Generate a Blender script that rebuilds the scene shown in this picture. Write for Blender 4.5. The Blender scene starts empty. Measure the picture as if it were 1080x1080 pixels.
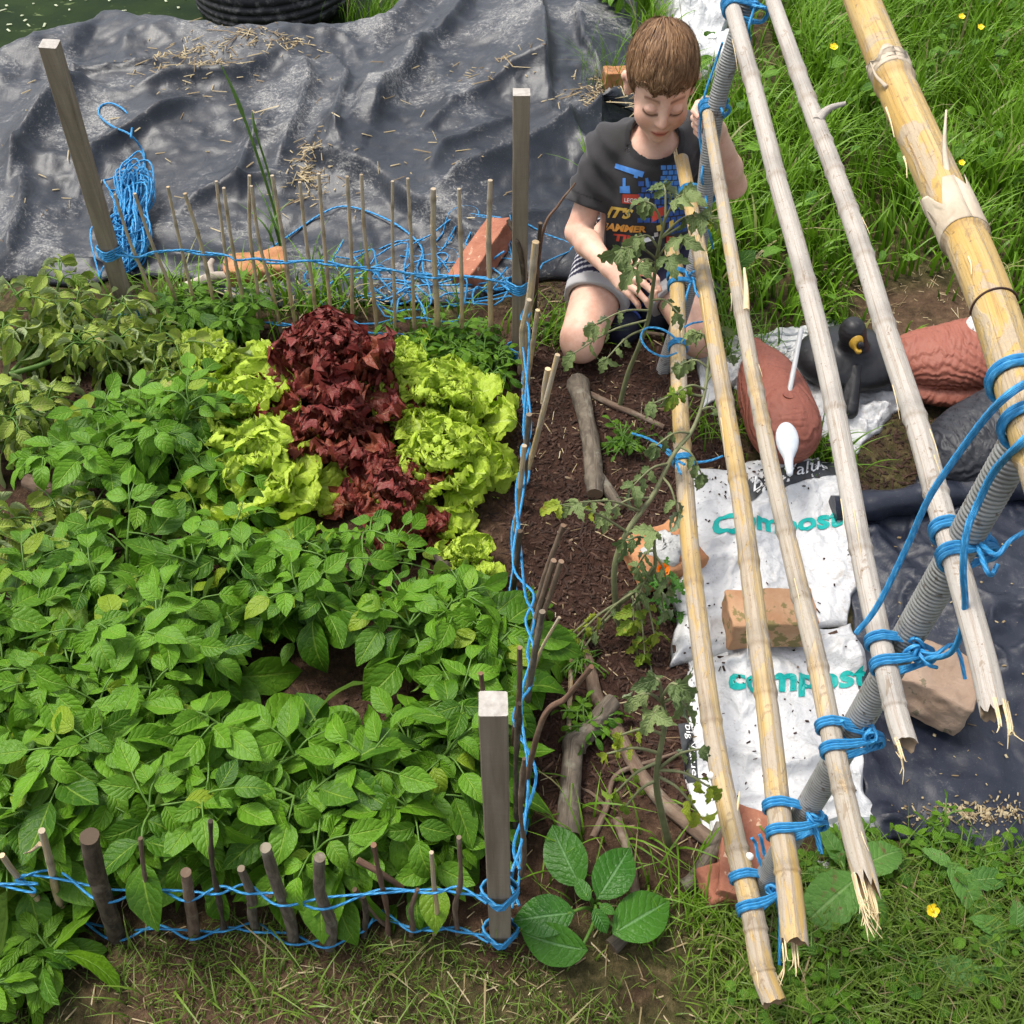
import bpy, bmesh, math, random
import numpy as np
from mathutils import Vector, Matrix
from mathutils.bvhtree import BVHTree

SEED = 11
RN = np.random.default_rng(SEED)
random.seed(SEED)
S = bpy.context.scene
COL = S.collection
A = np.array

# ------------------------------------------------------------------ camera
PITCH = math.radians(47.0)
FPX = 1132.0
CAMH = 1.6
CAM = A([0.0, 0.0, CAMH])
FW = A([0.0, math.cos(PITCH), -math.sin(PITCH)])
UP = A([0.0, math.sin(PITCH), math.cos(PITCH)])
RT = A([1.0, 0.0, 0.0])


def ray(px, py):
    return FW + RT * ((px - 540.0) / FPX) + UP * ((540.0 - py) / FPX)


def PZ(px, py, z=0.0):
    d = ray(px, py)
    return CAM + d * ((z - CAMH) / d[2])


def PY(px, py, y):
    d = ray(px, py)
    return CAM + d * (y / d[1])


# ------------------------------------------------------------------ noise
def _hash(i, j, k, seed):
    h = (i * 374761393 + j * 668265263 + k * 2147483647 + seed * 974634777) & 0xffffffff
    h = ((h ^ (h >> 13)) * 1274126177) & 0xffffffff
    h = (h ^ (h >> 16)) & 0xffffffff
    return h / 4294967295.0


def vnoise(p, scale=1.0, seed=0):
    p = np.asarray(p, float) * scale
    if p.shape[-1] == 2:
        p = np.concatenate([p, np.zeros(p.shape[:-1] + (1,))], -1)
    f = np.floor(p)
    t = p - f
    t = t * t * (3 - 2 * t)
    f = f.astype(np.int64)
    i, j, k = f[..., 0], f[..., 1], f[..., 2]
    r = 0
    for a in (0, 1):
        for b in (0, 1):
            for c in (0, 1):
                w = (t[..., 0] if a else 1 - t[..., 0]) * (t[..., 1] if b else 1 - t[..., 1]) * (t[..., 2] if c else 1 - t[..., 2])
                r = r + w * _hash(i + a, j + b, k + c, seed)
    return r * 2 - 1


def fbm(p, scale=1.0, octv=4, seed=0, gain=0.5):
    r, a, s = 0, 1.0, scale
    for o in range(octv):
        r = r + a * vnoise(p, s, seed + o * 17)
        a *= gain
        s *= 2.03
    return r


def sstep(a, b, x):
    t = np.clip((x - a) / (b - a), 0, 1)
    return t * t * (3 - 2 * t)


# ------------------------------------------------------------------ mesh building
class MB:
    """collects verts / faces / uv / per-vertex random value and colour"""

    def __init__(self):
        self.v, self.f, self.uv, self.r, self.c, self.m = [], [], [], [], [], []
        self.n = 0

    def add(self, v, faces, uv=None, rnd=0.5, col=None, mi=0):
        v = np.asarray(v, float).reshape(-1, 3)
        n = len(v)
        if isinstance(faces, np.ndarray):
            faces = [faces]
        for f in faces:
            f = np.asarray(f, np.int64)
            if f.size:
                self.f.append(f + self.n)
                self.m.append(mi)
        self.v.append(v)
        self.uv.append(np.zeros((n, 2)) if uv is None else np.asarray(uv, float).reshape(-1, 2))
        self.r.append(np.broadcast_to(np.asarray(rnd, float), (n,)).copy())
        if col is None:
            self.c.append(np.ones((n, 3)))
        else:
            self.c.append(np.broadcast_to(np.asarray(col, float), (n, 3)).copy())
        self.n += n
        return self

    def verts(self):
        return np.concatenate(self.v)

    def mesh(self, name, origin=(0, 0, 0), smooth=True):
        me = bpy.data.meshes.new(name)
        v = np.concatenate(self.v) - np.asarray(origin, float)
        uv = np.concatenate(self.uv)
        tot = [f.shape for f in self.f]
        loops = np.concatenate([f.ravel() for f in self.f]).astype(np.int32)
        sizes = np.concatenate([np.full(s[0], s[1], np.int32) for s in tot])
        mi = np.concatenate([np.full(s[0], m, np.int32) for s, m in zip(tot, self.m)])
        starts = np.concatenate([[0], np.cumsum(sizes)[:-1]]).astype(np.int32)
        me.vertices.add(len(v))
        me.vertices.foreach_set('co', v.astype(np.float32).ravel())
        me.loops.add(len(loops))
        me.loops.foreach_set('vertex_index', loops)
        me.polygons.add(len(sizes))
        me.polygons.foreach_set('loop_start', starts)
        me.polygons.foreach_set('loop_total', sizes)
        me.polygons.foreach_set('material_index', mi)
        me.polygons.foreach_set('use_smooth', np.full(len(sizes), bool(smooth)))
        ul = me.uv_layers.new(name='UVMap')
        ul.data.foreach_set('uv', uv[loops].astype(np.float32).ravel())
        a = me.attributes.new('rnd', 'FLOAT', 'POINT')
        a.data.foreach_set('value', np.concatenate(self.r).astype(np.float32))
        c = np.concatenate(self.c)
        a = me.attributes.new('tint', 'FLOAT_COLOR', 'POINT')
        a.data.foreach_set('color', np.concatenate([c, np.ones((len(c), 1))], 1).astype(np.float32).ravel())
        me.update(calc_edges=True)
        me.validate()
        return me


def tag(o, label=None, cat=None, group=None, kind=None):
    if label: o['label'] = label
    if cat: o['category'] = cat
    if group: o['group'] = group
    if kind: o['kind'] = kind
    return o


def empty(name, loc, label=None, cat=None, group=None):
    o = bpy.data.objects.new(name, None)
    o.empty_display_size = 0.05
    COL.objects.link(o)
    o.location = [float(x) for x in loc]
    return tag(o, label, cat, group)


WLOC = {}


def obj(name, mb, mats, parent=None, origin=None, smooth=True):
    """one mesh object; verts are given in world space"""
    if origin is None:
        if parent is not None:
            origin = WLOC.get(parent.name, np.asarray(parent.location, float))
        else:
            v = mb.verts()
            lo, hi = v.min(0), v.max(0)
            origin = A([(lo[0] + hi[0]) / 2, (lo[1] + hi[1]) / 2, lo[2]])
    origin = np.asarray(origin, float)
    me = mb.mesh(name, origin, smooth)
    o = bpy.data.objects.new(name, me)
    COL.objects.link(o)
    if not isinstance(mats, (list, tuple)):
        mats = [mats]
    for m in mats:
        me.materials.append(m)
    if parent is not None:
        pw = WLOC.get(parent.name, np.asarray(parent.location, float))
        o.parent = parent
        o.location = [float(x) for x in (origin - pw)]
    else:
        o.location = [float(x) for x in origin]
    WLOC[o.name] = origin
    return o


# ------------------------------------------------------------------ curves, tubes
def spl(pts, n, closed=False):
    """Catmull-Rom through pts, n samples"""
    p = np.asarray(pts, float)
    m = len(p)
    if m == 2 and not closed:
        t = np.linspace(0, 1, n)[:, None]
        return p[0] * (1 - t) + p[1] * t
    if closed:
        q = np.concatenate([p[-1:], p, p[:2]])
        segs = m
    else:
        q = np.concatenate([[2 * p[0] - p[1]], p, [2 * p[-1] - p[-2]]])
        segs = m - 1
    t = np.linspace(0, segs, n, endpoint=not closed)
    i = np.minimum(t.astype(int), segs - 1)
    u = (t - i)[:, None]
    a, b, c, d = q[i], q[i + 1], q[i + 2], q[i + 3]
    return 0.5 * (2 * b + (c - a) * u + (2 * a - 5 * b + 4 * c - d) * u ** 2 + (3 * b - a - 3 * c + d) * u ** 3)


def frames(p):
    t = np.gradient(p, axis=0)
    t /= np.linalg.norm(t, axis=1)[:, None] + 1e-12
    n = np.zeros_like(p)
    ref = A([0, 0, 1.0]) if abs(t[0][2]) < 0.9 else A([1.0, 0, 0])
    n0 = ref - t[0] * ref.dot(t[0])
    n[0] = n0 / np.linalg.norm(n0)
    for i in range(1, len(p)):
        x = n[i - 1] - t[i] * n[i - 1].dot(t[i])
        l = np.linalg.norm(x)
        n[i] = x / l if l > 1e-9 else n[i - 1]
    return t, n, np.cross(t, n)


def tube(mb, p, r, seg=8, caps=True, rnd=0.5, col=None, rough=None, mi=0, hollow=False, capcol=None, jag=0.0):
    """tube along p with radii r; rough(theta, s) multiplies the radius"""
    p = np.asarray(p, float)
    n = len(p)
    r = np.broadcast_to(np.asarray(r, float), (n,))
    t, N, B = frames(p)
    th = np.linspace(0, 2 * np.pi, seg, endpoint=False)
    ln = np.concatenate([[0], np.cumsum(np.linalg.norm(np.diff(p, axis=0), axis=1))])
    rr = np.repeat(r[:, None], seg, 1)
    if rough is not None:
        rr = rr * rough(th[None, :], ln[:, None])
    v = p[:, None, :] + rr[..., None] * (np.cos(th)[None, :, None] * N[:, None, :] + np.sin(th)[None, :, None] * B[:, None, :])
    if jag:
        j_ = jag * (.6 * fbm(np.stack([np.cos(th) * 1.1, np.sin(th) * 1.1, 0 * th + n * .37], -1), 1.5, 2, 5) + .7 * RN.random(seg))
        v[-1] += t[-1] * j_[:, None]
    uv = np.stack(np.broadcast_arrays((th / (2 * np.pi))[None, :], ln[:, None]), -1)
    i = np.arange(n - 1)[:, None] * seg
    j = np.arange(seg)[None, :]
    j2 = (j + 1) % seg
    q = np.stack([i + j, i + j2, i + seg + j2, i + seg + j], -1).reshape(-1, 4)
    if col is not None and np.ndim(col) == 2:
        col = np.repeat(col, seg, 0)
    mb.add(v.reshape(-1, 3), q, uv.reshape(-1, 2), rnd, col, mi)
    if hollow:
        for e, sg in ((0, 1), (n - 1, -1)):
            ring = v[e]
            ctr = p[e]
            inner = ctr + (ring - ctr) * 0.72
            deep = inner + t[e] * sg * r[e] * 2.2
            vv = np.concatenate([ring, inner, deep, [ctr + t[e] * sg * r[e] * 2.2]])
            jj = np.arange(seg)
            k2 = (jj + 1) % seg
            q1 = np.stack([jj, seg + jj, seg + k2, k2], -1)
            q2 = np.stack([seg + jj, 2 * seg + jj, 2 * seg + k2, seg + k2], -1)
            tr = np.stack([2 * seg + jj, np.full(seg, 3 * seg), 2 * seg + k2], -1)
            if sg < 0:
                q1, q2, tr = q1[:, ::-1], q2[:, ::-1], tr[:, ::-1]
            cc = np.ones((len(vv), 3)) if capcol is None else np.broadcast_to(A(capcol), (len(vv), 3)).copy()
            mb.add(vv, [q1, q2, tr], np.tile([0.5, ln[e]], (len(vv), 1)), rnd, cc, mi)
    elif caps:
        for e, sg in ((0, 1), (n - 1, -1)):
            vv = np.concatenate([v[e], [p[e]]])
            jj = np.arange(seg)
            tr = np.stack([jj, np.full(seg, seg), (jj + 1) % seg], -1)
            if sg < 0:
                tr = tr[:, ::-1]
            cc = None
            if capcol is not None:
                cc = np.broadcast_to(A(capcol), (seg + 1, 3))
            elif col is not None:
                cc = A(col)[0] if np.ndim(col) == 1 and False else (np.broadcast_to(A(col), (seg + 1, 3)) if np.ndim(col) == 1 else None)
            mb.add(vv, tr, np.tile([0.5, ln[e]], (seg + 1, 1)), rnd, cc, mi)
    return mb


def grid(mb, P, uv=None, rnd=0.5, col=None, flip=False, mi=0):
    """P: (ny,nx,3) array of points"""
    ny, nx = P.shape[:2]
    i = np.arange(ny - 1)[:, None] * nx
    j = np.arange(nx - 1)[None, :]
    q = np.stack([i + j, i + j + 1, i + nx + j + 1, i + nx + j], -1).reshape(-1, 4)
    if flip:
        q = q[:, ::-1]
    if uv is None:
        a, b = np.meshgrid(np.linspace(0, 1, nx), np.linspace(0, 1, ny))
        uv = np.stack([a, b], -1)
    mb.add(P.reshape(-1, 3), q, uv.reshape(-1, 2), rnd, None if col is None else np.asarray(col).reshape(-1, 3), mi)
    return mb


def unit(v):
    v = np.asarray(v, float)
    return v / (np.linalg.norm(v) + 1e-12)


def basis(y, up=(0, 0, 1.0), roll=0.0):
    """columns x,y,z: y along the given direction, z as near to up as possible"""
    y = unit(y)
    u = np.asarray(up, float)
    z = u - y * u.dot(y)
    if np.linalg.norm(z) < 1e-4:
        z = A([1.0, 0, 0]) - y * y[0]
    z = unit(z)
    x = np.cross(y, z)
    if roll:
        c, s = math.cos(roll), math.sin(roll)
        x, z = x * c + z * s, z * c - x * s
    return np.stack([x, y, z], 1)


def inst(mb, tpl, M, T, scale, rnd, col=None):
    """many copies of a template (V, Q, UV): M (n,3,3) T (n,3) scale (n,) or (n,3)"""
    V, Q, UV = tpl
    M = np.asarray(M, float); T = np.asarray(T, float)
    n = len(T)
    if n == 0:
        return
    scale = np.asarray(scale, float)
    if scale.ndim == 1:
        scale = np.repeat(scale[:, None], 3, 1)
    VV = np.einsum('nij,nkj->nki', M, V[None] * scale[:, None, :]) + T[:, None, :]
    k = len(V)
    q = (Q[None] + (np.arange(n) * k)[:, None, None]).reshape(-1, Q.shape[1])
    rn = np.repeat(np.broadcast_to(np.asarray(rnd, float), (n,)), k)
    cc = None if col is None else np.repeat(np.asarray(col, float), k, 0)
    mb.add(VV.reshape(-1, 3), q, np.tile(UV, (n, 1)), rn, cc)


# ------------------------------------------------------------------ signed distance bodies -> one skin
class SDF:
    def __init__(self, lo, hi, h):
        self.lo, self.h = np.asarray(lo, float), h
        n = np.ceil((np.asarray(hi) - self.lo) / h).astype(int) + 1
        self.n = n
        self.F = np.full(n, 1.0, np.float32)

    def box(self, lo, hi):
        a = np.maximum(((np.asarray(lo) - self.lo) / self.h).astype(int), 0)
        b = np.minimum(((np.asarray(hi) - self.lo) / self.h).astype(int) + 2, self.n)
        sl = tuple(slice(x, y) for x, y in zip(a, b))
        ax = [self.lo[d] + self.h * np.arange(a[d], max(b[d], a[d])) for d in range(3)]
        P = np.stack(np.meshgrid(*ax, indexing='ij'), -1)
        return sl, P

    def _mix(self, sl, d, k, sub=False):
        a = self.F[sl]
        if a.size == 0:
            return
        if sub:
            hh = np.clip(0.5 - 0.5 * (a + d) / k, 0, 1)
            self.F[sl] = a * (1 - hh) - d * hh + k * hh * (1 - hh)
        else:
            hh = np.clip(0.5 + 0.5 * (a - d) / k, 0, 1)
            self.F[sl] = a * (1 - hh) + d * hh - k * hh * (1 - hh)

    def cap(self, a, b, ra, rb, k=0.01, sub=False):
        a, b = A(a, float), A(b, float)
        m = max(ra, rb) + k * 2 + self.h * 2
        sl, P = self.box(np.minimum(a, b) - m, np.maximum(a, b) + m)
        ab = b - a
        t = np.clip(((P - a) @ ab) / max(ab.dot(ab), 1e-12), 0, 1)
        d = np.linalg.norm(P - a - t[..., None] * ab, axis=-1) - (ra + (rb - ra) * t)
        self._mix(sl, d, k, sub)
        return self

    def ell(self, c, r, k=0.01, M=None, sub=False):
        c, r = A(c, float), A(r, float)
        m = r.max() + k * 2 + self.h * 2
        sl, P = self.box(c - m, c + m)
        q = P - c
        if M is not None:
            q = q @ np.asarray(M)
        k0 = np.linalg.norm(q / r, axis=-1)
        k1 = np.linalg.norm(q / (r * r), axis=-1) + 1e-9
        self._mix(sl, k0 * (k0 - 1) / k1, k, sub)
        return self

    def pos(self):
        return np.stack(np.meshgrid(*[self.lo[d] + self.h * np.arange(self.n[d]) for d in range(3)], indexing='ij'), -1)

    def surf(self, F=None):
        F = self.F if F is None else F
        s = F < 0
        nx, ny, nz = F.shape
        c = np.zeros((nx - 1, ny - 1, nz - 1), np.int8)
        for a in (0, 1):
            for b in (0, 1):
                for d in (0, 1):
                    c += s[a:nx - 1 + a, b:ny - 1 + b, d:nz - 1 + d]
        act = (c > 0) & (c < 8)
        I = np.argwhere(act)
        idx = np.full(act.shape, -1, np.int64)
        idx[act] = np.arange(len(I))
        acc = np.zeros((len(I), 3)); cnt = np.zeros(len(I))
        cor = [(a, b, d) for a in (0, 1) for b in (0, 1) for d in (0, 1)]
        for ca in cor:
            for ax in range(3):
                if ca[ax]:
                    continue
                cb = list(ca); cb[ax] = 1
                fa = F[I[:, 0] + ca[0], I[:, 1] + ca[1], I[:, 2] + ca[2]]
                fb = F[I[:, 0] + cb[0], I[:, 1] + cb[1], I[:, 2] + cb[2]]
                m = (fa < 0) != (fb < 0)
                t = np.where(m, fa / np.where(m, fa - fb, 1), 0)
                pt = np.repeat(A(ca, float)[None], len(I), 0)
                pt[:, ax] = t
                acc[m] += pt[m]; cnt[m] += 1
        V = self.lo + self.h * (I + acc / cnt[:, None])
        Q = []
        for ax in range(3):
            o = [d for d in range(3) if d != ax]
            sa = [slice(1, -1)] * 3
            sb = [slice(1, -1)] * 3
            sa[ax] = slice(0, -1); sb[ax] = slice(1, None)
            x, y = s[tuple(sa)], s[tuple(sb)]
            E = np.argwhere(x != y)
            if not len(E):
                continue
            flip = x[E[:, 0], E[:, 1], E[:, 2]]
            E = E + A([0 if d == ax else 1 for d in range(3)])
            def cell(da, db):
                e = E.copy(); e[:, o[0]] -= da; e[:, o[1]] -= db
                return idx[e[:, 0], e[:, 1], e[:, 2]]
            q = np.stack([cell(1, 1), cell(0, 1), cell(0, 0), cell(1, 0)], -1)
            if ax == 1:
                flip = ~flip
            q[~flip] = q[~flip][:, ::-1]
            Q.append(q)
        Q = np.concatenate(Q)
        Q = Q[(Q >= 0).all(1)]
        return V, Q


def relax(V, Q, it=2, lam=0.5):
    for _ in range(it):
        acc = np.zeros_like(V); cnt = np.zeros(len(V))
        for a, b in ((0, 1), (1, 2), (2, 3), (3, 0)):
            np.add.at(acc, Q[:, a], V[Q[:, b]]); np.add.at(cnt, Q[:, a], 1)
            np.add.at(acc, Q[:, b], V[Q[:, a]]); np.add.at(cnt, Q[:, b], 1)
        V = V + lam * (acc / np.maximum(cnt, 1)[:, None] - V)
    return V


def box_mb(mb, c, size, M=None, sub=1, bev=0.0, rnd=0.5, col=None, noise_amp=0.0, seed=0, nscale=30):
    """subdivided box with softened, chipped edges"""
    n = max(2, sub + 1)
    size = A(size, float) / 2
    for ax in range(3):
        for sg in (-1, 1):
            a, b = np.meshgrid(np.linspace(-1, 1, n), np.linspace(-1, 1, n))
            P = np.zeros((n, n, 3))
            o = [(ax + 1) % 3, (ax + 2) % 3]
            P[..., ax] = sg; P[..., o[0]] = a; P[..., o[1]] = b
            Q = P * size
            if bev > 0:
                inner = np.clip(Q, -(size - bev), size - bev)
                d = Q - inner
                l = np.linalg.norm(d, axis=-1, keepdims=True)
                Q = np.where(l > 1e-9, inner + d / np.maximum(l, 1e-9) * bev, Q)
            if noise_amp:
                Q = Q + noise_amp * np.stack([fbm(Q + 7.1 * k, nscale, 3, seed + k) for k in range(3)], -1)
            if M is not None:
                Q = Q @ np.asarray(M).T
            grid(mb, Q + A(c), rnd=rnd, col=None if col is None else np.broadcast_to(A(col), Q.shape), flip=sg < 0)
    return mb


def rotz(a):
    c, s = math.cos(a), math.sin(a)
    return A([[c, -s, 0], [s, c, 0], [0, 0, 1.0]])


def rotx(a):
    c, s = math.cos(a), math.sin(a)
    return A([[1.0, 0, 0], [0, c, -s], [0, s, c]])


def roty(a):
    c, s = math.cos(a), math.sin(a)
    return A([[c, 0, s], [0, 1.0, 0], [-s, 0, c]])


# ------------------------------------------------------------------ materials
class NT:
    def __init__(self, name):
        self.mat = bpy.data.materials.new(name)
        self.mat.use_nodes = True
        self.t = self.mat.node_tree
        self.t.nodes.clear()
        self.out = self.t.nodes.new('ShaderNodeOutputMaterial')

    def n(self, typ, props=None, **ins):
        nd = self.t.nodes.new('ShaderNode' + typ)
        for k, v in (props or {}).items():
            setattr(nd, k, v)
        for k, v in ins.items():
            key = int(k[1:]) if k[0] == '_' and k[1:].isdigit() else k.replace('_', ' ')
            self.put(nd.inputs[key], v)
        return nd

    def put(self, sock, v):
        if isinstance(v, bpy.types.NodeSocket):
            self.t.links.new(v, sock)
        elif isinstance(v, bpy.types.Node):
            self.t.links.new(v.outputs[0], sock)
        else:
            if isinstance(v, (tuple, list)) and len(v) == 3 and sock.type == 'RGBA':
                v = (*v, 1.0)
            sock.default_value = v

    def m(self, op, a, b=0.0, c=None, clamp=False):
        nd = self.t.nodes.new('ShaderNodeMath')
        nd.operation = op
        nd.use_clamp = clamp
        self.put(nd.inputs[0], a)
        self.put(nd.inputs[1], b)
        if c is not None:
            self.put(nd.inputs[2], c)
        return nd.outputs[0]

    def mix(self, f, a, b, mode='MIX'):
        nd = self.t.nodes.new('ShaderNodeMix')
        nd.data_type = 'RGBA'
        nd.blend_type = mode
        self.put(nd.inputs['Factor'], f)
        self.put(nd.inputs[6], a)
        self.put(nd.inputs[7], b)
        return nd.outputs[2]

    def ramp(self, f, stops, interp='LINEAR'):
        nd = self.t.nodes.new('ShaderNodeValToRGB')
        cr = nd.color_ramp
        cr.interpolation = interp
        while len(cr.elements) < len(stops):
            cr.elements.new(0.5)
        for e, (p, c) in zip(cr.elements, stops):
            e.position = p
            e.color = (*c, 1.0) if len(c) == 3 else c
        self.put(nd.inputs[0], f)
        return nd.outputs[0]

    def step(self, a, b, x):
        nd = self.t.nodes.new('ShaderNodeMapRange')
        nd.interpolation_type = 'SMOOTHSTEP'
        self.put(nd.inputs[0], x); self.put(nd.inputs[1], a); self.put(nd.inputs[2], b)
        return nd.outputs[0]

    def obj(self, scale=(1, 1, 1)):
        tc = self.n('TexCoord')
        mp = self.n('Mapping', Vector=tc.outputs['Object'])
        mp.inputs['Scale'].default_value = scale
        return mp.outputs[0]

    def uv(self, scale=(1, 1, 1)):
        tc = self.n('TexCoord')
        mp = self.n('Mapping', Vector=tc.outputs['UV'])
        mp.inputs['Scale'].default_value = scale
        return mp.outputs[0]

    def noise(self, vec, scale, detail=4, rough=0.55, dist=0.0):
        nd = self.n('TexNoise', Vector=vec, Scale=scale, Detail=detail, Roughness=rough, Distortion=dist)
        return nd.outputs['Fac']

    def rnd(self):
        return self.n('Attribute', {'attribute_name': 'rnd'}).outputs['Fac']

    def tint(self):
        return self.n('Attribute', {'attribute_name': 'tint'}).outputs['Color']

    def bump(self, h, strength=0.5, dist=0.01):
        return self.n('Bump', Height=h, Strength=strength, Distance=dist).outputs[0]

    def done(self, col, rough=0.6, normal=None, spec=0.4, trans=0.0, tcol=None, **kw):
        p = self.n('BsdfPrincipled')
        self.put(p.inputs['Base Color'], col)
        self.put(p.inputs['Roughness'], rough)
        self.put(p.inputs['Specular IOR Level'], spec)
        for k, v in kw.items():
            self.put(p.inputs[k.replace('_', ' ')], v)
        if normal is not None:
            self.put(p.inputs['Normal'], normal)
        sh = p.outputs[0]
        if trans:
            t = self.n('BsdfTranslucent', Color=tcol if tcol is not None else col)
            if normal is not None:
                self.put(t.inputs['Normal'], normal)
            ms = self.n('MixShader', _0=trans, _1=sh, _2=t.outputs[0])
            sh = ms.outputs[0]
        self.t.links.new(sh, self.out.inputs[0])
        return self.mat


def leaf_mat(name, dark, light, vein, trans=0.25, rough=0.42, nv=7.0, edge=None, spots=None, quilt=0.5, under=None, old=None, spec=0.24):
    m = NT(name)
    tc = m.n('TexCoord').outputs['UV']
    sx = m.n('SeparateXYZ', Vector=tc)
    u = m.m('ABSOLUTE', m.m('MULTIPLY_ADD', sx.outputs[0], 2.0, -1.0))
    v = sx.outputs[1]
    nz = m.noise(m.obj(), 35, 3)
    nw = m.noise(m.obj(), 70, 3)
    lat = m.m('PINGPONG', m.m('ADD', m.m('SUBTRACT', m.m('MULTIPLY', v, nv), m.m('MULTIPLY', u, 1.7)), m.m('MULTIPLY', nw, 1.3)), 0.5)
    vm = m.m('SUBTRACT', 1.0, m.step(0.01, 0.10, lat))
    md = m.m('SUBTRACT', 1.0, m.step(0.02, 0.09, u))
    vv = m.m('MAXIMUM', m.m('MULTIPLY', vm, 0.35), md)
    f = m.m('ADD', m.m('MULTIPLY', m.rnd(), 0.75), m.m('MULTIPLY_ADD', nz, 0.6, -0.2), clamp=True)
    col = m.mix(f, dark, light)
    rf = m.m('FRACT', m.m('MULTIPLY', m.rnd(), 53.3))
    col = m.mix(m.m('MULTIPLY', m.step(.91, 1.0, rf), .55), col, old if old is not None else light)
    if edge is not None:
        e = m.m('MULTIPLY', m.step(0.35, 1.0, v), 1.0)
        col = m.mix(e, col, edge)
    col = m.mix(m.m('MULTIPLY', vv, 0.60), col, vein)
    if spots is not None:
        n2 = m.noise(m.obj(), 60, 4, 0.6)
        col = m.mix(m.m('MULTIPLY', m.step(0.58, 0.70, n2), 0.8), col, spots)
    if under is not None:
        g = m.n('NewGeometry')
        col = m.mix(m.m('MULTIPLY', g.outputs['Backfacing'], 0.7), col, under)
    col = m.mix(1.0, col, m.tint(), 'MULTIPLY')
    hb = m.m('ADD', m.m('MULTIPLY', m.step(0.0, 0.35, lat), m.m('MULTIPLY', m.noise(m.obj(), 22, 2), quilt)), m.m('MULTIPLY', m.noise(m.obj(), 130, 3, .65), 0.8))
    hb = m.m('SUBTRACT', hb, m.m('MULTIPLY', md, 0.4))
    nm = m.bump(hb, 0.65, 0.004)
    return m.done(col, rough, nm, spec, trans)
# ------------------------------------------------------------------ the materials
MT = {}
MT['potato'] = leaf_mat('potato_leaf', (.028, .092, .005), (.140, .312, .018), (.24, .38, .045), 0.30, 0.42, 6, under=(.17, .27, .05), old=(.27, .32, .02))
MT['wilted'] = leaf_mat('wilted_leaf', (.085, .165, .012), (.34, .43, .07), (.34, .38, .12), 0.25, 0.5, 7, spots=(.34, .28, .12), old=(.34, .36, .08), under=(.28, .34, .18))
MT['weed'] = leaf_mat('weed_leaf', (.030, .10, .006), (.13, .27, .012), (.20, .36, .06), 0.25, 0.45, 6)
MT['lettuce'] = leaf_mat('green_lettuce', (.28, .44, .03), (.54, .68, .08), (.62, .72, .24), 0.42, 0.45, 6, edge=(.54, .70, .08), quilt=1.0)
MT['redlet'] = leaf_mat('red_lettuce', (.17, .038, .024), (.32, .10, .052), (.40, .22, .13), 0.32, 0.40, 6, edge=(.22, .040, .034), quilt=1.0)
MT['tomato'] = leaf_mat('tomato_leaf', (.080, .125, .040), (.22, .28, .10), (.28, .32, .16), 0.22, 0.6, 6, under=(.24, .29, .18))
MT['tomyel'] = leaf_mat('tomato_leaf_yellowing', (.12, .21, .02), (.30, .36, .03), (.30, .33, .08), 0.28, 0.55, 6, spots=(.40, .30, .05))
MT['broad'] = leaf_mat('broad_leaf', (.022, .095, .008), (.060, .175, .014), (.16, .30, .12), 0.15, 0.33, 8, under=(.14, .26, .10))
MT['dock'] = leaf_mat('dock_leaf', (.060, .16, .025), (.12, .26, .045), (.24, .38, .12), 0.22, 0.42, 9, spots=(.16, .08, .04))


def grass_mat(name, lo, hi, tip, dry, dryf):
    m = NT(name)
    sx = m.n('SeparateXYZ', Vector=m.n('TexCoord').outputs['UV'])
    r = m.rnd()
    c = m.mix(r, lo, hi)
    c = m.mix(m.m('MULTIPLY', sx.outputs[1], 0.6), c, tip)
    r2 = m.m('FRACT', m.m('MULTIPLY', r, 37.7))
    c = m.mix(m.step(1 - dryf, 1 - dryf + .03, r2), c, dry)
    return m.done(c, 0.42, None, 0.25, 0.28)


MT['grass'] = grass_mat('lawn_grass', (.022, .080, .004), (.125, .27, .010), (.20, .36, .025), (.30, .26, .12), .05)
MT['turf'] = grass_mat('mown_grass', (.028, .070, .008), (.15, .235, .03), (.20, .30, .045), (.32, .25, .13), .09)


def plain(name, c1, c2, scale, rough=0.6, bump=0.3, bd=0.004, detail=5, spec=0.3, stretch=(1, 1, 1), lo=.3, hi=.7, c3=None, c3scale=90, c3t=.62, tint=False, ruf=0.6, **kw):
    m = NT(name)
    o = m.obj(stretch)
    nz = m.noise(o, scale, detail, ruf)
    c = m.ramp(nz, [(lo, c1), (hi, c2)])
    n2 = m.noise(o, c3scale, 4)
    if c3 is not None:
        c = m.mix(m.step(c3t, c3t + .06, n2), c, c3)
    if tint:
        c = m.mix(1.0, c, m.tint(), 'MULTIPLY')
    nm = m.bump(m.m('ADD', nz, m.m('MULTIPLY', n2, .5)), bump, bd)
    return m.done(c, rough, nm, spec, **kw)


MT['stem'] = plain('green_stem', (.055, .13, .015), (.12, .22, .04), 20, 0.5, .2)
MT['tomstem'] = plain('tomato_stem', (.12, .12, .06), (.20, .22, .10), 25, 0.6, .3)
MT['twigstem'] = plain('dull_stem', (.10, .085, .07), (.19, .17, .14), 25, 0.7, .3)
MT['chips'] = None
m = NT('bark_chip')
c = m.ramp(m.rnd(), [(0, (.020, .010, .007)), (.55, (.060, .030, .020)), (.85, (.11, .062, .040)), (.97, (.30, .22, .14))])
c = m.mix(m.m('MULTIPLY', m.noise(m.obj((1, 1, 1)), 120, 3), .5), c, (.03, .017, .011))
MT['chips'] = m.done(c, .75, None, .25)
m = NT('straw')
c = m.ramp(m.rnd(), [(0, (.14, .09, .045)), (.5, (.30, .23, .12)), (1, (.46, .38, .23))])
MT['straw'] = m.done(c, .6, None, .3)

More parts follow.
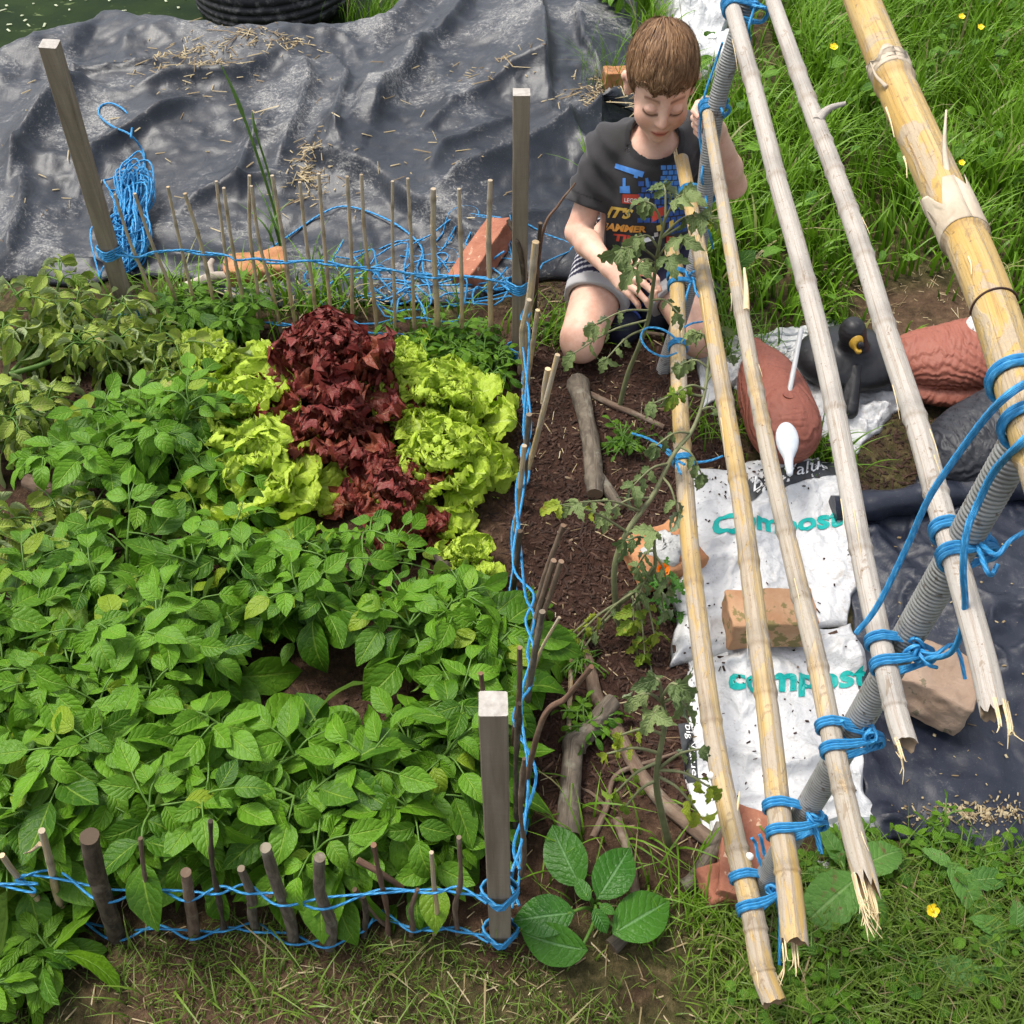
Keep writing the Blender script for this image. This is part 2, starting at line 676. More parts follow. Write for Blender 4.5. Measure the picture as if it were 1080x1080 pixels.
# ground: four soils blended by where they lie
m = NT('ground_soil')
tn = m.n('Attribute', {'attribute_name': 'tint'})
sp = m.n('SeparateColor', Color=tn.outputs['Color'])
o = m.obj()
n1 = m.noise(o, 9, 6, .65); n2 = m.noise(o, 55, 5, .7); n3 = m.noise(o, 240, 3, .6)
soil = m.ramp(n2, [(.3, (.026, .014, .009)), (.55, (.066, .038, .023)), (.75, (.13, .082, .050))])
mul = m.ramp(n2, [(.3, (.014, .007, .005)), (.6, (.055, .028, .019)), (.8, (.10, .055, .035))])
thatch = m.ramp(n2, [(.28, (.022, .022, .008)), (.5, (.060, .052, .020)), (.75, (.15, .115, .055))])
clay = m.ramp(n2, [(.3, (.060, .032, .020)), (.6, (.115, .068, .043)), (.8, (.21, .135, .088))])
c = m.mix(sp.outputs[0], soil, mul)
c = m.mix(m.m('MULTIPLY', sp.outputs[1], m.step(.30, .55, n1)), c, thatch)
c = m.mix(m.m('MULTIPLY', sp.outputs[2], m.step(.35, .5, n1)), c, clay)
hh = m.m('ADD', m.m('MULTIPLY', n2, 1.0), m.m('MULTIPLY', n3, .5))
MT['ground'] = m.done(c, .9, m.bump(hh, .8, .012), .15)

# black polythene pond liner, dusty in its creases
def sheet_mat(name, base, dust, dlo, dhi, rough=.33, sc=6.0):
    m = NT(name)
    o = m.obj()
    n1 = m.noise(o, sc, 4, .6, .5)
    n2 = m.noise(m.obj((1.0, 1.6, 2.5)), 30, 9, .78, 1.6)
    n3 = m.noise(o, 190, 4, .75)
    n4 = m.noise(m.obj((1, 1, 1)), 420, 2, .8)
    f = m.m('MULTIPLY', m.step(dlo, dhi, m.m('ADD', m.m('MULTIPLY', n1, .5), m.m('MULTIPLY', n2, .55))), m.step(.36, .62, n3), clamp=True)
    f = m.m('MAXIMUM', m.m('MULTIPLY', f, .85), m.m('MULTIPLY', m.step(.66, .72, n4), m.m('MULTIPLY_ADD', n1, 1.0, -.05)), clamp=True)
    film = m.m('MULTIPLY', m.step(.35, .65, n1), .075)
    c = m.mix(film, base, (.20, .22, .26))
    c = m.mix(f, c, dust)
    r = m.m('MULTIPLY_ADD', f, .5, m.m('MULTIPLY_ADD', n1, .25, rough - .1), clamp=True)
    wr = m.noise(m.obj((1.0, .55, 1.0)), 16, 3, .5, .8)
    cr = m.m('ABSOLUTE', m.m('SUBTRACT', wr, .5))
    h = m.m('ADD', m.m('MULTIPLY', n2, .25), m.m('ADD', m.m('MULTIPLY', n3, .10), m.m('MULTIPLY', cr, -1.0)))
    return m.done(c, r, m.bump(h, .32, .010), .42)


MT['liner'] = sheet_mat('pond_liner', (.014, .017, .023), (.38, .37, .345), .53, .65, .40, 4)
MT['tarp'] = sheet_mat('black_polythene', (.010, .013, .024), (.30, .29, .27), .56, .72, .38, 6)
m = NT('pond_water')
o = m.obj()
c = m.ramp(m.noise(o, 4, 4), [(.35, (.006, .016, .002)), (.65, (.016, .032, .004))])
c = m.mix(m.step(.62, .68, m.noise(o, 14, 5, .6, 1.0)), c, (.10, .13, .05))
MT['water'] = m.done(c, .35, m.bump(m.noise(o, 25, 2), .05, .01), .02)

# bamboo: u round the cane, v metres along it; tint carries how grey the cane is
def bamboo_mat(name, yellow, cream, grey, greyness, dark=(.16, .095, .045)):
    m = NT(name)
    tc = m.n('TexCoord').outputs['UV']
    st = m.n('Mapping', Vector=tc); st.inputs['Scale'].default_value = (7, 2.2, 1)
    fine = m.n('Mapping', Vector=tc); fine.inputs['Scale'].default_value = (46, 5, 1)
    pat = m.n('Mapping', Vector=tc); pat.inputs['Scale'].default_value = (2.2, 7, 1)
    n1 = m.noise(st.outputs[0], 1.0, 5, .6, .4)
    n2 = m.noise(fine.outputs[0], 1.0, 5, .7)
    n3 = m.noise(pat.outputs[0], 1.0, 6, .68, 1.2)
    blot = m.n('Mapping', Vector=tc); blot.inputs['Scale'].default_value = (5, 30, 1)
    n5 = m.noise(blot.outputs[0], 1.0, 6, .7, .8)
    o = m.obj()
    n4 = m.noise(o, 110, 5, .72)
    c = m.mix(m.step(.38, .62, n1), yellow, cream)
    g = m.step(.60 - greyness * .42, .66 - greyness * .42, n3)
    c = m.mix(m.m('MULTIPLY', g, .9), c, grey)
    c = m.mix(m.m('MULTIPLY', m.step(.50, .66, n2), .62), c, (.20, .12, .055))
    c = m.mix(m.m('MULTIPLY', m.step(.58, .64, n5), .55), c, (.20, .135, .075))
    c = m.mix(m.m('MULTIPLY', m.step(.62, .68, n4), .8), c, dark)
    c = m.mix(m.m('MULTIPLY', m.m('SUBTRACT', 1.0, m.step(.004, .022, m.m('ABSOLUTE', m.m('SUBTRACT', n5, .52)))), m.m('MULTIPLY', g, .22)), c, (.20, .15, .11))
    c = m.mix(1.0, c, m.tint(), 'MULTIPLY')
    h = m.m('ADD', m.m('MULTIPLY', n2, .7), m.m('ADD', m.m('MULTIPLY', g, .35), m.m('MULTIPLY', n5, .5)))
    return m.done(c, m.m('MULTIPLY_ADD', g, .3, .45), m.bump(h, .7, .0022), .35)


MT['bam_gold'] = bamboo_mat('golden_bamboo', (.43, .285, .095), (.48, .365, .20), (.38, .325, .255), .28)
MT['bam_cream'] = bamboo_mat('cream_bamboo', (.45, .32, .15), (.48, .38, .25), (.37, .335, .28), .42)
MT['bam_grey'] = bamboo_mat('bleached_bamboo', (.46, .36, .23), (.48, .415, .32), (.42, .395, .36), .80)
MT['bam_thick'] = bamboo_mat('thick_bamboo', (.46, .29, .080), (.50, .365, .16), (.38, .31, .22), .22)
MT['cane'] = bamboo_mat('garden_cane', (.50, .34, .16), (.62, .47, .27), (.46, .39, .30), .35)
MT['fibre'] = plain('split_fibre', (.55, .42, .22), (.72, .60, .38), 40, .6, .2)
MT['sheath'] = plain('dry_sheath', (.34, .27, .19), (.56, .48, .37), 30, .7, .5, stretch=(1, .3, 1))

def bark_mat(name, a, b, cc, sc=28):
    m = NT(name)
    tc = m.n('TexCoord').outputs['UV']
    mp = m.n('Mapping', Vector=tc); mp.inputs['Scale'].default_value = (5, 22, 1)
    n1 = m.noise(mp.outputs[0], 1, 6, .65, .5)
    n2 = m.noise(m.obj(), sc, 5, .65)
    c = m.mix(m.step(.35, .65, n1), a, b)
    c = m.mix(m.m('MULTIPLY', m.step(.52, .68, n2), .7), c, cc)
    c = m.mix(1.0, c, m.tint(), 'MULTIPLY')
    return m.done(c, .8, m.bump(m.m('ADD', n1, m.m('MULTIPLY', n2, .6)), .7, .003), .25)


MT['bark'] = bark_mat('grey_bark', (.075, .06, .045), (.17, .14, .105), (.24, .225, .175))
MT['darkbark'] = bark_mat('dark_bark', (.035, .026, .019), (.095, .072, .050), (.19, .155, .115))
MT['brownbark'] = bark_mat('brown_bark', (.11, .07, .048), (.19, .135, .095), (.24, .20, .15))
MT['redtwig'] = bark_mat('red_twig', (.10, .055, .035), (.17, .105, .07), (.21, .165, .12))
MT['cutwood'] = plain('cut_wood', (.42, .31, .19), (.60, .48, .33), 60, .7, .3)
# sawn, weathered stake: grain runs along local z
m = NT('weathered_stake')
o = m.obj((60, 60, 3.5))
n1 = m.noise(o, 1, 5, .6, .6); n2 = m.noise(m.obj((1, 1, .5)), 9, 4)
sw = m.noise(m.obj((4, 4, 160)), 1, 2)
c = m.ramp(n1, [(.3, (.16, .125, .09)), (.55, (.26, .21, .155)), (.75, (.34, .285, .22))])
c = m.mix(m.m('MULTIPLY', m.step(.5, .7, n2), .35), c, (.115, .10, .082))
c = m.mix(m.m('MULTIPLY', sw, .25), c, (.11, .09, .07))
MT['stake'] = m.done(c, .8, m.bump(m.m('ADD', n1, m.m('MULTIPLY', sw, .5)), .5, .002), .25)
MT['stakeend'] = plain('stake_end_grain', (.30, .27, .235), (.44, .41, .37), 90, .8, .4)

# blue baler twine
m = NT('blue_twine')
tc = m.n('TexCoord').outputs['UV']
sx = m.n('SeparateXYZ', Vector=tc)
st = m.m('PINGPONG', m.m('ADD', m.m('MULTIPLY', sx.outputs[0], 3.0), m.m('MULTIPLY', sx.outputs[1], 70.0)), .5)
nz = m.noise(m.obj(), 160, 3)
c = m.mix(m.m('MULTIPLY_ADD', st, 1.0, m.m('MULTIPLY_ADD', nz, .5, -.25), clamp=True), (.022, .23, .52), (.13, .47, .78))
MT['twine'] = m.done(c, .40, m.bump(m.m('ADD', st, m.m('MULTIPLY', nz, .8)), .9, .002), .3, trans=.08)
m = NT('galvanised_conduit')
o = m.obj()
c = m.ramp(m.noise(o, 30, 5, .6), [(.3, (.22, .22, .21)), (.7, (.40, .40, .385))])
c = m.mix(m.step(.60, .66, m.noise(o, 90, 3)), c, (.17, .15, .13))
c = m.mix(1.0, c, m.tint(), 'MULTIPLY')
MT['conduit'] = m.done(c, .45, None, .5, Metallic=.35)
# bricks, stones
MT['brick_red'] = plain('red_brick', (.25, .085, .05), (.36, .155, .092), 22, .85, .8, .008, c3=(.55, .36, .24), c3scale=50)
MT['brick_orange'] = plain('orange_brick', (.35, .145, .060), (.46, .235, .115), 20, .85, .8, .008, c3=(.25, .14, .08), c3scale=45)
MT['brick_pale'] = plain('worn_pale_brick', (.33, .17, .085), (.46, .29, .17), 16, .85, .8, .008, c3=(.19, .15, .06), c3scale=30, c3t=.55)
MT['brick_dull'] = plain('dull_brown_brick', (.27, .18, .12), (.40, .29, .21), 18, .9, .8, .008, c3=(.17, .14, .09), c3scale=40)
MT['mortar'] = plain('mortar', (.34, .34, .33), (.52, .52, .50), 60, .9, .9, .006, c3=(.2, .2, .19))
MT['stone'] = plain('tan_stone', (.38, .24, .13), (.52, .37, .24), 14, .9, .7, .01)
# bags
def bag_mat(name, dlo):
    m = NT(name)
    o = m.obj()
    n1 = m.noise(o, 9, 6, .65); n2 = m.noise(o, 70, 5, .7); n3 = m.noise(o, 260, 2, .6)
    f = m.m('MULTIPLY', m.step(dlo, dlo + .12, m.m('ADD', m.m('MULTIPLY', n1, .6), m.m('MULTIPLY', n2, .4))), .6)
    f = m.m('MAXIMUM', f, m.m('MULTIPLY', m.step(.58, .68, m.noise(o, 150, 4, .75)), .45))
    c = m.mix(f, (.58, .58, .575), (.27, .23, .18))
    c = m.mix(m.m('MULTIPLY', m.step(.71, .75, n3), .8), c, (.10, .075, .05))
    c = m.mix(1.0, c, m.tint(), 'MULTIPLY')
    return m.done(c, .38, m.bump(m.m('ADD', m.m('MULTIPLY', m.m('ABSOLUTE', m.m('SUBTRACT', m.noise(o, 18, 3, .5, .8), .5)), -1.6), m.m('ADD', n1, m.m('MULTIPLY', n2, .5))), .55, .012), .45)


MT['bag'] = bag_mat('white_plastic_bag', .56)
MT['print_teal'] = plain('teal_print', (.0, .30, .27), (.01, .38, .34), 30, .4, 0)
MT['print_black'] = plain('black_print', (.018, .02, .022), (.05, .052, .055), 40, .45, .2)
MT['print_white'] = plain('white_print', (.70, .70, .69), (.80, .80, .79), 30, .45, 0)
MT['print_grey'] = plain('grey_print', (.20, .22, .23), (.30, .32, .33), 30, .45, 0)
# tyre
m = NT('tyre_rubber')
o = m.obj()
c = m.mix(m.step(.48, .68, m.noise(o, 26, 6, .7)), (.016, .016, .017), (.13, .125, .115))
MT['tyre'] = m.done(c, .6, m.bump(m.noise(o, 60, 4), .3, .004), .4)
# duck decoys
def duck_mat(name, a, b, cc, feather=1.0, scale=26, rough=.6):
    m = NT(name)
    o = m.obj()
    wv = m.n('TexWave', {'wave_type': 'RINGS', 'rings_direction': 'SPHERICAL'}, Vector=m.obj((1, .6, 1)), Scale=scale * 1.1, Distortion=5.0, Detail=1.0, Detail_Scale=1.3)
    w = wv.outputs['Fac']
    vo = m.n('TexVoronoi', {'feature': 'DISTANCE_TO_EDGE'}, Vector=m.obj((1, .5, 1)), Scale=scale * 2.6)
    e = m.m('SUBTRACT', 1.0, m.step(0, .12, vo.outputs['Distance']))
    n1 = m.noise(o, 30, 5, .65)
    c = m.mix(n1, a, b)
    c = m.mix(m.m('MULTIPLY', m.step(.60, .72, m.noise(o, 60, 4)), .55), c, cc)
    c = m.mix(1.0, c, m.tint(), 'MULTIPLY')
    h = m.m('SUBTRACT', m.m('MULTIPLY', w, .9), m.m('MULTIPLY', e, .10))
    return m.done(c, rough, m.bump(h, .55 * feather, .005), .35)


MT['duck_brown'] = duck_mat('brown_decoy', (.22, .065, .042), (.30, .105, .068), (.17, .06, .042))
MT['duck_black'] = duck_mat('black_decoy', (.012, .013, .017), (.026, .028, .034), (.055, .056, .060), 1.0, 22, .5)
MT['duck_plainblack'] = duck_mat('smooth_black_decoy', (.010, .010, .011), (.024, .024, .026), (.06, .06, .06), .2, 30, .45)
MT['bill_yellow'] = plain('yellow_bill', (.36, .21, .02), (.48, .29, .04), 60, .45, .2)
MT['bill_grey'] = plain('pale_bill', (.50, .55, .60), (.72, .74, .75), 25, .45, .2, c3=(.30, .36, .42), c3scale=18, c3t=.6)
MT['speckle'] = plain('speckled_white', (.55, .54, .52), (.68, .67, .65), 40, .6, .3, c3=(.12, .11, .10), c3scale=120, c3t=.58)
MT['clear_rod'] = plain('pale_plastic_rod', (.46, .46, .45), (.58, .58, .57), 30, .35, .1)
# boy
m = NT('skin')
o = m.obj()
c = m.mix(m.step(.35, .7, m.noise(o, 24, 6, .7)), (.74, .475, .355), (.64, .355, .255))
c = m.mix(1.0, c, m.tint(), 'MULTIPLY')
MT['skin'] = m.done(c, .5, m.bump(m.noise(o, 350, 2), .06, .001), .35, Subsurface_Weight=.12, Subsurface_Radius=(.012, .005, .003), Subsurface_Scale=1.0)
m = NT('brown_hair')
c = m.ramp(m.rnd(), [(0, (.065, .031, .014)), (.5, (.185, .098, .046)), (1, (.33, .20, .105))])
MT['hair'] = m.done(c, .62, None, .25)
m = NT('faded_black_cotton')
o = m.obj()
n1 = m.noise(o, 14, 5, .6)
wv = m.noise(m.obj((1, 1, 1)), 700, 2)
c = m.mix(n1, (.022, .021, .022), (.052, .050, .051))
c = m.mix(1.0, c, m.tint(), 'MULTIPLY')
MT['shirt'] = m.done(c, .88, m.bump(m.m('ADD', m.m('MULTIPLY', wv, .4), n1), .25, .003), .2, Sheen_Weight=.15)
m = NT('shorts_cotton')
c = m.mix(1.0, (.9, .9, .9), m.tint(), 'MULTIPLY')
MT['shorts'] = m.done(c, .9, m.bump(m.noise(m.obj(), 500, 2), .2, .002), .2)
MT['boot'] = plain('navy_boot', (.008, .010, .02), (.02, .025, .05), 30, .5, .2)
MT['bootblue'] = plain('blue_trim', (.03, .05, .25), (.06, .10, .36), 30, .5, .2)
MT['pr_blue'] = plain('blue_shirt_ink', (.05, .19, .55), (.10, .28, .66), 60, .7, .1)
MT['pr_dblue'] = plain('dark_blue_shirt_ink', (.02, .07, .27), (.05, .12, .38), 60, .7, .1)
MT['pr_yellow'] = plain('yellow_shirt_ink', (.62, .40, .06), (.70, .50, .12), 60, .7, .1)
MT['pr_orange'] = plain('orange_shirt_ink', (.62, .25, .04), (.70, .36, .08), 60, .7, .1)
MT['pr_red'] = plain('red_shirt_ink', (.42, .04, .025), (.50, .07, .04), 60, .7, .1)
MT['pr_white'] = plain('white_shirt_ink', (.60, .60, .60), (.72, .72, .72), 60, .7, .1)
MT['petal_or'] = plain('orange_petal', (.70, .12, .01), (.80, .24, .01), 90, .5, .2)
MT['petal_ye'] = plain('yellow_petal', (.75, .50, .01), (.85, .62, .02), 90, .4, .2)
MT['snail'] = plain('white_snail_shell', (.62, .60, .55), (.75, .73, .70), 90, .5, .2)
# ------------------------------------------------------------------ light, sky, camera
SUN_EL, SUN_AZ = math.radians(66), math.radians(-62)     # azimuth from +Y towards +X
W = bpy.data.worlds.new("World")
S.world = W
W.use_nodes = True
wt = W.node_tree
wt.nodes.clear()
sky = wt.nodes.new('ShaderNodeTexSky')
sky.sky_type = 'NISHITA'
sky.sun_disc = False
sky.sun_elevation = SUN_EL
sky.sun_rotation = SUN_AZ
sky.air_density = 1.0
sky.dust_density = 4.0
hs = wt.nodes.new('ShaderNodeHueSaturation')
hs.inputs['Saturation'].default_value = 0.45
bg = wt.nodes.new('ShaderNodeBackground')
bg.inputs['Strength'].default_value = 0.15
wo = wt.nodes.new('ShaderNodeOutputWorld')
wt.links.new(sky.outputs[0], hs.inputs['Color'])
wt.links.new(hs.outputs[0], bg.inputs[0])
wt.links.new(bg.outputs[0], wo.inputs[0])
sd = bpy.data.lights.new('sun', 'SUN')
sd.energy = 1.7
sd.angle = math.radians(14)
sd.color = (1.0, .95, .87)
so = bpy.data.objects.new('sun', sd)
COL.objects.link(so)
so.location = (0, 0, 6)
sdir = Vector((math.cos(SUN_EL) * math.sin(SUN_AZ), math.cos(SUN_EL) * math.cos(SUN_AZ), math.sin(SUN_EL)))
so.rotation_euler = sdir.to_track_quat('Z', 'Y').to_euler()
cd = bpy.data.cameras.new('camera')
cd.sensor_width = 36.0
cd.lens = 36.0 * FPX / 1080.0
cd.clip_start = 0.05
cd.clip_end = 200
co = bpy.data.objects.new('camera', cd)
COL.objects.link(co)
co.location = CAM
co.rotation_euler = (math.pi / 2 - PITCH, 0, 0)
S.camera = co
S.view_settings.view_transform = 'Standard'
S.view_settings.look = 'None'
S.view_settings.gamma = 1.0
S.view_settings.exposure = 0.88
S.cycles.max_bounces = 6
S.cycles.transparent_max_bounces = 4
S.cycles.use_adaptive_sampling = True

# ------------------------------------------------------------------ ground
SHORE = A([PZ(*p, .05)[:2] for p in [(-420, 150), (-60, 98), (30, 78), (62, 63), (95, 54), (115, 40), (150, 46), (190, 49), (250, 62), (330, 52), (400, 46), (440, 20), (470, 2)]])
SHORE = SHORE[np.argsort(SHORE[:, 0])]


def shore_d(x, y):
    """metres beyond the pond's near edge (positive = over the pond)"""
    yb = np.interp(x, SHORE[:, 0], SHORE[:, 1])
    return np.where(x > SHORE[-1, 0], np.minimum(y - yb, (SHORE[-1, 0] + .25 - x) * 1.5), y - yb)


def gh(x, y):
    x, y = np.broadcast_arrays(np.asarray(x, float), np.asarray(y, float))
    p = np.stack([x, y], -1)
    z = .014 * fbm(p, 2.2, 3, 5) + .007 * fbm(p, 14, 3, 9)
    d = shore_d(x, y)
    bank = sstep(2.35, 3.2, y) * (1 - sstep(.2, .8, x))
    z = z + .05 * bank - .40 * sstep(.0, .55, d)
    return z


def g0(x, y):
    return float(gh(A([x]), A([y]))[0])


def axis(lo, a, b, hi, fine, coarse):
    return np.unique(np.concatenate([np.linspace(lo, a, coarse), np.arange(a, b, fine), np.linspace(b, hi, coarse)]))


gx = axis(-14, -1.5, 1.7, 14, .014, 14)
gy = axis(-9, .25, 2.7, 18, .014, 14)
X, Y = np.meshgrid(gx, gy)
Z = gh(X, Y)
P = np.stack([X, Y, Z], -1)
wob = .05 * fbm(np.stack([X, Y], -1), 5, 3, 21)
mulch = sstep(-.02, .02, X + wob * .3) * (1 - sstep(.40, .50, X + wob)) * sstep(.78, .92, Y + wob) * (1 - sstep(2.2, 2.35, Y + wob))
duckpatch = sstep(.45, .5, X + wob) * sstep(1.45, 1.55, Y + wob) * (1 - sstep(1.85, 1.95, Y + wob))
th = np.clip((1 - sstep(.60, .70, Y + wob)) + sstep(.44, .52, X + wob) + sstep(2.12, 2.2, Y), 0, 1)
clay = .9 * (1 - sstep(.60, .66, Y + wob)) * (1 - sstep(-.28, -.18, X + wob)) * sstep(-.6, -.5, X + wob) + .8 * sstep(.82, .9, X) * (1 - sstep(1.12, 1.22, X)) * sstep(1.95, 2.02, Y + wob) * (1 - sstep(2.2, 2.3, Y + wob))
mulch = np.clip(mulch + .8 * duckpatch, 0, 1)
mb = MB()
grid(mb, P, uv=np.stack([X, Y], -1), col=np.stack([mulch, th, np.clip(clay, 0, 1)], -1))
g = obj('ground', mb, MT['ground'], origin=(0, 0, 0))
tag(g, 'bare earth and short turf that everything stands on', 'ground', kind='structure')

# pond water
mb = MB()
pts = np.linspace(0, 1, 30)
X, Y = np.meshgrid(np.linspace(-5.5, .2, 30), np.linspace(3.3, 8.5, 30))
grid(mb, np.stack([X, Y, np.full_like(X, -.055)], -1))
w = obj('pond_water', mb, MT['water'])
tag(w, 'murky green pond water with floating scraps', 'pond', kind='structure')


# ------------------------------------------------------------------ pond liner
def pdist(x, y, pl):
    """signed distance to a polyline, and the fraction along it"""
    best = np.full(x.shape, 1e9); sg = np.zeros(x.shape); fr = np.zeros(x.shape)
    n = len(pl) - 1
    for i in range(n):
        a, b = pl[i], pl[i + 1]
        ab = b - a
        t = np.clip(((x - a[0]) * ab[0] + (y - a[1]) * ab[1]) / ab.dot(ab), 0, 1)
        dx, dy = x - a[0] - t * ab[0], y - a[1] - t * ab[1]
        d = np.hypot(dx, dy)
        m = d < best
        best = np.where(m, d, best)
        sg = np.where(m, np.sign(ab[0] * dy - ab[1] * dx), sg)
        fr = np.where(m, (i + t) / n, fr)
    return best * np.where(sg == 0, 1, sg), fr


FOLDS = [  # pixel polyline, height, half widths on either side
    ([(440, 222), (488, 196), (560, 165), (636, 128), (720, 95)], .085, .030, .055),
    ([(556, -10), (570, 50), (582, 115)], .10, .012, .16),
    ([(582, 115), (600, 150), (640, 175)], .05, .02, .07),
    ([(398, 150), (412, 118), (440, 82), (452, 55)], .075, .11, .016),
    ([(0, 205), (30, 158), (80, 118), (118, 92)], .09, .12, .03),
    ([(75, 200), (100, 160), (160, 130), (215, 104)], .055, .07, .020),
    ([(140, 108), (190, 92), (250, 88), (300, 62)], .05, .05, .020),
    ([(292, 180), (318, 140), (330, 100), (320, 70)], .05, .06, .020),
    ([(250, 200), (262, 160), (300, 118)], .035, .05, .015),
    ([(20, 265), (28, 220), (22, 180)], .06, .05, .02),
    ([(180, 215), (220, 190), (290, 178), (335, 186)], .035, .05, .018),
    ([(350, 165), (390, 130), (400, 95)], .035, .02, .07),
    ([(440, 150), (480, 118), (540, 90), (585, 85)], .035, .06, .018),
    ([(455, 190), (468, 160), (520, 135), (560, 120)], .03, .04, .015),
    ([(95, 235), (130, 200), (150, 165)], .03, .04, .015),
    ([(500, 0), (470, 40), (425, 85)], .04, .015, .09),
    ([(60, 75), (95, 88), (140, 84), (200, 70)], .03, .05, .012),
    ([(350, 60), (372, 95), (360, 140), (372, 175)], .045, .012, .07),
    ([(235, 120), (262, 142), (288, 150), (318, 146)], .03, .05, .010),
    ([(500, 250), (545, 225), (600, 215), (640, 190)], .04, .012, .06),
    ([(160, 250), (200, 262), (250, 258), (300, 248)], .03, .04, .012),
    ([(50, 240), (90, 260), (120, 262)], .03, .012, .04),
    ([(600, 0), (612, 45), (640, 80)], .04, .07, .012),
]


def liner_h(x, y):
    p = np.stack([x, y], -1)
    z = gh(x, y) * 1.0 + .012
    d = shore_d(x, y)
    land = 1 - sstep(-.12, .10, d)
    z = z + .055 * np.exp(-(d / .16) ** 2) * (x < SHORE[-1, 0] + .1)
    wx = x + .04 * fbm(p, 2.2, 1, 31); wy = y + .04 * fbm(p, 2.2, 1, 37)
    for pl, h, wl, wr in FOLDS:
        q = A([PZ(a, b, .08)[:2] for a, b in pl])
        s, fr = pdist(wx, wy, q)
        w_ = np.where(s > 0, wl, wr)
        env = np.clip(np.sin(np.pi * np.clip(fr, .03, .97)) * 1.6, 0, 1)
        z = z + h * env * np.exp(-np.abs(s / w_) ** 1.0) * np.clip(land + .25, 0, 1)
    # the loose upper sheet ends in a lip that shades what lies below it
    q = A([PZ(a, b, .03)[:2] for a, b in [(318, 185), (345, 189), (388, 197), (429, 230), (480, 254), (545, 280)]])
    s, fr = pdist(x, y, q)
    z = z + .050 * sstep(-.020, .014, s) * np.exp(-np.maximum(s, 0) / .22) * np.clip(np.sin(np.pi * np.clip(fr, 0.02, .98)) * 3, 0, 1) * (np.abs(s) < 1)
    r = np.clip(1 - np.abs(fbm(np.stack([wx + .25 * y, wy * .6], -1), 2.6, 1, 43, .5)) * 1.9, 0, 1)
    z = z + .020 * r ** 1.1 * np.clip(land + .3, 0, 1)
    calm = sstep(-.35, .35, fbm(p, 2.1, 2, 53))
    r2 = np.clip(1 - np.abs(fbm(np.stack([wx * 1.1 + .3 * y, wy * .7], -1), 7.5, 1, 47)) * 2.4, 0, 1)
    z = z + .010 * r2 * calm
    r3 = np.clip(1 - np.abs(fbm(np.stack([wx * .9 - .4 * y, wy], -1), 17, 1, 49)) * 2.4, 0, 1)
    z = z + .0030 * r3 * calm
    return z


nx, ny = 380, 360
xs = np.linspace(-2.9, .50, nx)
t = np.linspace(0, 1, ny) ** 1.15
X = np.repeat(xs[None], ny, 0)
ylo = 2.24 + .05 * np.sin(xs * 5.3 + 1) + .03 * np.sin(xs * 13) - .03 * (xs > -.5)
Y = ylo[None] + (5.6 - ylo[None]) * t[:, None]
X = X - .22 * sstep(.2, .5, X) * sstep(2.2, 2.9, Y) * (Y < 3.0) + .03 * np.sin(Y * 9) * sstep(.2, .5, X)
Z = liner_h(X, Y)
e = np.minimum(np.linspace(0, 1, ny)[:, None] / .02, 1) * np.minimum((1 - np.linspace(0, 1, nx))[None] / .03, 1)
Z = gh(X, Y) + .006 + (Z - gh(X, Y)) * np.clip(e, 0, 1) ** .6
mb = MB()
grid(mb, np.stack([X, Y, Z], -1))
o = obj('pond_liner', mb, MT['liner'], origin=(-1, 2.3, 0))
tag(o, 'big crumpled black pond liner sheet draped over the bank behind the back canes', 'pond liner')
sm = o.modifiers.new('thickness', 'SOLIDIFY'); sm.thickness = .002; sm.offset = -1
LIN_BVH = None


def lz(x, y):
    return float(liner_h(A([x]), A([y]))[0])


# ------------------------------------------------------------------ tyre at the pond's edge
c = PZ(283, 40, -.05); c[1] += .30; c[2] = -.05
prof = [(.165, .035), (.18, .012), (.215, .0), (.255, .004), (.28, .018), (.296, .034), (.303, .050), (.3035, .060), (.296, .062), (.296, .068), (.304, .070), (.305, .088), (.298, .090), (.298, .097), (.305, .099),
        (.305, .117), (.298, .119), (.298, .126), (.304, .128), (.3035, .142), (.300, .156), (.284, .176), (.258, .192), (.215, .198), (.18, .188), (.165, .165), (.172, .15), (.24, .14), (.27, .10), (.24, .06), (.172, .05)]
prof = A(prof)
n = 120
th = np.linspace(0, 2 * np.pi, n, endpoint=False)
rr = prof[None, :, 0] * np.ones((n, 1))
zz = prof[None, :, 1] * np.ones((n, 1))
lug = ((np.arange(n)[:, None] % 3) == 0) * (((prof[None, :, 1] > .035) & (prof[None, :, 1] < .058)) | ((prof[None, :, 1] > .13) & (prof[None, :, 1] < .16))) * (prof[None, :, 0] > .29)
rr = rr - .005 * lug
V = np.stack([rr * np.cos(th)[:, None], rr * np.sin(th)[:, None], zz], -1)
V = V @ rotx(math.radians(3)).T @ roty(math.radians(-3)).T + c
k = len(prof)
i = np.arange(n)[:, None]; j = np.arange(k)[None]
q = np.stack([i * k + j, ((i + 1) % n) * k + j, ((i + 1) % n) * k + (j + 1) % k, i * k + (j + 1) % k], -1).reshape(-1, 4)
mb = MB().add(V.reshape(-1, 3), q)
o = obj('old_tyre', mb, MT['tyre'])
tag(o, 'old black car tyre lying flat at the edge of the pond', 'tyre')


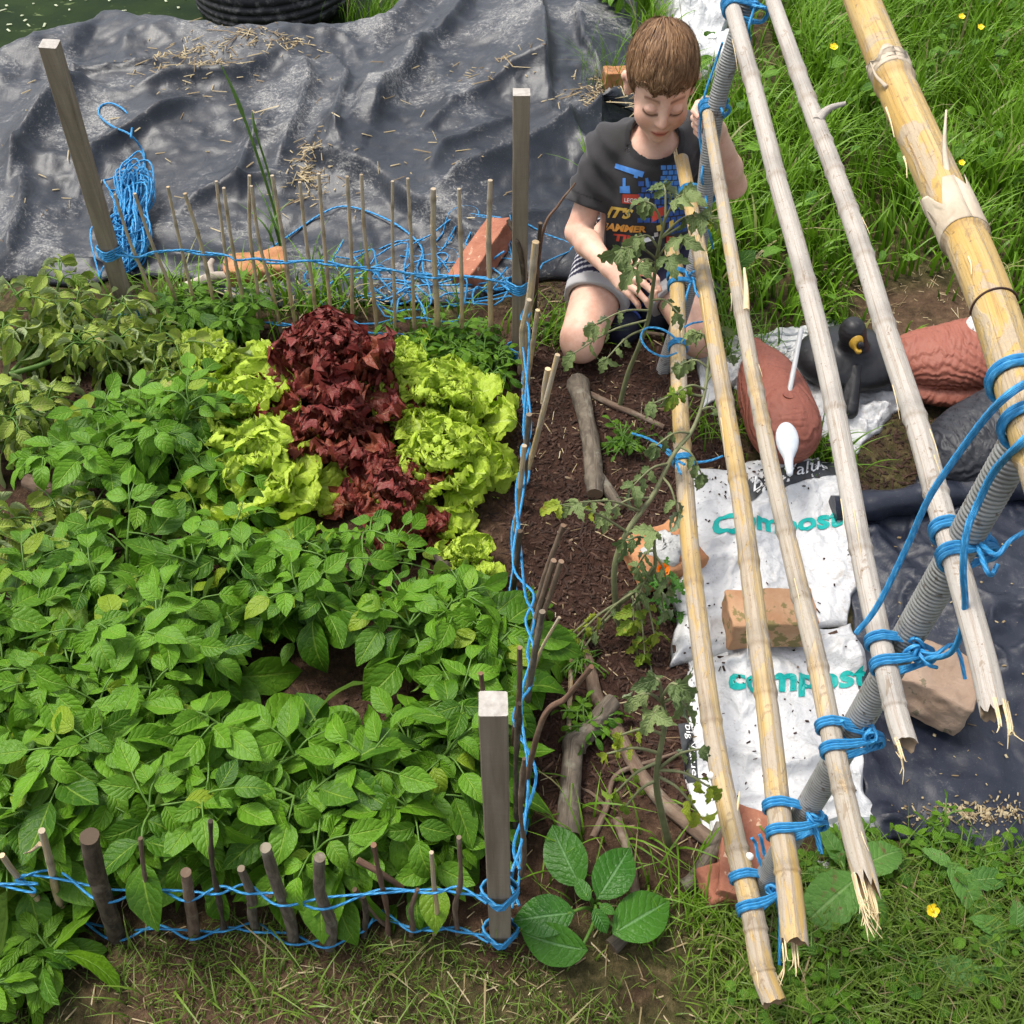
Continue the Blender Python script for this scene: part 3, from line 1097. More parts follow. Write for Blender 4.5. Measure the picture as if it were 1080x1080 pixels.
# ------------------------------------------------------------------ grass, chips and straw
def blades(mb, base, h, wd, az, lean, rnd, segs=4, kink=None):
    n = len(base)
    s = np.linspace(0, 1, segs + 1)
    hx = np.stack([np.cos(az), np.sin(az), np.zeros(n)], -1)
    sx = np.stack([-np.sin(az + .3), np.cos(az + .3), np.zeros(n)], -1)
    up = h[:, None] * (s[None] - .38 * np.clip(lean, 0, 1.7)[:, None] * s[None] ** 2)
    out = h[:, None] * lean[:, None] * .62 * s[None] ** 2
    ctr = base[:, None] + out[..., None] * hx[:, None] + up[..., None] * A([0, 0, 1.0])
    w = wd[:, None] * np.clip(1.02 - s[None] ** 1.8, .04, 1) * .5
    L = ctr - w[..., None] * sx[:, None]
    Rr = ctr + w[..., None] * sx[:, None]
    V = np.stack([L, Rr], 2).reshape(-1, 3)
    k = 2 * (segs + 1)
    b = (np.arange(n) * k)[:, None]
    i = np.arange(segs)[None] * 2
    q = np.stack([b + i, b + i + 1, b + i + 3, b + i + 2], -1).reshape(-1, 4)
    uv = np.stack(np.broadcast_arrays(A([0, 1.0])[None, None, :], s[None, :, None] + np.zeros((n, 1, 1))), -1).reshape(-1, 2)
    mb.add(V, q, uv, np.repeat(rnd, k))


def scatter(n, test, lo, hi):
    out = []
    tot = 0
    while tot < n:
        p = RN.uniform(lo, hi, (n * 3, 2))
        p = p[RN.random(len(p)) < test(p[:, 0], p[:, 1])]
        out.append(p); tot += len(p)
        if len(p) == 0:
            break
    return np.concatenate(out)[:n]


def to3(p, dz=0.0):
    return np.stack([p[:, 0], p[:, 1], gh(p[:, 0], p[:, 1]) + dz], -1)


# long lawn grass behind the bamboo frame
def lawn_d(x, y):
    wob = .06 * fbm(np.stack([x, y], -1), 5, 3, 61)
    m = sstep(.40, .46, x + wob * .6 - .02 * (y - 2)) * sstep(2.06, 2.14, y + wob)
    dirt = sstep(.80, .88, x + wob) * (1 - sstep(1.14, 1.22, x + wob)) * (1 - sstep(2.28, 2.36, y + wob))
    bagp = (x > .48) * (x < .90) * (y > 3.3 - .0) * (y < 4.3)
    m = m * (1 - .9 * bagp)
    return m * (1 - .93 * dirt) * np.clip(.75 + .5 * fbm(np.stack([x, y], -1), 6, 2, 66), .15, 1)


mb = MB()
p = scatter(26000, lawn_d, (.35, 1.95), (2.4, 4.9))
clump = fbm(p, 7, 2, 70)
n = len(p)
h = RN.uniform(.08, .22, n) * (1.0 + .35 * clump) * (1 - .45 * (1 - sstep(2.1, 2.45, p[:, 1])))
az = clump * 5 + RN.normal(0, .9, n) + 3.6
blades(mb, to3(p, -.005), h, RN.uniform(.0042, .0115, n), az, np.abs(RN.normal(.75, .4, n)), np.clip(.45 + .25 * clump + RN.normal(0, .2, n), 0, 1), 4)
o = obj('long_grass', mb, MT['grass'], origin=(1, 3, 0))
tag(o, 'long green meadow grass growing behind the bamboo frame', 'grass', kind='stuff')


# shorter turf and weeds in the foreground and along the sides
def turf_d(x, y):
    q = np.stack([x, y], -1)
    wob = .05 * fbm(q, 6, 3, 81)
    m = 1 - sstep(.60, .66, y + wob * .5 - .11 * sstep(.25, .45, x) - .08 * sstep(.02, .1, x) * (1 - sstep(.2, .3, x)))
    bare = np.clip(fbm(q, 5, 3, 85) * 1.4 + .75, .10, 1)
    m = m * bare
    return m


mb = MB()
p = scatter(34000, turf_d, (-1.2, .22), (1.6, 1.05))
n = len(p)
rich = sstep(.1, .4, p[:, 0])
h = RN.uniform(.010, .036, n) * (1 + 1.6 * rich)
blades(mb, to3(p, -.002), h, RN.uniform(.0012, .0030, n) * (1 + .5 * rich), RN.uniform(0, 6.3, n), np.abs(RN.normal(1.0, .5, n)), np.clip(RN.uniform(0, .75, n) + .2 * rich, 0, 1), 3)
p = scatter(1300, turf_d, (-1.2, .22), (1.6, 1.05))
n = len(p)
blades(mb, to3(p, 0), RN.uniform(.03, .10, n), RN.uniform(.0022, .0045, n), RN.uniform(0, 6.3, n), np.abs(RN.normal(1.2, .4, n)), RN.uniform(.3, 1, n), 5)
o = obj('short_turf', mb, MT['turf'], origin=(0, .5, 0))
tag(o, 'short trampled turf in the foreground in front of the bed', 'grass', kind='stuff')


def chips(mb, p, ln, wd, tk, rnd, tilt=.5):
    """little four-sided splinters lying about"""
    n = len(p)
    V = A([[-.5, -.5, 0], [.5, -.35, 0], [.42, .5, 0], [-.46, .42, 0], [-.4, -.4, 1], [.42, -.28, 1], [.36, .4, 1], [-.38, .34, 1]], float)
    Q = A([[4, 5, 6, 7], [0, 1, 5, 4], [1, 2, 6, 5], [2, 3, 7, 6], [3, 0, 4, 7]])
    az = RN.uniform(0, 2 * np.pi, n); tx = RN.normal(0, tilt, n); ty = RN.normal(0, tilt * .6, n)
    ca, sa, ct, st_ = np.cos(az), np.sin(az), np.cos(tx), np.sin(tx)
    M = np.zeros((n, 3, 3))
    M[:, 0, 0] = ca * ct; M[:, 0, 1] = -sa; M[:, 0, 2] = -ca * st_
    M[:, 1, 0] = sa * ct; M[:, 1, 1] = ca; M[:, 1, 2] = -sa * st_
    M[:, 2, 0] = st_; M[:, 2, 2] = ct
    inst(mb, (V, Q, np.zeros((8, 2))), M, p, np.stack([ln, wd, tk], -1), rnd)


def mulch_d(x, y):
    wob = .05 * fbm(np.stack([x, y], -1), 5, 3, 21)
    a = sstep(-.03, .02, x + wob * .3) * (1 - sstep(.42, .50, x + wob)) * sstep(.74, .9, y + wob) * (1 - sstep(2.2, 2.4, y + wob))
    b = .6 * sstep(.45, .5, x + wob) * (1 - sstep(1.0, 1.1, x)) * sstep(1.45, 1.55, y + wob) * (1 - sstep(1.85, 1.95, y + wob))
    c_ = .35 * (x < 0) * (x > -1.0) * (y > .75) * (y < 2.1)
    return np.maximum(np.maximum(a, b), c_)


mb = MB()
p = scatter(15000, mulch_d, (-1.0, .7), (1.1, 2.4))
n = len(p)
chips(mb, to3(p, .001), RN.gamma(3, .0042, n), RN.uniform(.002, .0055, n), RN.uniform(.001, .003, n), RN.beta(1.6, 2.4, n), .35)
o = obj('bark_mulch', mb, MT['chips'], origin=(.2, 1.5, 0))
tag(o, 'dark brown shredded bark mulch covering the narrow border', 'mulch', kind='stuff')


def straw_d(x, y):
    return np.maximum(.55 * (y < .68), np.maximum(.25 * (x > 0) * (x < .5) * (y < 2.2), .8 * (x > .72) * (x < 1.35) * (y > 1.95) * (y < 2.35)))


mb = MB()
p = scatter(1900, straw_d, (-1.2, .22), (1.5, 2.4))
n = len(p)
chips(mb, to3(p, .002), RN.gamma(2.5, .009, n), RN.uniform(.0010, .0026, n), RN.uniform(.0006, .0015, n), RN.random(n), .15)
for (cx, cy, sxx, syy, cnt) in [(212, 74, .16, .10, 240), (326, 176, .05, .07, 130), (690, 108, .16, .10, 380), (640, 100, .10, .08, 160), (290, 62, .12, .04, 90), (520, 85, .15, .05, 40), (420, 180, .4, .3, 60), (150, 150, .5, .3, 60), (330, 300, .2, .06, 90)]:
    c = PZ(cx, cy, .08)
    p = np.stack([c[0] + RN.normal(0, sxx * .6, cnt), c[1] + RN.normal(0, syy * .8, cnt)], -1)
    p3 = np.stack([p[:, 0], p[:, 1], liner_h(p[:, 0], p[:, 1]) + .003 + RN.random(cnt) * .008], -1)
    chips(mb, p3, RN.gamma(3, .012, cnt), RN.uniform(.0015, .004, cnt), RN.uniform(.001, .002, cnt), RN.random(cnt), .2)
o = obj('straw_litter', mb, MT['straw'], origin=(0, 1, 0))
tag(o, 'bits of dry straw and dead grass scattered on the liner and soil', 'straw', kind='stuff')

# scraps of weed and leaf floating on the pond
mb = MB()
n = 45
px = RN.uniform(-10, 200, n); py = RN.uniform(-5, 62, n)
p3 = A([PZ(a, b, -.053) for a, b in zip(px, py)])
chips(mb, p3, RN.gamma(2, .008, n) + .004, RN.uniform(.005, .014, n), np.full(n, .002), RN.uniform(.5, 1, n), .02)
o = obj('pond_scum', mb, plain('pond_scum', (.30, .34, .20), (.45, .47, .33), 30, .6, .2), origin=(-1.5, 4, -.05))
tag(o, 'pale scraps of weed floating on the green pond', 'pond weed', kind='stuff')
def proj(p):
    d = np.asarray(p, float) - CAM
    z = d @ FW
    return A([540 + FPX * (d @ RT) / z, 540 - FPX * (d @ UP) / z, z])


# ------------------------------------------------------------------ stakes of the bed
def stake(base, top, w, label, yaw=0.0):
    base, top = A(base, float), A(top, float)
    z = unit(top - base)
    M = basis(z, (math.sin(yaw), -math.cos(yaw), 0))          # columns: x, along, z(front)
    L = np.linalg.norm(top - base) + .06
    b0 = base - z * .06
    mb = MB()
    n = 26
    ss = np.linspace(0, 1, n)
    prof = A([[-1, -.9], [-.9, -1], [0, -1.0], [.9, -1], [1, -.9], [1, 0], [1, .9], [.9, 1], [0, 1], [-.9, 1], [-1, .9], [-1, 0]]) * w / 2
    k = len(prof)
    V = b0 + ss[:, None, None] * L * z + prof[None, :, 0:1] * M[:, 0] + prof[None, :, 1:2] * M[:, 2]
    V = V + .0006 * np.stack([vnoise(V, 40, 3), vnoise(V, 40, 4), 0 * V[..., 0]], -1)
    i = np.arange(n - 1)[:, None] * k; j = np.arange(k)[None]; j2 = (j + 1) % k
    q = np.stack([i + j, i + j2, i + k + j2, i + k + j], -1).reshape(-1, 4)
    mb.add(V.reshape(-1, 3), q)
    topv = np.concatenate([V[-1], [V[-1].mean(0)]])
    jj = np.arange(k)
    mb.add(topv, np.stack([jj, (jj + 1) % k, np.full(k, k)], -1), mi=1)
    o = obj('wooden_stake', mb, [MT['stake'], MT['stakeend']], origin=base, smooth=False)
    return tag(o, label, 'stake', 'square grey corner stakes of the bed')


SB = PZ(547, 381); SF = PZ(528, 984); SL = PZ(138, 340)
stake(SB, PY(550, 97, SB[1] + .01), .033, 'weathered square stake at the far corner near the boy')
stake(SF, PY(520, 742, SF[1] + .0), .0315, 'weathered square stake at the near corner in the foreground')
stake(SL, PY(52, 46, SL[1] - .05), .034, 'weathered square stake leaning left beside the hank of blue twine')


# ------------------------------------------------------------------ canes and sticks round the bed
def cane(name, base, top, r, mat, label, cat, group=None, nodes=True, bend=.004, taper=.8, seg=9, knob=0.0, capcol=(.9, .85, .75), mid=None, extra=None, cut=False):
    base, top = A(base, float), A(top, float)
    d = top - base
    b = base - unit(d) * .03
    L = np.linalg.norm(top - b)
    n = max(14, int(L / .012))
    pts = [b, b + (top - b) * .33 + RN.normal(0, bend, 3), b + (top - b) * .67 + RN.normal(0, bend, 3), top]
    if mid is not None:
        pts = [b] + [A(m) for m in mid] + [top]
    p = spl(pts, n)
    s = np.linspace(0, 1, n)
    rr = r * (1 - (1 - taper) * s)
    col = np.ones((n, 3))
    if nodes:
        for t in np.arange(RN.uniform(.05, .3), 1, RN.uniform(.20, .3)):
            g = np.exp(-((s - t) / .018) ** 2)
            rr = rr * (1 + .18 * g)
            col = col * (1 - .45 * g[:, None])
    if knob:
        rr = rr * (1 + knob * np.clip(fbm(np.stack([s * 9, s * 0 + RN.uniform(0, 50), s * 0], -1), 1, 3, 5), -.5, .9))
    mb = MB()
    sd_ = int(RN.integers(1000))
    rg = None
    if not nodes:
        rg = lambda th, l: 1 + .10 * vnoise(np.stack(np.broadcast_arrays(np.cos(th) * 1.5, np.sin(th) * 1.5, l * 45), -1), 1, sd_)
    tube(mb, p, rr, seg, True, RN.random(), col, rg, capcol=None if capcol is None else A(capcol) ** .5 * .85)
    if extra is not None:
        extra(mb)
    o = obj(name, mb, [mat], origin=base)
    return tag(o, label, cat, group)


ORD = ['first', 'second', 'third', 'fourth', 'fifth', 'sixth', 'seventh', 'eighth', 'ninth', 'tenth', 'eleventh', 'twelfth', 'thirteenth', 'fourteenth', 'fifteenth', 'sixteenth', 'seventeenth', 'eighteenth']
CANES = [(121, 205, 173, 350, .0042), (142, 204, 194, 341, .0045), (177, 197, 208, 331, .0042), (195, 204, 227, 326, .005), (228, 191, 246, 328, .0042), (236, 198, 261, 330, .0045),
         (263, 185, 274, 335, .0045), (265, 196, 294, 337, .0045), (287, 185, 310, 326, .005), (316, 192, 330, 318, .0045), (336, 183, 347, 322, .0048), (366, 186, 370, 315, .0048),
         (381, 184, 394, 315, .0048), (414, 191, 416, 333, .0042), (430, 188, 437, 348, .0045), (457, 199, 460, 352, .0070), (484, 199, 486, 367, .0052), (517, 190, 518, 374, .0066)]
BACKP = []
for i, (x0, y0, x1, y1, r) in enumerate(CANES):
    yb = max(y1, 340 + .095 * (x1 - 140))
    x1 = x1 + (x1 - x0) / (y1 - y0) * (yb - y1)
    B = PZ(x1, yb)
    T = PY(x0, y0, B[1] + RN.normal(0, .01))
    special = {15: 'thick straight bamboo cane near the right end of the back row', 17: 'thick brown bamboo cane in front of the terracotta brick'}
    lab = special.get(i, 'thin bamboo cane in the back row, %s counted from the leaning stake' % ORD[i])
    cane('bamboo_cane', B, T, r, MT['cane'], lab, 'cane', 'thin canes along the back of the bed', bend=.003)
    BACKP.append((B, T, r))


def tpoint(B, T, z):
    t = (z - B[2]) / (T[2] - B[2])
    return B + (T - B) * t


# front row
FRONTP = []


def fstick(x0, y0, x1, y1, r, mat, label, **kw):
    B = PZ(x1, y1)
    T = PY(x0, y0, B[1] + kw.pop('dy', 0))
    r = r * .86
    cane('stick', B, T, r, mat, label, 'stick', 'cut sticks along the front of the bed', **kw)
    FRONTP.append((B, T, r))


def branchlet(pts, r0, r1):
    def f(mb):
        p = spl(pts, 14)
        tube(mb, p, np.linspace(r0, r1, 14), 7, True, .5, capcol=(1.4, 1.25, 1.1))
    return f


fstick(2, 902, 52, 972, .0060, MT['cane'], 'grey cane slanting at the left edge of the front row', nodes=False)
fstick(44, 876, 72, 968, .0068, MT['cane'], 'split tan bamboo stub beside the thick dark stump in the front row', extra=lambda mb: tube(mb, spl([PY(42, 890, .655), PY(32, 898, .65), PY(25, 900, .64)], 8), A([.004, .003, .0025, .002, .002, .001, .001, .0005]), 5, True, .5))
fstick(94, 882, 124, 989, .0142, MT['darkbark'], 'thickest dark rough barked stump in the front row', nodes=False, taper=.98, seg=18, bend=.004, capcol=(1.6, 1.35, 1.15))
fstick(148, 884, 166, 982, .0042, MT['brownbark'], 'thin straight brown stick just right of the thick dark stump', nodes=False)
fstick(196, 920, 205, 990, .0105, MT['brownbark'], 'stubby brown stick half hidden under a drooping potato leaf', nodes=False, seg=12)
fstick(222, 866, 237, 984, .0048, MT['darkbark'], 'tall thin knobbly dark stick in the middle of the front row', nodes=False, knob=.4)
fstick(254, 916, 271, 982, .0088, MT['bark'], 'short crooked grey stick with a stubby side branch', nodes=False, seg=12, knob=.25, extra=branchlet([PY(262, 945, .655), PY(272, 946, .65), PY(285, 944, .645)], .0065, .0045), capcol=(2.4, 2.2, 1.9))
fstick(280, 894, 308, 994, .0108, MT['bark'], 'smooth grey stick leaning left with a cut hollow top', nodes=False, seg=14, capcol=(1.7, 1.5, 1.3))
fstick(337, 904, 346, 998, .0108, MT['bark'], 'upright grey stick with a pale sawn top in the front row', nodes=False, seg=14, capcol=(2.2, 2.1, 1.9))
fstick(394, 891, 408, 984, .0048, MT['redtwig'], 'dark reddish twig crossed by a slanting branchlet', nodes=False, knob=.3, extra=branchlet([PY(377, 907, .66), PY(400, 920, .65), PY(424, 936, .65)], .005, .0038), capcol=(2.4, 2.0, 1.6))
fstick(374, 938, 405, 968, .0055, MT['brownbark'], 'short twig leaning low beside the crossed reddish twig', nodes=False)
fstick(440, 938, 433, 984, .0050, MT['brownbark'], 'short bent brown twig in the right part of the front row', nodes=False, knob=.3)
fstick(455, 899, 457, 984, .0044, MT['cane'], 'thin pale straight stick in the right part of the front row', nodes=False)
fstick(484, 883, 484, 984, .0046, MT['brownbark'], 'thin knobbly stick nearest the front corner stake', nodes=False, knob=.3)
fstick(383, 945, 384, 984, .006, MT['darkbark'], 'low dark twig stub behind the crossed reddish twig', nodes=False)

# right hand row, running away from the camera
RIGHTP = []


def rstick(x0, y0, base, r, mat, label, **kw):
    B = A([base[0], base[1], 0.0])
    T = PY(x0, y0, B[1] + kw.pop('dy', 0.0))
    cane('stick', B, T, r, mat, label, 'stick', 'sticks along the right side of the bed', **kw)
    RIGHTP.append((B, T, r))


rstick(565, 255, (.022, 1.93), .0095, MT['cane'], 'thick tan bamboo cane just in front of the far corner stake', dy=.0, seg=12)
rstick(558, 316, (.022, 1.82), .0072, MT['cane'], 'tan cane close behind the tallest canes of the side row')
rstick(567, 327, (.030, 1.86), .0062, MT['cane'], 'pale cane leaning beside the tan bamboo of the side row', capcol=(1.2, 1.15, 1.0))
rstick(588, 374, (.020, 1.56), .0062, MT['cane'], 'light tan forked stick leaning right towards the kneeling boy', nodes=False, extra=branchlet([PY(573, 425, 1.57), PY(575, 405, 1.57), PY(578, 389, 1.57)], .006, .006))
rstick(558, 437, (.014, 1.50), .0070, MT['bark'], 'pale grey stick with a flat cut top in the side row', nodes=False, capcol=(2.2, 2.1, 1.9))
rstick(553, 470, (.004, 1.40), .0060, MT['cane'], 'thin tan cane in the middle of the side row')
rstick(548, 560, (.000, 1.22), .0062, MT['darkbark'], 'dark upright stick behind the blue twine of the side row', nodes=False)
rstick(594, 554, (.012, 1.14), .0055, MT['brownbark'], 'light brown stick leaning right with a small pale spur', nodes=False, extra=branchlet([PY(588, 562, 1.14), PY(594, 560, 1.14), PY(600, 557, 1.14)], .003, .0015), capcol=(2.3, 2.0, 1.6))
rstick(584, 591, (.010, 1.09), .0060, MT['brownbark'], 'grey brown stick leaning right, left one of a close pair', nodes=False, capcol=(2.3, 2.1, 1.8))
rstick(592, 592, (.018, 1.08), .0055, MT['brownbark'], 'stick leaning right with a white cut tip, right one of a close pair', nodes=False, capcol=(3, 2.8, 2.5))
rstick(572, 645, (.008, .96), .0062, MT['bark'], 'dark grey stick with a white cut tip beside the near end of the side row', nodes=False, capcol=(3.4, 3.2, 3.0))
rstick(590, 651, (-.002, 1.03), .0032, MT['cane'], 'thin pale twig slanting low across the side row', nodes=False)
rstick(548, 683, (.006, .90), .0050, MT['redtwig'], 'short dark red twig standing in the side row', nodes=False, capcol=(2.4, 1.9, 1.6))
rstick(624, 703, (.010, .80), .0045, MT['redtwig'], 'curved reddish twig arching right out of the side row', nodes=False, mid=[PY(570, 765, .80), PY(598, 735, .81)], capcol=(2.4, 2, 1.7))
rstick(507, 710, (-.02, .86), .0045, MT['redtwig'], 'short twig poking out behind the near corner stake', nodes=False, capcol=(3, 2.7, 2.4))
rstick(548, 742, (.002, .78), .0052, MT['darkbark'], 'dark crooked stick close to the near corner stake', nodes=False, knob=.4)
rstick(553, 800, (.004, .70), .0042, MT['brownbark'], 'thin twig stem standing against the near corner stake', nodes=False, knob=.4)
# long loose twigs behind the far corner
cane('twig', PZ(566, 330), PY(607, 193, 2.12), .0042, MT['redtwig'], 'long thin reddish twig pointing up at the boy\'s elbow', 'twig', nodes=False, taper=.5, mid=[PY(572, 248, 2.08), PY(590, 215, 2.1)])
cane('twig', PZ(562, 345), PY(570, 235, 2.06), .0050, MT['darkbark'], 'short black stub of twig beside the far corner stake', 'twig', nodes=False, taper=.9, capcol=(3, 2.8, 2.6))
cane('twig', PZ(556, 375), PY(536, 232, 2.0), .0062, MT['darkbark'], 'dark twig curving across the face of the far corner stake', 'twig', nodes=False, mid=[PY(552, 290, 1.965), PY(546, 256, 1.965)])


# ------------------------------------------------------------------ blue twine woven round the sticks
def wrap(c, r, turns, pitch, n=18, rt=.0022, M=None):
    t = np.linspace(0, turns * 2 * np.pi, int(n * turns))
    sq = 1 + .12 * np.cos(4 * t)
    p = np.stack([np.cos(t) * r * sq, np.sin(t) * r * sq, t / (2 * np.pi) * pitch], -1)
    if M is not None:
        p = p @ np.asarray(M).T
    return p + A(c)


def strand_run(mb, pts, amp, side, r=.0021):
    """pts: list of (position, radius, outward normal); weaves from side to side"""
    P = []
    for i, (p, rad, nrm) in enumerate(pts):
        s = side if i % 2 else -side
        P.append(p + A(nrm) * s * (rad + .002) * amp + A([0, 0, RN.normal(0, .003) + .004 * s]))
    n = len(P) * 7
    p = spl(P, n)
    tube(mb, p, r, 6, True, RN.random())


def twine_rows(z_back, z_front, z_right, label):
    mb = MB()
    nb, nf, nr = A([0, -1.0, 0]), A([0, -1.0, 0]), A([1.0, 0, 0])
    zb = lambda x: z_back
    left = tpoint(SL, PY(52, 46, SL[1] - .05), z_back)
    seq = sorted([(tpoint(B, T, z_back), r) for B, T, r in BACKP], key=lambda q: q[0][0])
    sb = SB + A([0, -.0, z_back])
    pts = [(left + A([.02, -.01, 0]), .012, nb)] + [(p, r, nb) for p, r in seq] + [(sb + A([-.02, -.01, 0]), .012, nb)]
    for s in (1, -1):
        strand_run(mb, pts, 1.0, s, .0026)
    rt = sorted([(tpoint(B, T, z_right), r) for B, T, r in RIGHTP if T[2] > z_right + .01 and B[1] < 1.96], key=lambda q: -q[0][1])
    for ii in range(len(rt)):
        p, r = rt[ii]
        rt[ii] = (A([np.clip(p[0], -.01, .03), p[1], z_right]), r)
    thin = [rt[0]]
    for q in rt[1:]:
        if thin[-1][0][1] - q[0][1] > .045:
            thin.append(q)
    sf = SF + A([0, 0, z_right])
    pts = [(A([.036, SB[1] - .01, z_right + .01]), .004, nr)] + [(p, r, nr) for p, r in thin] + [(A([SF[0] + .022, SF[1] + .02, z_right]), .004, nr)]
    for s in (1, -1):
        strand_run(mb, pts, .9, s, .0024)
    fr = sorted([(tpoint(B, T, z_front), r) for B, T, r in FRONTP if T[2] > z_front + .01], key=lambda q: q[0][0])
    thin = [fr[0]]
    for q in fr[1:]:
        if q[0][0] - thin[-1][0][0] > .018:
            thin.append(q)
    pts = [(A([-.75, SF[1] + .01, z_front + .01]), .006, nf), (A([-.66, SF[1], z_front + .005]), .006, nf)] + [(p, r, nf) for p, r in thin] + [(SF + A([-.018, -.014, z_front]), .006, nf)]
    for s in (1, -1):
        strand_run(mb, pts, .8, s, .0019)
    tube(mb, wrap(SB + A([0, 0, z_back - .014]), .0245, 5, .0055), .0024, 6)
    tube(mb, wrap(left - A([0, 0, .016]), .0255, 5, .0055), .0024, 6)
    tube(mb, wrap(SF + A([0, 0, z_front - .01]), .0235, 4, .005), .0021, 6)
    o = obj('twine', mb, MT['twine'], origin=(0, 1.3, z_back - .02))
    return tag(o, label, 'twine', 'blue twine woven round the bed')


twine_rows(.215, .150, .17, 'upper run of blue twine woven between the sticks round the bed')
twine_rows(.035, .012, .045, 'lower run of blue twine woven along the feet of the sticks')


# hank and tangle of loose twine
def lp(px, py, dz=0.02):
    """a point lying on the liner under this pixel"""
    p = PZ(px, py, .1)
    for _ in range(6):
        p = PZ(px, py, lz(p[0], p[1]) + dz)
    return p


mb = MB()
a, b = lp(150, 190, .02), lp(128, 292, .0)
a[2] += .02; b[2] = max(b[2], .03)
ax = unit(b - a); sx = unit(np.cross(ax, [0, 0, 1.0])); uz = np.cross(sx, ax)
for k in range(74):
    n = 40
    t = np.linspace(0, 2 * np.pi, n)
    c0 = RN.uniform(.2, .8)
    hl = RN.uniform(.10, .19) * (1 if k % 4 else .6)
    wd = RN.uniform(.010, .042)
    ph = RN.uniform(0, 6)
    ctr = a + (b - a) * c0 + sx * RN.normal(0, .016) + uz * RN.uniform(.0, .055)
    p = ctr + np.outer(np.cos(t), ax) * hl * .75 + np.outer(np.sin(t) + .35 * np.sin(2 * t + ph), sx) * wd + np.outer(.012 * np.sin(3 * t + ph), uz)
    s_ = (p - a) @ ax / np.linalg.norm(b - a)
    waist = 1 - .35 * np.exp(-((s_ - .45) / .14) ** 2)
    off = p - (a + np.outer((p - a) @ ax, ax))
    p = p - off * (1 - waist)[:, None]
    p[:, 2] = np.maximum(p[:, 2], liner_h(p[:, 0], p[:, 1]) + .004)
    tube(mb, p, .0026, 5, True, RN.random())
tail = [lp(148, 185, .03), lp(152, 170, .02), lp(150, 158, .02), lp(137, 142, .01), lp(118, 133, .01), lp(105, 122, .01), lp(106, 112, .01), lp(118, 109, .012), lp(132, 117, .012), lp(139, 130, .012), lp(138, 145, .015)]
tube(mb, spl(tail, 70), .0030, 6)
o = obj('twine_hank', mb, MT['twine'])
tag(o, 'tangled hank of bright blue twine lying on the liner', 'twine hank')

mb = MB()
for k in range(22):
    c = A([RN.normal(430, 45), RN.normal(292, 26)])
    if k > 14:
        c = A([RN.normal(500, 22), RN.normal(290, 18)])
    rx, ry = RN.uniform(22, 75), RN.uniform(10, 34)
    t = np.linspace(RN.uniform(0, 6), RN.uniform(0, 6) + RN.uniform(3, 6.5), 26)
    ph = RN.uniform(0, 6)
    pts = [PZ(c[0] + rx * math.cos(q) + 8 * math.sin(3 * q + ph), c[1] + ry * math.sin(q) + 6 * math.cos(2 * q + ph), 0.02) for q in t]
    pts = A(pts); pts[:, 2] = gh(pts[:, 0], pts[:, 1]) + .012 + .05 * np.abs(fbm(pts[:, :2], 9, 2, k)) + .02 * RN.random()
    pts[:, 2] = np.maximum(pts[:, 2], np.where(pts[:, 1] > 2.3, liner_h(pts[:, 0], pts[:, 1]) + .004, 0))
    tube(mb, pts, .0024, 5, True, RN.random())
long_ = [(285, 262), (310, 245), (335, 228), (358, 218), (385, 222), (420, 238), (445, 262), (440, 285), (455, 300), (500, 285), (532, 265)]
pts = A([lp(*q, .012) for q in long_]); tube(mb, spl(pts, 90), .0028, 6)
o = obj('twine_tangle', mb, MT['twine'])
tag(o, 'loose tangle of blue twine on the ground behind the right half of the back canes', 'twine tangle')


# ------------------------------------------------------------------ the bamboo frame
def conduit(name, pts, r, label):
    n = 1300
    p = spl(pts, n)
    L = np.concatenate([[0], np.cumsum(np.linalg.norm(np.diff(p, axis=0), axis=1))])
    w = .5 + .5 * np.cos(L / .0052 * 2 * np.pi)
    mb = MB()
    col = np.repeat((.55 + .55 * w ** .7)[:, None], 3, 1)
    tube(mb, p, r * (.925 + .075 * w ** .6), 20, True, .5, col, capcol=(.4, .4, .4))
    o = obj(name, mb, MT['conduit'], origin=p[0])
    return tag(o, label, 'pipe', 'grey ribbed pipes holding up the bamboo')


FPIPE = [A([.349 + .092 * z - .012 * z * z, .66, z]) for z in (-.05, .16, .36, .55, .77, .97, 1.2)]
conduit('ribbed_pipe', FPIPE, .0162, 'grey ribbed pipe at the near end of the bamboo frame, standing among the bags')
BPIPE = [PY(690, 425, 1.93), PY(700, 390, 1.93), PY(722, 320, 1.93), PY(737, 260, 1.94), PY(744, 200, 1.94), PY(756, 110, 1.95), PY(786, 10, 1.96), PY(812, -90, 1.97)]
conduit('ribbed_pipe', BPIPE, .0175, 'grey ribbed pipe at the far end of the frame beside the boy')


def pole_pts(pix, zy):
    """pixels -> points on rays, with height given as a function of Y"""
    out = []
    for px, py in pix:
        z = zy(1.2)
        for _ in range(25):
            p = PZ(px, py, z)
            z = .5 * z + .5 * zy(p[1])
        out.append(p)
    return A(out)


POLES = []


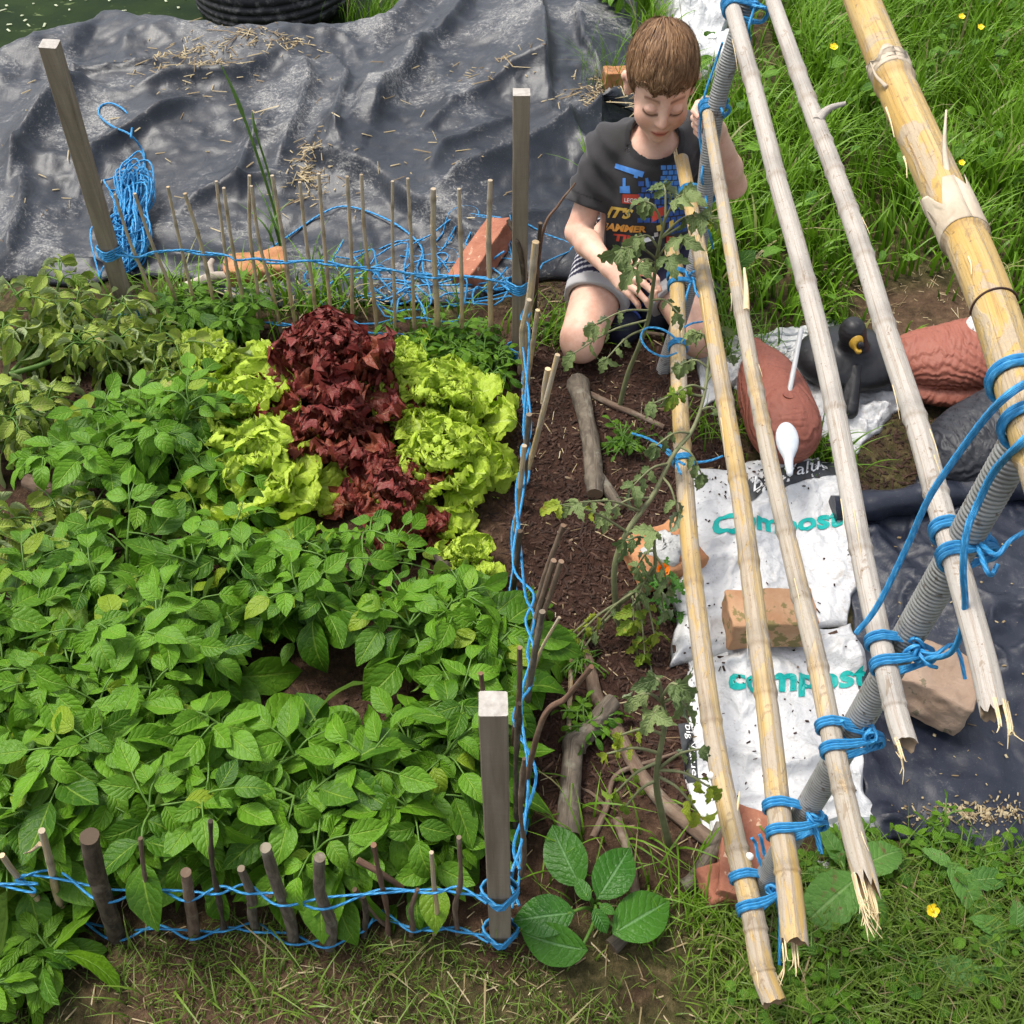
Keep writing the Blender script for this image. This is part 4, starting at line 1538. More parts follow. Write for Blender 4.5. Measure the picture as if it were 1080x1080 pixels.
def pole(pix, zf, zb, w0, w1, mat, label, nodes_px, sheath=None, extra=None, hollow=True, fray=None, jag=.010):
    zy = lambda y: zf + (zb - zf) * (y - .66) / (1.94 - .66)
    q = pole_pts(pix, zy)
    L = np.linalg.norm(np.diff(q, axis=0), axis=1).sum()
    n = int(L / .006)
    p = spl(q, n)
    pr = A([proj(x) for x in p])
    s = np.linspace(0, 1, n)
    wpx = w0 + (w1 - w0) * s
    r = wpx / 2 * pr[:, 2] / FPX
    # a pole tapers evenly
    k = np.polyfit(s, r, 1)
    r = np.polyval(k, s)
    col = np.ones((n, 3))
    for ny_ in nodes_px:
        i = int(np.argmin(np.abs(pr[:, 1] - ny_)))
        d = np.arange(n) - i
        dm = d * (L / n)
        r = r * (1 + .10 * np.exp(-(dm / .006) ** 2) - .05 * np.exp(-((dm - .012) / .005) ** 2))
        col *= 1 - A([.35, .45, .55]) * np.exp(-((dm - .004) / .0022) ** 2)[:, None]
        col *= 1 - .22 * np.exp(-((dm + .012) / .018) ** 2)[:, None]
    mb = MB()
    sd_ = int(RN.integers(900))
    tube(mb, p, r, 22, False, .5, col, lambda th, l: 1 + .015 * vnoise(np.stack(np.broadcast_arrays(np.cos(th), np.sin(th), l * 6), -1), 1, sd_), hollow=hollow, capcol=(.62, .48, .34), jag=jag)
    # frayed fibres at the cut ends
    if fray:
        fa = RN.uniform(0, 6.28)
        for e, cnt, ln in fray:
            i = n - 1 if e else 0
            d = unit(p[i] - p[i - 6]) if e else unit(p[0] - p[6])
            t_, N, B = frames(p)
            for _ in range(cnt):
                th = RN.normal(fa, .9)
                o_ = N[i] * math.cos(th) * r[i] * .92 + B[i] * math.sin(th) * r[i] * .92
                a_ = p[i] + o_ - d * .004
                l = ln * RN.uniform(.3, 1)
                pp = spl([a_, a_ + d * (l * .5 + .02), a_ + d * (l + .02) + RN.normal(0, .006, 3)], 6)
                tube(mb, pp, np.linspace(.0013, .0003, 6) * RN.uniform(.6, 1.5), 4, True, RN.random(), mi=1)
    t_, N, B = frames(p)
    for _ in range(7):
        i = int(RN.integers(10, n - 20))
        th = RN.uniform(0, 6.28)
        j = min(i + int(RN.integers(4, 18)), n - 1)
        a_ = p[i] + (N[i] * math.cos(th) + B[i] * math.sin(th)) * r[i]
        m_ = (p[i] + p[j]) / 2 + (N[i] * math.cos(th) + B[i] * math.sin(th)) * (r[i] + .0012)
        b_ = p[j] + (N[j] * math.cos(th + .1) + B[j] * math.sin(th + .1)) * (r[j] + RN.uniform(.001, .006))
        tube(mb, spl([a_, m_, b_], 6), np.linspace(.0011, .0003, 6) * (r[i] / .016), 4, True, RN.random(), mi=1)
    root = obj('bamboo_pole', mb, [mat, MT['fibre']], origin=p[n // 2] - A([0, 0, r[n // 2]]))
    tag(root, label, 'bamboo pole', 'bamboo poles tied across the ribbed pipes')
    POLES.append((p, r, pr, root))
    return p, r, pr, root


fray_ang = (0, 6.28)
pole([(708, 262), (714, 300), (716, 400), (721, 490), (729, 590), (742, 700), (757, 800), (776, 890), (794, 965), (804, 1022), (816, 1056)], .13, .26, 15, 27, MT['bam_gold'], 'lowest bamboo pole, bent at its near end close to the turf', [283, 470, 615, 760, 897, 980, 1025], hollow=True, jag=.006)
pole([(719, 168), (734, 245), (752, 350), (769, 450), (782, 530), (797, 650), (811, 760), (822, 860), (832, 930), (838, 990)], .335, .44, 14, 29, MT['bam_gold'], 'second lowest bamboo pole, its near end cut off beside a dock leaf', [300, 424, 505, 590, 680, 730, 920], fray=[(0, 12, .015), (1, 9, .035)])
pole([(744, 106), (760, 200), (777, 300), (795, 400), (815, 500), (838, 600), (862, 700), (880, 790), (900, 880), (912, 925)], .54, .625, 12, 26, MT['bam_cream'], 'bamboo pole third from the ground with a long frayed near end', [200, 330, 412, 445, 560, 630, 705, 832], jag=.040, fray=[(1, 34, .045)])
pole([(763, -25), (792, 80), (820, 190), (840, 260), (868, 370), (888, 470), (908, 580), (927, 670), (945, 750), (955, 783)], .70, .83, 17, 26, MT['bam_grey'], 'pale greyish bamboo pole, third from the thickest one', [80, 187, 297, 430, 580, 672, 745], jag=.008, fray=[(1, 4, .014)])
pole([(806, -25), (850, 100), (880, 180), (908, 260), (935, 350), (968, 450), (990, 530), (1010, 600), (1035, 690), (1048, 748)], .85, .84, 16, 30, MT['bam_grey'], 'bleached whitish bamboo pole with a twig stub, beside the thickest one', [75, 105, 152, 180, 222, 272, 342, 440, 520, 590], jag=.012, fray=[(1, 8, .016)])
pole([(897, -30), (945, 90), (985, 180), (1022, 260), (1050, 330), (1078, 420), (1112, 530), (1150, 650)], 1.02, .95, 37, 54, MT['bam_thick'], 'thickest golden bamboo pole, topmost and nearest the camera', [85, 250, 480], hollow=True)


def at_px(k, py):
    p, r, pr, root = POLES[k]
    i = int(np.argmin(np.abs(pr[:, 1] - py)))
    i = min(max(i, 3), len(p) - 4)
    return p[i], r[i], unit(p[i + 3] - p[i - 3]), root


# side shoots, slivers and sheaths
def shoot(k, py, pix, dz, r0, r1, name, mat):
    p, r, d, root = at_px(k, py)
    z0 = p[2] + r * .6
    pts = [PZ(a, b, z0 + dz * i / max(len(pix) - 1, 1)) for i, (a, b) in enumerate(pix)]
    mb = MB()
    q = spl(pts, 16)
    tube(mb, q, np.linspace(r0, r1, 16), 7, True, .5)
    obj(name, mb, mat, root)


shoot(4, 128, [(862, 128), (869, 119), (878, 113), (892, 109)], .015, .008, .003, 'side_twig', MT['bam_grey'])
shoot(2, 320, [(787, 328), (787, 305), (785, 283)], .01, .006, .002, 'splinter', MT['fibre'])
shoot(0, 870, [(772, 875), (778, 850), (780, 835)], .004, .004, .001, 'splinter', MT['fibre'])

def sheath(k, py0, py1, flare, spikes, open_=(0, 6.28)):
    p, r, pr, root = POLES[k]
    i0 = int(np.argmin(np.abs(pr[:, 1] - py0))); i1 = int(np.argmin(np.abs(pr[:, 1] - py1)))
    t_, N, B = frames(p)
    m = 18; n = i1 - i0
    th = np.linspace(open_[0], open_[1], 30)
    P = np.zeros((m, 30, 3))
    for a in range(m):
        s = a / (m - 1)                                   # 0 = torn upper rim, 1 = node
        edge = .35 * fbm(np.stack([np.cos(th) * 2, np.sin(th) * 2, 0 * th], -1), 1.3, 4, 91 + k)
        idx = np.clip(i1 - (1 - s) * n * (.75 + edge), 1, len(p) - 2)
        ii = idx.astype(int)
        rad = r[i1] * (1.03 + flare * (1 - s) ** 3 + .03 * vnoise(np.stack([np.cos(th), np.sin(th), s + 0 * th], -1), 3, 8))
        P[a] = p[ii] + (N[ii] * np.cos(th)[:, None] + B[ii] * np.sin(th)[:, None]) * rad[:, None]
    mb = MB()
    grid(mb, P)
    for pts, r0 in spikes:
        tube(mb, spl(pts, 12), np.linspace(r0, r0 * .25, 12), 6, True, .5)
    o = obj('dry_sheath', mb, MT['sheath'], root)
    sm = o.modifiers.new('thickness', 'SOLIDIFY'); sm.thickness = .0008
    return o


pz = POLES[5][0][len(POLES[5][0]) // 2][2]
sheath(5, 195, 250, .04, [([PZ(1000, 190, 1.015), PZ(996, 155, 1.03), PZ(998, 116, 1.05)], .0042), ([PZ(995, 245, 1.0), PZ(985, 232, 1.01), PZ(978, 222, 1.02)], .0025)], (0, 6.28))
sheath(5, 66, 84, .06, [([PZ(935, 92, 1.0), PZ(924, 80, 1.0), PZ(918, 66, 1.0)], .003)], (0, 6.28))
# a twist of thread round the thick pole
p, r, d, root = at_px(5, 322)
mb = MB()
M = basis(d)
t = np.linspace(.3, 3.4, 30)
tube(mb, p + np.outer(np.cos(t) * r * 1.03, -M[:, 0]) + np.outer(np.sin(t) * r * 1.03, M[:, 2]) + np.outer(t * .003, d), .0011, 6)
o = obj('thread', mb, plain('dark_thread', (.03, .015, .01), (.06, .03, .02), 50), root)


# ------------------------------------------------------------------ lashings
def tie(k, py, pipe, label, tails=(), rt=.0034, gap=.013, strands=3, knot=.010, name='twine_tie', noloop=False):
    rt *= .78
    knot *= .85
    p, r, a, root = at_px(k, py)
    if pipe is not None:
        Pp = spl(pipe, 400)
        j = int(np.argmin(np.linalg.norm(Pp - p, axis=1)))
        c = Pp[j]
        D = max(np.linalg.norm(c - p), r + .012)
        nn = unit(c - p - a * a.dot(c - p))
        rq = .0168
    else:
        nn = A([1.0, 0, 0]); nn = unit(nn - a * a.dot(nn)); D = r * .3; rq = r * .7
    b = np.cross(a, nn)
    mb = MB()
    if not noloop:
        for s in (-1, 1):
            for q in range(strands):
                off = s * gap + (q - (strands - 1) / 2) * rt * 1.75 + RN.normal(0, .0006)
                R_ = r + rt * .9 + .0006
                if D + rq <= r + .01:
                    t = np.linspace(0, 2 * np.pi, 28)
                    pts = [p + a * (off * .8) + (nn * math.cos(x) + b * math.sin(x)) * R_ for x in t]
                    tube(mb, A(pts), rt, 7, False, RN.random())
                    continue
                pts = []
                for x in np.linspace(.5 * np.pi, 1.5 * np.pi, 9):
                    pts.append(p + a * off + nn * math.cos(x) * R_ + b * math.sin(x) * R_)
                w = .25
                pts.append(p + a * (off * .8) + nn * (D * .55) - b * (R_ * .97))
                pts.append(p + a * (off * w) + nn * (D + rq * .7) - b * (R_ * .75))
                pts.append(p + a * (off * w) + nn * (D + rq + rt) - b * R_ * .3)
                pts.append(p + a * (off * w) + nn * (D + rq + rt) + b * R_ * .3)
                pts.append(p + a * (off * w) + nn * (D + rq * .7) + b * (R_ * .75))
                pts.append(p + a * (off * .8) + nn * (D * .55) + b * (R_ * .97))
                tube(mb, spl(pts, 72, True)[list(range(72)) + [0]], rt, 7, False, RN.random())
    kc = p + nn * (D * .62) + b * (r * .2) + A([0, 0, r * .9]) * 0
    up_ = unit(CAM - p)
    up_ = unit(up_ - a * a.dot(up_))
    kc = p + nn * (D + rq * .2) + up_ * (r + .004)
    for q in range(5 if knot else 0):
        t = np.linspace(0, 2 * np.pi, 22)
        e1 = unit(RN.normal(0, 1, 3)); e2 = unit(np.cross(e1, RN.normal(0, 1, 3)))
        tube(mb, kc + RN.normal(0, knot * .3, 3) + np.outer(np.cos(t) * knot * RN.uniform(.7, 1.2), e1) + np.outer(np.sin(t) * knot * .7, e2), rt * 1.0, 6, False, RN.random())
    for tl in tails:
        pts = [x if len(x) == 3 else kc for x in tl]
        n = 12 * len(pts)
        tube(mb, spl(pts, n), np.linspace(rt * 1.1, rt * .9, n), 7, True, RN.random())
    o = obj(name, mb, MT['twine'], origin=p)
    return tag(o, label, 'twine tie', 'blue twine ties on the bamboo frame')


K = (0,)
tie(0, 940, FPIPE, 'blue twine tie on the lowest pole at the near pipe, one tail hanging straight down', [[K, PZ(815, 935, .14), PZ(822, 965, .10), PZ(822, 1018, .05)], [K, PZ(806, 900, .17), PZ(803, 885, .19), PZ(801, 880, .195)], [K, PZ(800, 905, .17), PZ(797, 890, .18), PZ(793, 884, .19)]], .0033, .022, 3)
tie(1, 866, FPIPE, 'blue twine tie on the second lowest pole at the near pipe, short tail down right', [[K, PZ(863, 880, .33), PZ(867, 900, .31)], [K, PZ(860, 878, .33), PZ(864, 897, .31)], [K, PZ(848, 845, .36), PZ(850, 838, .37)]], .0031, .018, 3)
tie(2, 780, FPIPE, 'blue twine tie on the third pole from the ground at the near pipe', [[K, PZ(893, 768, .56), PZ(888, 760, .57)], [K, PZ(915, 790, .53), PZ(926, 775, .54)]], .0029, .015, 3)
tie(3, 688, FPIPE, 'blue twine tie joining the pale greyish pole to the near pipe', [[K, PZ(985, 690, .72), PZ(1003, 680, .72), PZ(1012, 690, .71), PZ(1018, 716, .69)], [K, PZ(978, 700, .71), PZ(988, 704, .70)]], .0028, .014, 3, knot=.011)
tie(4, 575, FPIPE, 'blue twine tie joining the bleached whitish pole to the near pipe', [[K, PZ(1050, 585, .88), PZ(1066, 570, .89), PZ(1090, 555, .9)], [K, PZ(1040, 600, .87), PZ(1046, 606, .86), PZ(1052, 596, .86)]], .0031, .016, 3, knot=.012)
tie(5, 425, FPIPE, 'blue twine tie on the thickest pole with long loose cords hanging from it',
    [[PZ(1086, 402, 1.05), PZ(1064, 416, 1.055), PZ(1040, 440, 1.02), PZ(1010, 480, .97), PZ(980, 525, .92), PZ(955, 580, .86), PZ(925, 640, .80), PZ(903, 668, .77)],
     [PZ(1096, 448, 1.04), PZ(1078, 466, 1.04), PZ(1050, 495, .99), PZ(1032, 530, .95), PZ(1020, 560, .93), PZ(1016, 600, .90), PZ(1018, 640, .86), PZ(1012, 672, .82), PZ(1000, 690, .79), PZ(978, 695, .76)]], .0040, .030, 2, knot=.012)
tie(0, 296, BPIPE, 'blue twine tie on the lowest pole at the far pipe before the boy', [[K, PZ(722, 320, .25), PZ(720, 345, .22)], [K, PZ(735, 310, .27), PZ(745, 318, .26)]], .0032, .015, 3, knot=.014)
tie(1, 207, BPIPE, 'blue twine tie on the second lowest pole at the far pipe before the shirt', [[K, PZ(746, 232, .46), PZ(752, 262, .40)], [K, PZ(740, 190, .5), PZ(741, 170, .53), PZ(738, 140, .58), PZ(742, 105, .64), PZ(757, 60, .71), PZ(762, 45, .74)]], .0032, .016, 3, knot=.018)
tie(2, 112, BPIPE, 'blue twine tie on the third pole at the far pipe beside the boy\'s ear', [[K, PZ(762, 118, .64), PZ(764, 124, .62)]], .0032, .010, 3, knot=.012)
tie(3, 6, BPIPE, 'blue twine tie at the top of the far pipe joining two pale poles', [[K, PZ(795, 6, .85), PZ(808, 8, .86)], [K, PZ(790, 28, .82), PZ(792, 48, .78)]], .0032, .008, 3, knot=.008)
tie(0, 487, None, 'blue twine band round the lowest pole holding a tomato stem', [[PZ(722, 490, .26), PZ(708, 482, .25), PZ(696, 470, .25), PZ(682, 462, .25), PZ(666, 457, .25)], [PZ(718, 500, .25), PZ(708, 478, .255), PZ(694, 468, .25)], [PZ(732, 488, .25), PZ(748, 486, .24), PZ(762, 481, .235)]], .0030, .004, 2, knot=0)
tie(0, 366, None, 'blue twine loop joining the lowest pole to the tallest tomato stem', [[PZ(718, 362, .28), PZ(700, 348, .27), PZ(682, 346, .26), PZ(676, 356, .25), PZ(684, 369, .25), PZ(700, 376, .25), PZ(714, 372, .26)], [PZ(722, 345, .27), PZ(730, 341, .27), PZ(742, 339, .26)]], .0028, .004, 2, knot=0)


# ------------------------------------------------------------------ bricks and stones
def brick(px, py, size, yaw, mat, label, z=0.0, tilt=(0, 0), amp=.004, bev=.008, name='brick', cat='brick', sub=14, extra=None, group=None):
    c = PZ(px, py, z + size[2] / 2)
    M = rotz(math.radians(yaw)) @ rotx(math.radians(tilt[0])) @ roty(math.radians(tilt[1]))
    mb = MB()
    box_mb(mb, c, size, M, sub + 8, bev * .5, noise_amp=amp * .6, seed=int(RN.integers(500)), nscale=26)
    o = obj(name, mb, mat)
    tag(o, label, cat, group)
    return o, c, M


brick(510, 268, (.075, .21, .06), -28, MT['brick_red'], 'long red brick lying behind the back canes near the far stake', z=.03, tilt=(14, -18), amp=.005)
brick(270, 285, (.15, .09, .06), 12, MT['brick_orange'], 'rounded orange brick behind the middle of the back canes', amp=.010, bev=.02, z=.005)
brick(652, 84, (.09, .06, .065), 8, MT['brick_orange'], 'small orange brick on the liner beside the boy\'s head', z=.05)
o, c, M = brick(699, 586, (.135, .115, .055), 24, MT['brick_orange'], 'broken orange brick capped with grey mortar beside the marigold', amp=.011, bev=.015)
mb = MB()
V = []
th = np.linspace(0, 2 * np.pi, 22, endpoint=False)
rad = .042 * (1 + .28 * np.cos(4 * th + .6) * .6 + .10 * np.sin(7 * th))
for k, (s, zz) in enumerate([(1.06, -.006), (1.0, .006), (.86, .010), (.5, .011), (.05, .011)]):
    V.append(np.stack([rad * s * np.cos(th), rad * s * .85 * np.sin(th), np.full(22, .0265 + zz)], -1) + (.0022 * RN.normal(0, 1, (22, 3)) if k > 1 else 0))
V = A(V) @ M.T + c + A([.002, -.004, 0])
i = np.arange(4)[:, None] * 22; j = np.arange(22)[None]; j2 = (j + 1) % 22
mb.add(V.reshape(-1, 3), np.stack([i + j, i + j2, i + 22 + j2, i + 22 + j], -1).reshape(-1, 4))
obj('mortar_cap', mb, MT['mortar'], o)
brick(783, 905, (.075, .15, .055), -14, MT['brick_red'], 'red brick beside the near end of the lowest bamboo pole', amp=.006, tilt=(0, 6))
brick(757, 932, (.055, .06, .045), 20, MT['brick_red'], 'small broken lump of red brick beside a branch end', amp=.008, bev=.012, name='brick_lump')
brick(811, 652, (.155, .085, .07), 3, MT['brick_pale'], 'worn mossy brick lying on the white compost bag', z=.025, amp=.005, bev=.012)
brick(985, 722, (.135, .105, .085), -32, MT['brick_dull'], 'pale broken brick weighing down the black sheet', z=.012, amp=.010, bev=.014)


# ------------------------------------------------------------------ white bags and the black sheet, with their printing
def sheet(name, corners, n, hfun, mat, label, cat, z0=.006, wob=.01, seed=0, tag_it=True, tint=None):
    """a crumpled sheet over the quad given by corner pixels TL TR BR BL"""
    TL, TR, BR, BL = [PZ(*c, z0)[:2] for c in corners]
    u, v = np.meshgrid(np.linspace(0, 1, n[0]), np.linspace(0, 1, n[1]))
    e = np.stack([u, v], -1)
    XY = (1 - v)[..., None] * ((1 - u)[..., None] * TL + u[..., None] * TR) + v[..., None] * ((1 - u)[..., None] * BL + u[..., None] * BR)
    XY = XY + wob * np.stack([fbm(XY, 9, 3, seed + 3), fbm(XY, 9, 3, seed + 4)], -1)
    edge = np.minimum(np.minimum(u, 1 - u), np.minimum(v, 1 - v))
    Zs = gh(XY[..., 0], XY[..., 1]) + z0 + hfun(XY[..., 0], XY[..., 1]) * sstep(0, .05, edge) + .001
    Zs = Zs - (z0 * .8) * (edge <= 0)
    mb = MB()
    grid(mb, np.concatenate([XY, Zs[..., None]], -1), uv=e, flip=True)
    o = obj(name, mb, mat)
    sm = o.modifiers.new('thickness', 'SOLIDIFY'); sm.thickness = .0016; sm.offset = -1
    if tag_it:
        tag(o, label, cat)
    V = np.concatenate([XY, Zs[..., None]], -1).reshape(-1, 3)
    nx_ = n[0]
    i = np.arange(n[1] - 1)[:, None] * nx_; j = np.arange(nx_ - 1)[None]
    q = np.stack([i + j, i + j + 1, i + nx_ + j + 1, i + nx_ + j], -1).reshape(-1, 4)
    bvh = BVHTree.FromPolygons([tuple(x) for x in V], [tuple(int(y) for y in x) for x in q])
    return o, bvh


def crumple(sc, amp, seed, puff=0.0):
    def f(x, y):
        p = np.stack([x, y], -1)
        w = p + .03 * np.stack([fbm(p, 7, 2, seed + 7), fbm(p, 7, 2, seed + 8)], -1)
        r = np.clip(1 - np.abs(fbm(w, sc, 4, seed, .55)), 0, 1)
        r2 = np.clip(1 - np.abs(fbm(w + 3.3, sc * 2.6, 3, seed + 1)), 0, 1)
        return np.maximum(amp * (r ** 2.2 - .35) + amp * .28 * (r2 ** 3 - .3) + puff, .0)
    return f


def drop(bvh, p, dz):
    h = bvh.ray_cast(Vector((p[0], p[1], 1.5)), Vector((0, 0, -1)))
    return (h[0].z if h[0] is not None else p[2]) + dz


def text_faces(body, cuts=2, bold=.02, shear=0.0):
    cu = bpy.data.curves.new('t', 'FONT')
    cu.body = body
    cu.size = 1.0
    cu.offset = bold
    cu.shear = shear
    cu.resolution_u = 3
    ob = bpy.data.objects.new('t', cu)
    COL.objects.link(ob)
    dg = bpy.context.evaluated_depsgraph_get()
    me = bpy.data.meshes.new_from_object(ob.evaluated_get(dg))
    bpy.data.objects.remove(ob)
    bpy.data.curves.remove(cu)
    bm = bmesh.new()
    bm.from_mesh(me)
    bmesh.ops.triangulate(bm, faces=bm.faces)
    for _ in range(cuts):
        long_e = [e for e in bm.edges if e.calc_length() > .16]
        if long_e:
            bmesh.ops.subdivide_edges(bm, edges=long_e, cuts=1)
            bmesh.ops.triangulate(bm, faces=bm.faces)
    V = A([v.co[:] for v in bm.verts]); bm.verts.index_update()
    Q = A([[v.index for v in f.verts] for f in bm.faces])
    bm.free()
    bpy.data.meshes.remove(me)
    lo, hi = V.min(0), V.max(0)
    V = V[:, :2] - lo[:2]
    return V / (hi - lo)[:2], Q, (hi - lo)[0] / (hi - lo)[1]


def print_on(parent, bvh, body, quad, mat, name='lettering', dz=.0022, z=.02, bold=.02, shear=0.0, arc=0.0):
    """lettering mapped into the pixel quad TL TR BR BL, laid on the sheet"""
    V, Q, asp = text_faces(body, 2, bold, shear)
    TL, TR, BR, BL = [PZ(*c, z) for c in quad]
    u, v = V[:, 0:1], V[:, 1:2]
    v = v + arc * (u - .5) ** 2
    P = v * ((1 - u) * TL + u * TR) + (1 - v) * ((1 - u) * BL + u * BR)
    P[:, 2] = [drop(bvh, p, dz) for p in P]
    mb = MB().add(P, Q)
    return obj(name, mb, mat, parent, smooth=False)


def patch_on(parent, bvh, quad, mat, name='printed_band', dz=.0014, z=.02, n=(24, 8), wob=0.0):
    TL, TR, BR, BL = [PZ(*c, z) for c in quad]
    u, v = np.meshgrid(np.linspace(0, 1, n[0]), np.linspace(0, 1, n[1]))
    u, v = u[..., None], v[..., None]
    P = (1 - v) * ((1 - u) * TL + u * TR) + v * ((1 - u) * BL + u * BR)
    P[..., 2] = A([drop(bvh, p, dz) for p in P.reshape(-1, 3)]).reshape(P.shape[:2])
    mb = MB()
    grid(mb, P, flip=True)
    return obj(name, mb, mat, parent)


# black sheet at the right
o, tb = sheet('plastic_sheet', [(884, 548), (1200, 505), (1260, 905), (925, 900)], (150, 130), crumple(5, .030, 201), MT['tarp'], 'smaller black plastic sheet on the ground at the right under the pale broken brick', 'plastic sheet', .004, .02, 5)
# its rolled far edge
mb = MB()
q = spl([PZ(878, 535, .03), PZ(930, 530, .035), PZ(990, 522, .035), PZ(1060, 514, .035), PZ(1180, 500, .035)], 70)
q[:, 2] += .006 * fbm(q, 12, 3, 77)
tube(mb, q, .030 * (1 + .15 * fbm(q, 15, 2, 78)), 14, True, .5, None, lambda th, l: 1 + .22 * fbm(np.stack(np.broadcast_arrays(np.cos(th), np.sin(th), l * 12), -1), 1.4, 3, 79))
obj('rolled_edge', mb, MT['tarp'], o)

# compost bags
lower, lb = sheet('compost_bag', [(712, 655), (910, 655), (929, 876), (738, 892)], (110, 120), crumple(6, .030, 301, .006), MT['bag'], 'white compost bag with a black side band, the nearer of two under the brick', 'compost bag', .006, .016, 11)
upper, ub = sheet('compost_bag', [(722, 494), (893, 480), (906, 652), (708, 700)], (110, 110), crumple(5, .026, 337, .008), MT['bag'], 'white compost bag with teal lettering lying under the bamboo, the farther of two', 'compost bag', .018, .016, 13)
print_on(upper, ub, 'Compost', [(752, 540), (890, 531), (890, 556), (752, 570)], MT['print_teal'], bold=.035, z=.03)
band = patch_on(upper, ub, [(786, 508), (886, 480), (888, 497), (790, 525)], MT['print_black'], z=.03)
print_on(band, ub, 'big Value', [(792, 508), (872, 485), (875, 498), (796, 522)], MT['print_white'], dz=.0034, bold=.0, shear=.2, z=.03)
print_on(lower, lb, 'compost', [(768, 706), (919, 698), (919, 722), (768, 738)], MT['print_teal'], bold=.035, z=.02)
band = patch_on(lower, lb, [(715, 764), (729, 762), (738, 822), (724, 824)], MT['print_black'], z=.015, n=(8, 26))
print_on(band, lb, 'big Value', [(729, 764), (737, 815), (729, 816), (720, 766)], MT['print_white'], dz=.0032, bold=.0, shear=.2, z=.015)
band = patch_on(lower, lb, [(862, 865), (918, 862), (918, 872), (862, 876)], MT['print_grey'], z=.015)
print_on(band, lb, 'Growth.', [(869, 867), (886, 866), (886, 871), (869, 873)], MT['print_white'], dz=.003, bold=.0, z=.015)
# small print panel on the upper bag's torn side: bars
for k in range(9):
    patch_on(upper, ub, [(706 + k * 1.0, 545 + k * 2.6), (722 + k * .2, 541 + k * 2.6), (722 + k * .2, 542 + k * 2.6), (706 + k * 1.0, 546 + k * 2.6)], MT['print_grey'], 'printed_line', z=.02, n=(6, 2))
scrap, sb_ = sheet('bag_scrap', [(850, 905), (884, 912), (878, 950), (846, 944)], (40, 40), crumple(14, .012, 351), MT['bag'], 'torn scrap of bag with black print among the dock leaves', 'bag scrap', .012, .006, 17)
band = patch_on(scrap, sb_, [(852, 926), (876, 914), (880, 928), (856, 942)], MT['print_black'], z=.015)
print_on(band, sb_, 'FUTUR', [(856, 930), (876, 919), (878, 926), (858, 938)], MT['print_white'], dz=.003, bold=.03, z=.015)
s2, _ = sheet('plastic_scrap', [(856, 985), (892, 980), (886, 992), (840, 1010)], (40, 30), crumple(14, .010, 371), MT['bag'], 'torn scrap of white plastic under the cut bamboo end', 'plastic scrap', .010, .006, 19)
back, bb = sheet('plastic_bag', [(722, 380), (872, 326), (962, 412), (902, 482)], (110, 90), crumple(8, .030, 401, .004), MT['bag'], 'white printed bag lying under the duck decoys', 'plastic bag', .006, .02, 23)
for k in range(7):
    patch_on(back, bb, [(798 + k * 2, 352 + k * 6), (850 + (k % 3) * 8, 343 + k * 6), (850 + (k % 3) * 8, 345 + k * 6), (798 + k * 2, 354 + k * 6)], MT['print_grey'], 'printed_line', z=.02, n=(16, 2))
for k in range(4):
    patch_on(back, bb, [(846 + k * 8, 380 + k * 9), (872 + k * 9, 372 + k * 9), (873 + k * 9, 376 + k * 9), (847 + k * 8, 384 + k * 9)], MT['print_teal'], 'printed_line', z=.02, n=(12, 2))
small, _ = sheet('plastic_bag', [(728, 372), (800, 362), (790, 402), (740, 432)], (50, 50), crumple(10, .03, 411, .004), MT['bag'], 'small crumpled white bag between the bamboo poles and the brown duck decoy', 'plastic bag', .006, .012, 29)
far, _ = sheet('plastic_bag', [(676, -30), (772, -30), (762, 90), (712, 78)], (90, 90), crumple(3.2, .09, 421, .10), MT['bag'], 'crumpled white bag on the grass behind the boy\'s head', 'plastic bag', .01, .03, 31)


mb = MB()
cnt = 130
px = np.concatenate([RN.uniform(715, 905, cnt), RN.normal(800, 30, 90), RN.normal(735, 10, 80)]); py = np.concatenate([RN.uniform(500, 870, cnt), RN.normal(505, 12, 90), RN.normal(700, 25, 80)])
P_ = []
for a_, b_ in zip(px, py):
    q = PZ(a_, b_, .02)
    P_.append([q[0], q[1], max(drop(ub, A([q[0], q[1], 0]), 0), drop(lb, A([q[0], q[1], 0]), 0)) + .0015])
n = len(P_)
chips(mb, A(P_), RN.gamma(1.2, .0035, n) + .0008, RN.gamma(1.5, .0014, n) + .0005, RN.uniform(.0008, .003, n), RN.beta(1.2, 2.2, n), .3)
o = obj('soil_crumbs', mb, MT['chips'], origin=(.4, 1.2, .02))
tag(o, 'crumbs of soil and bark scattered over the white compost bags', 'soil crumbs', kind='stuff')


mb = MB()
P_ = []
for a_, b_ in list(zip(RN.normal(1035, 32, 260), RN.normal(852, 7, 260))) + list(zip(RN.uniform(940, 1080, 90), RN.uniform(560, 880, 90))):
    q = PZ(a_, b_, .02)
    P_.append([q[0], q[1], drop(tb, A([q[0], q[1], 0]), .002)])
n = len(P_)
chips(mb, A(P_), RN.gamma(1.6, .0035, n) + .001, RN.gamma(1.5, .0012, n) + .0006, RN.uniform(.0008, .002, n), RN.random(n), .2)
o = obj('straw_crumbs', mb, MT['straw'], origin=(.7, 1.0, .02))
tag(o, 'sandy crumbs and dry bits lying on the black plastic sheet at the right', 'crumbs', kind='stuff')


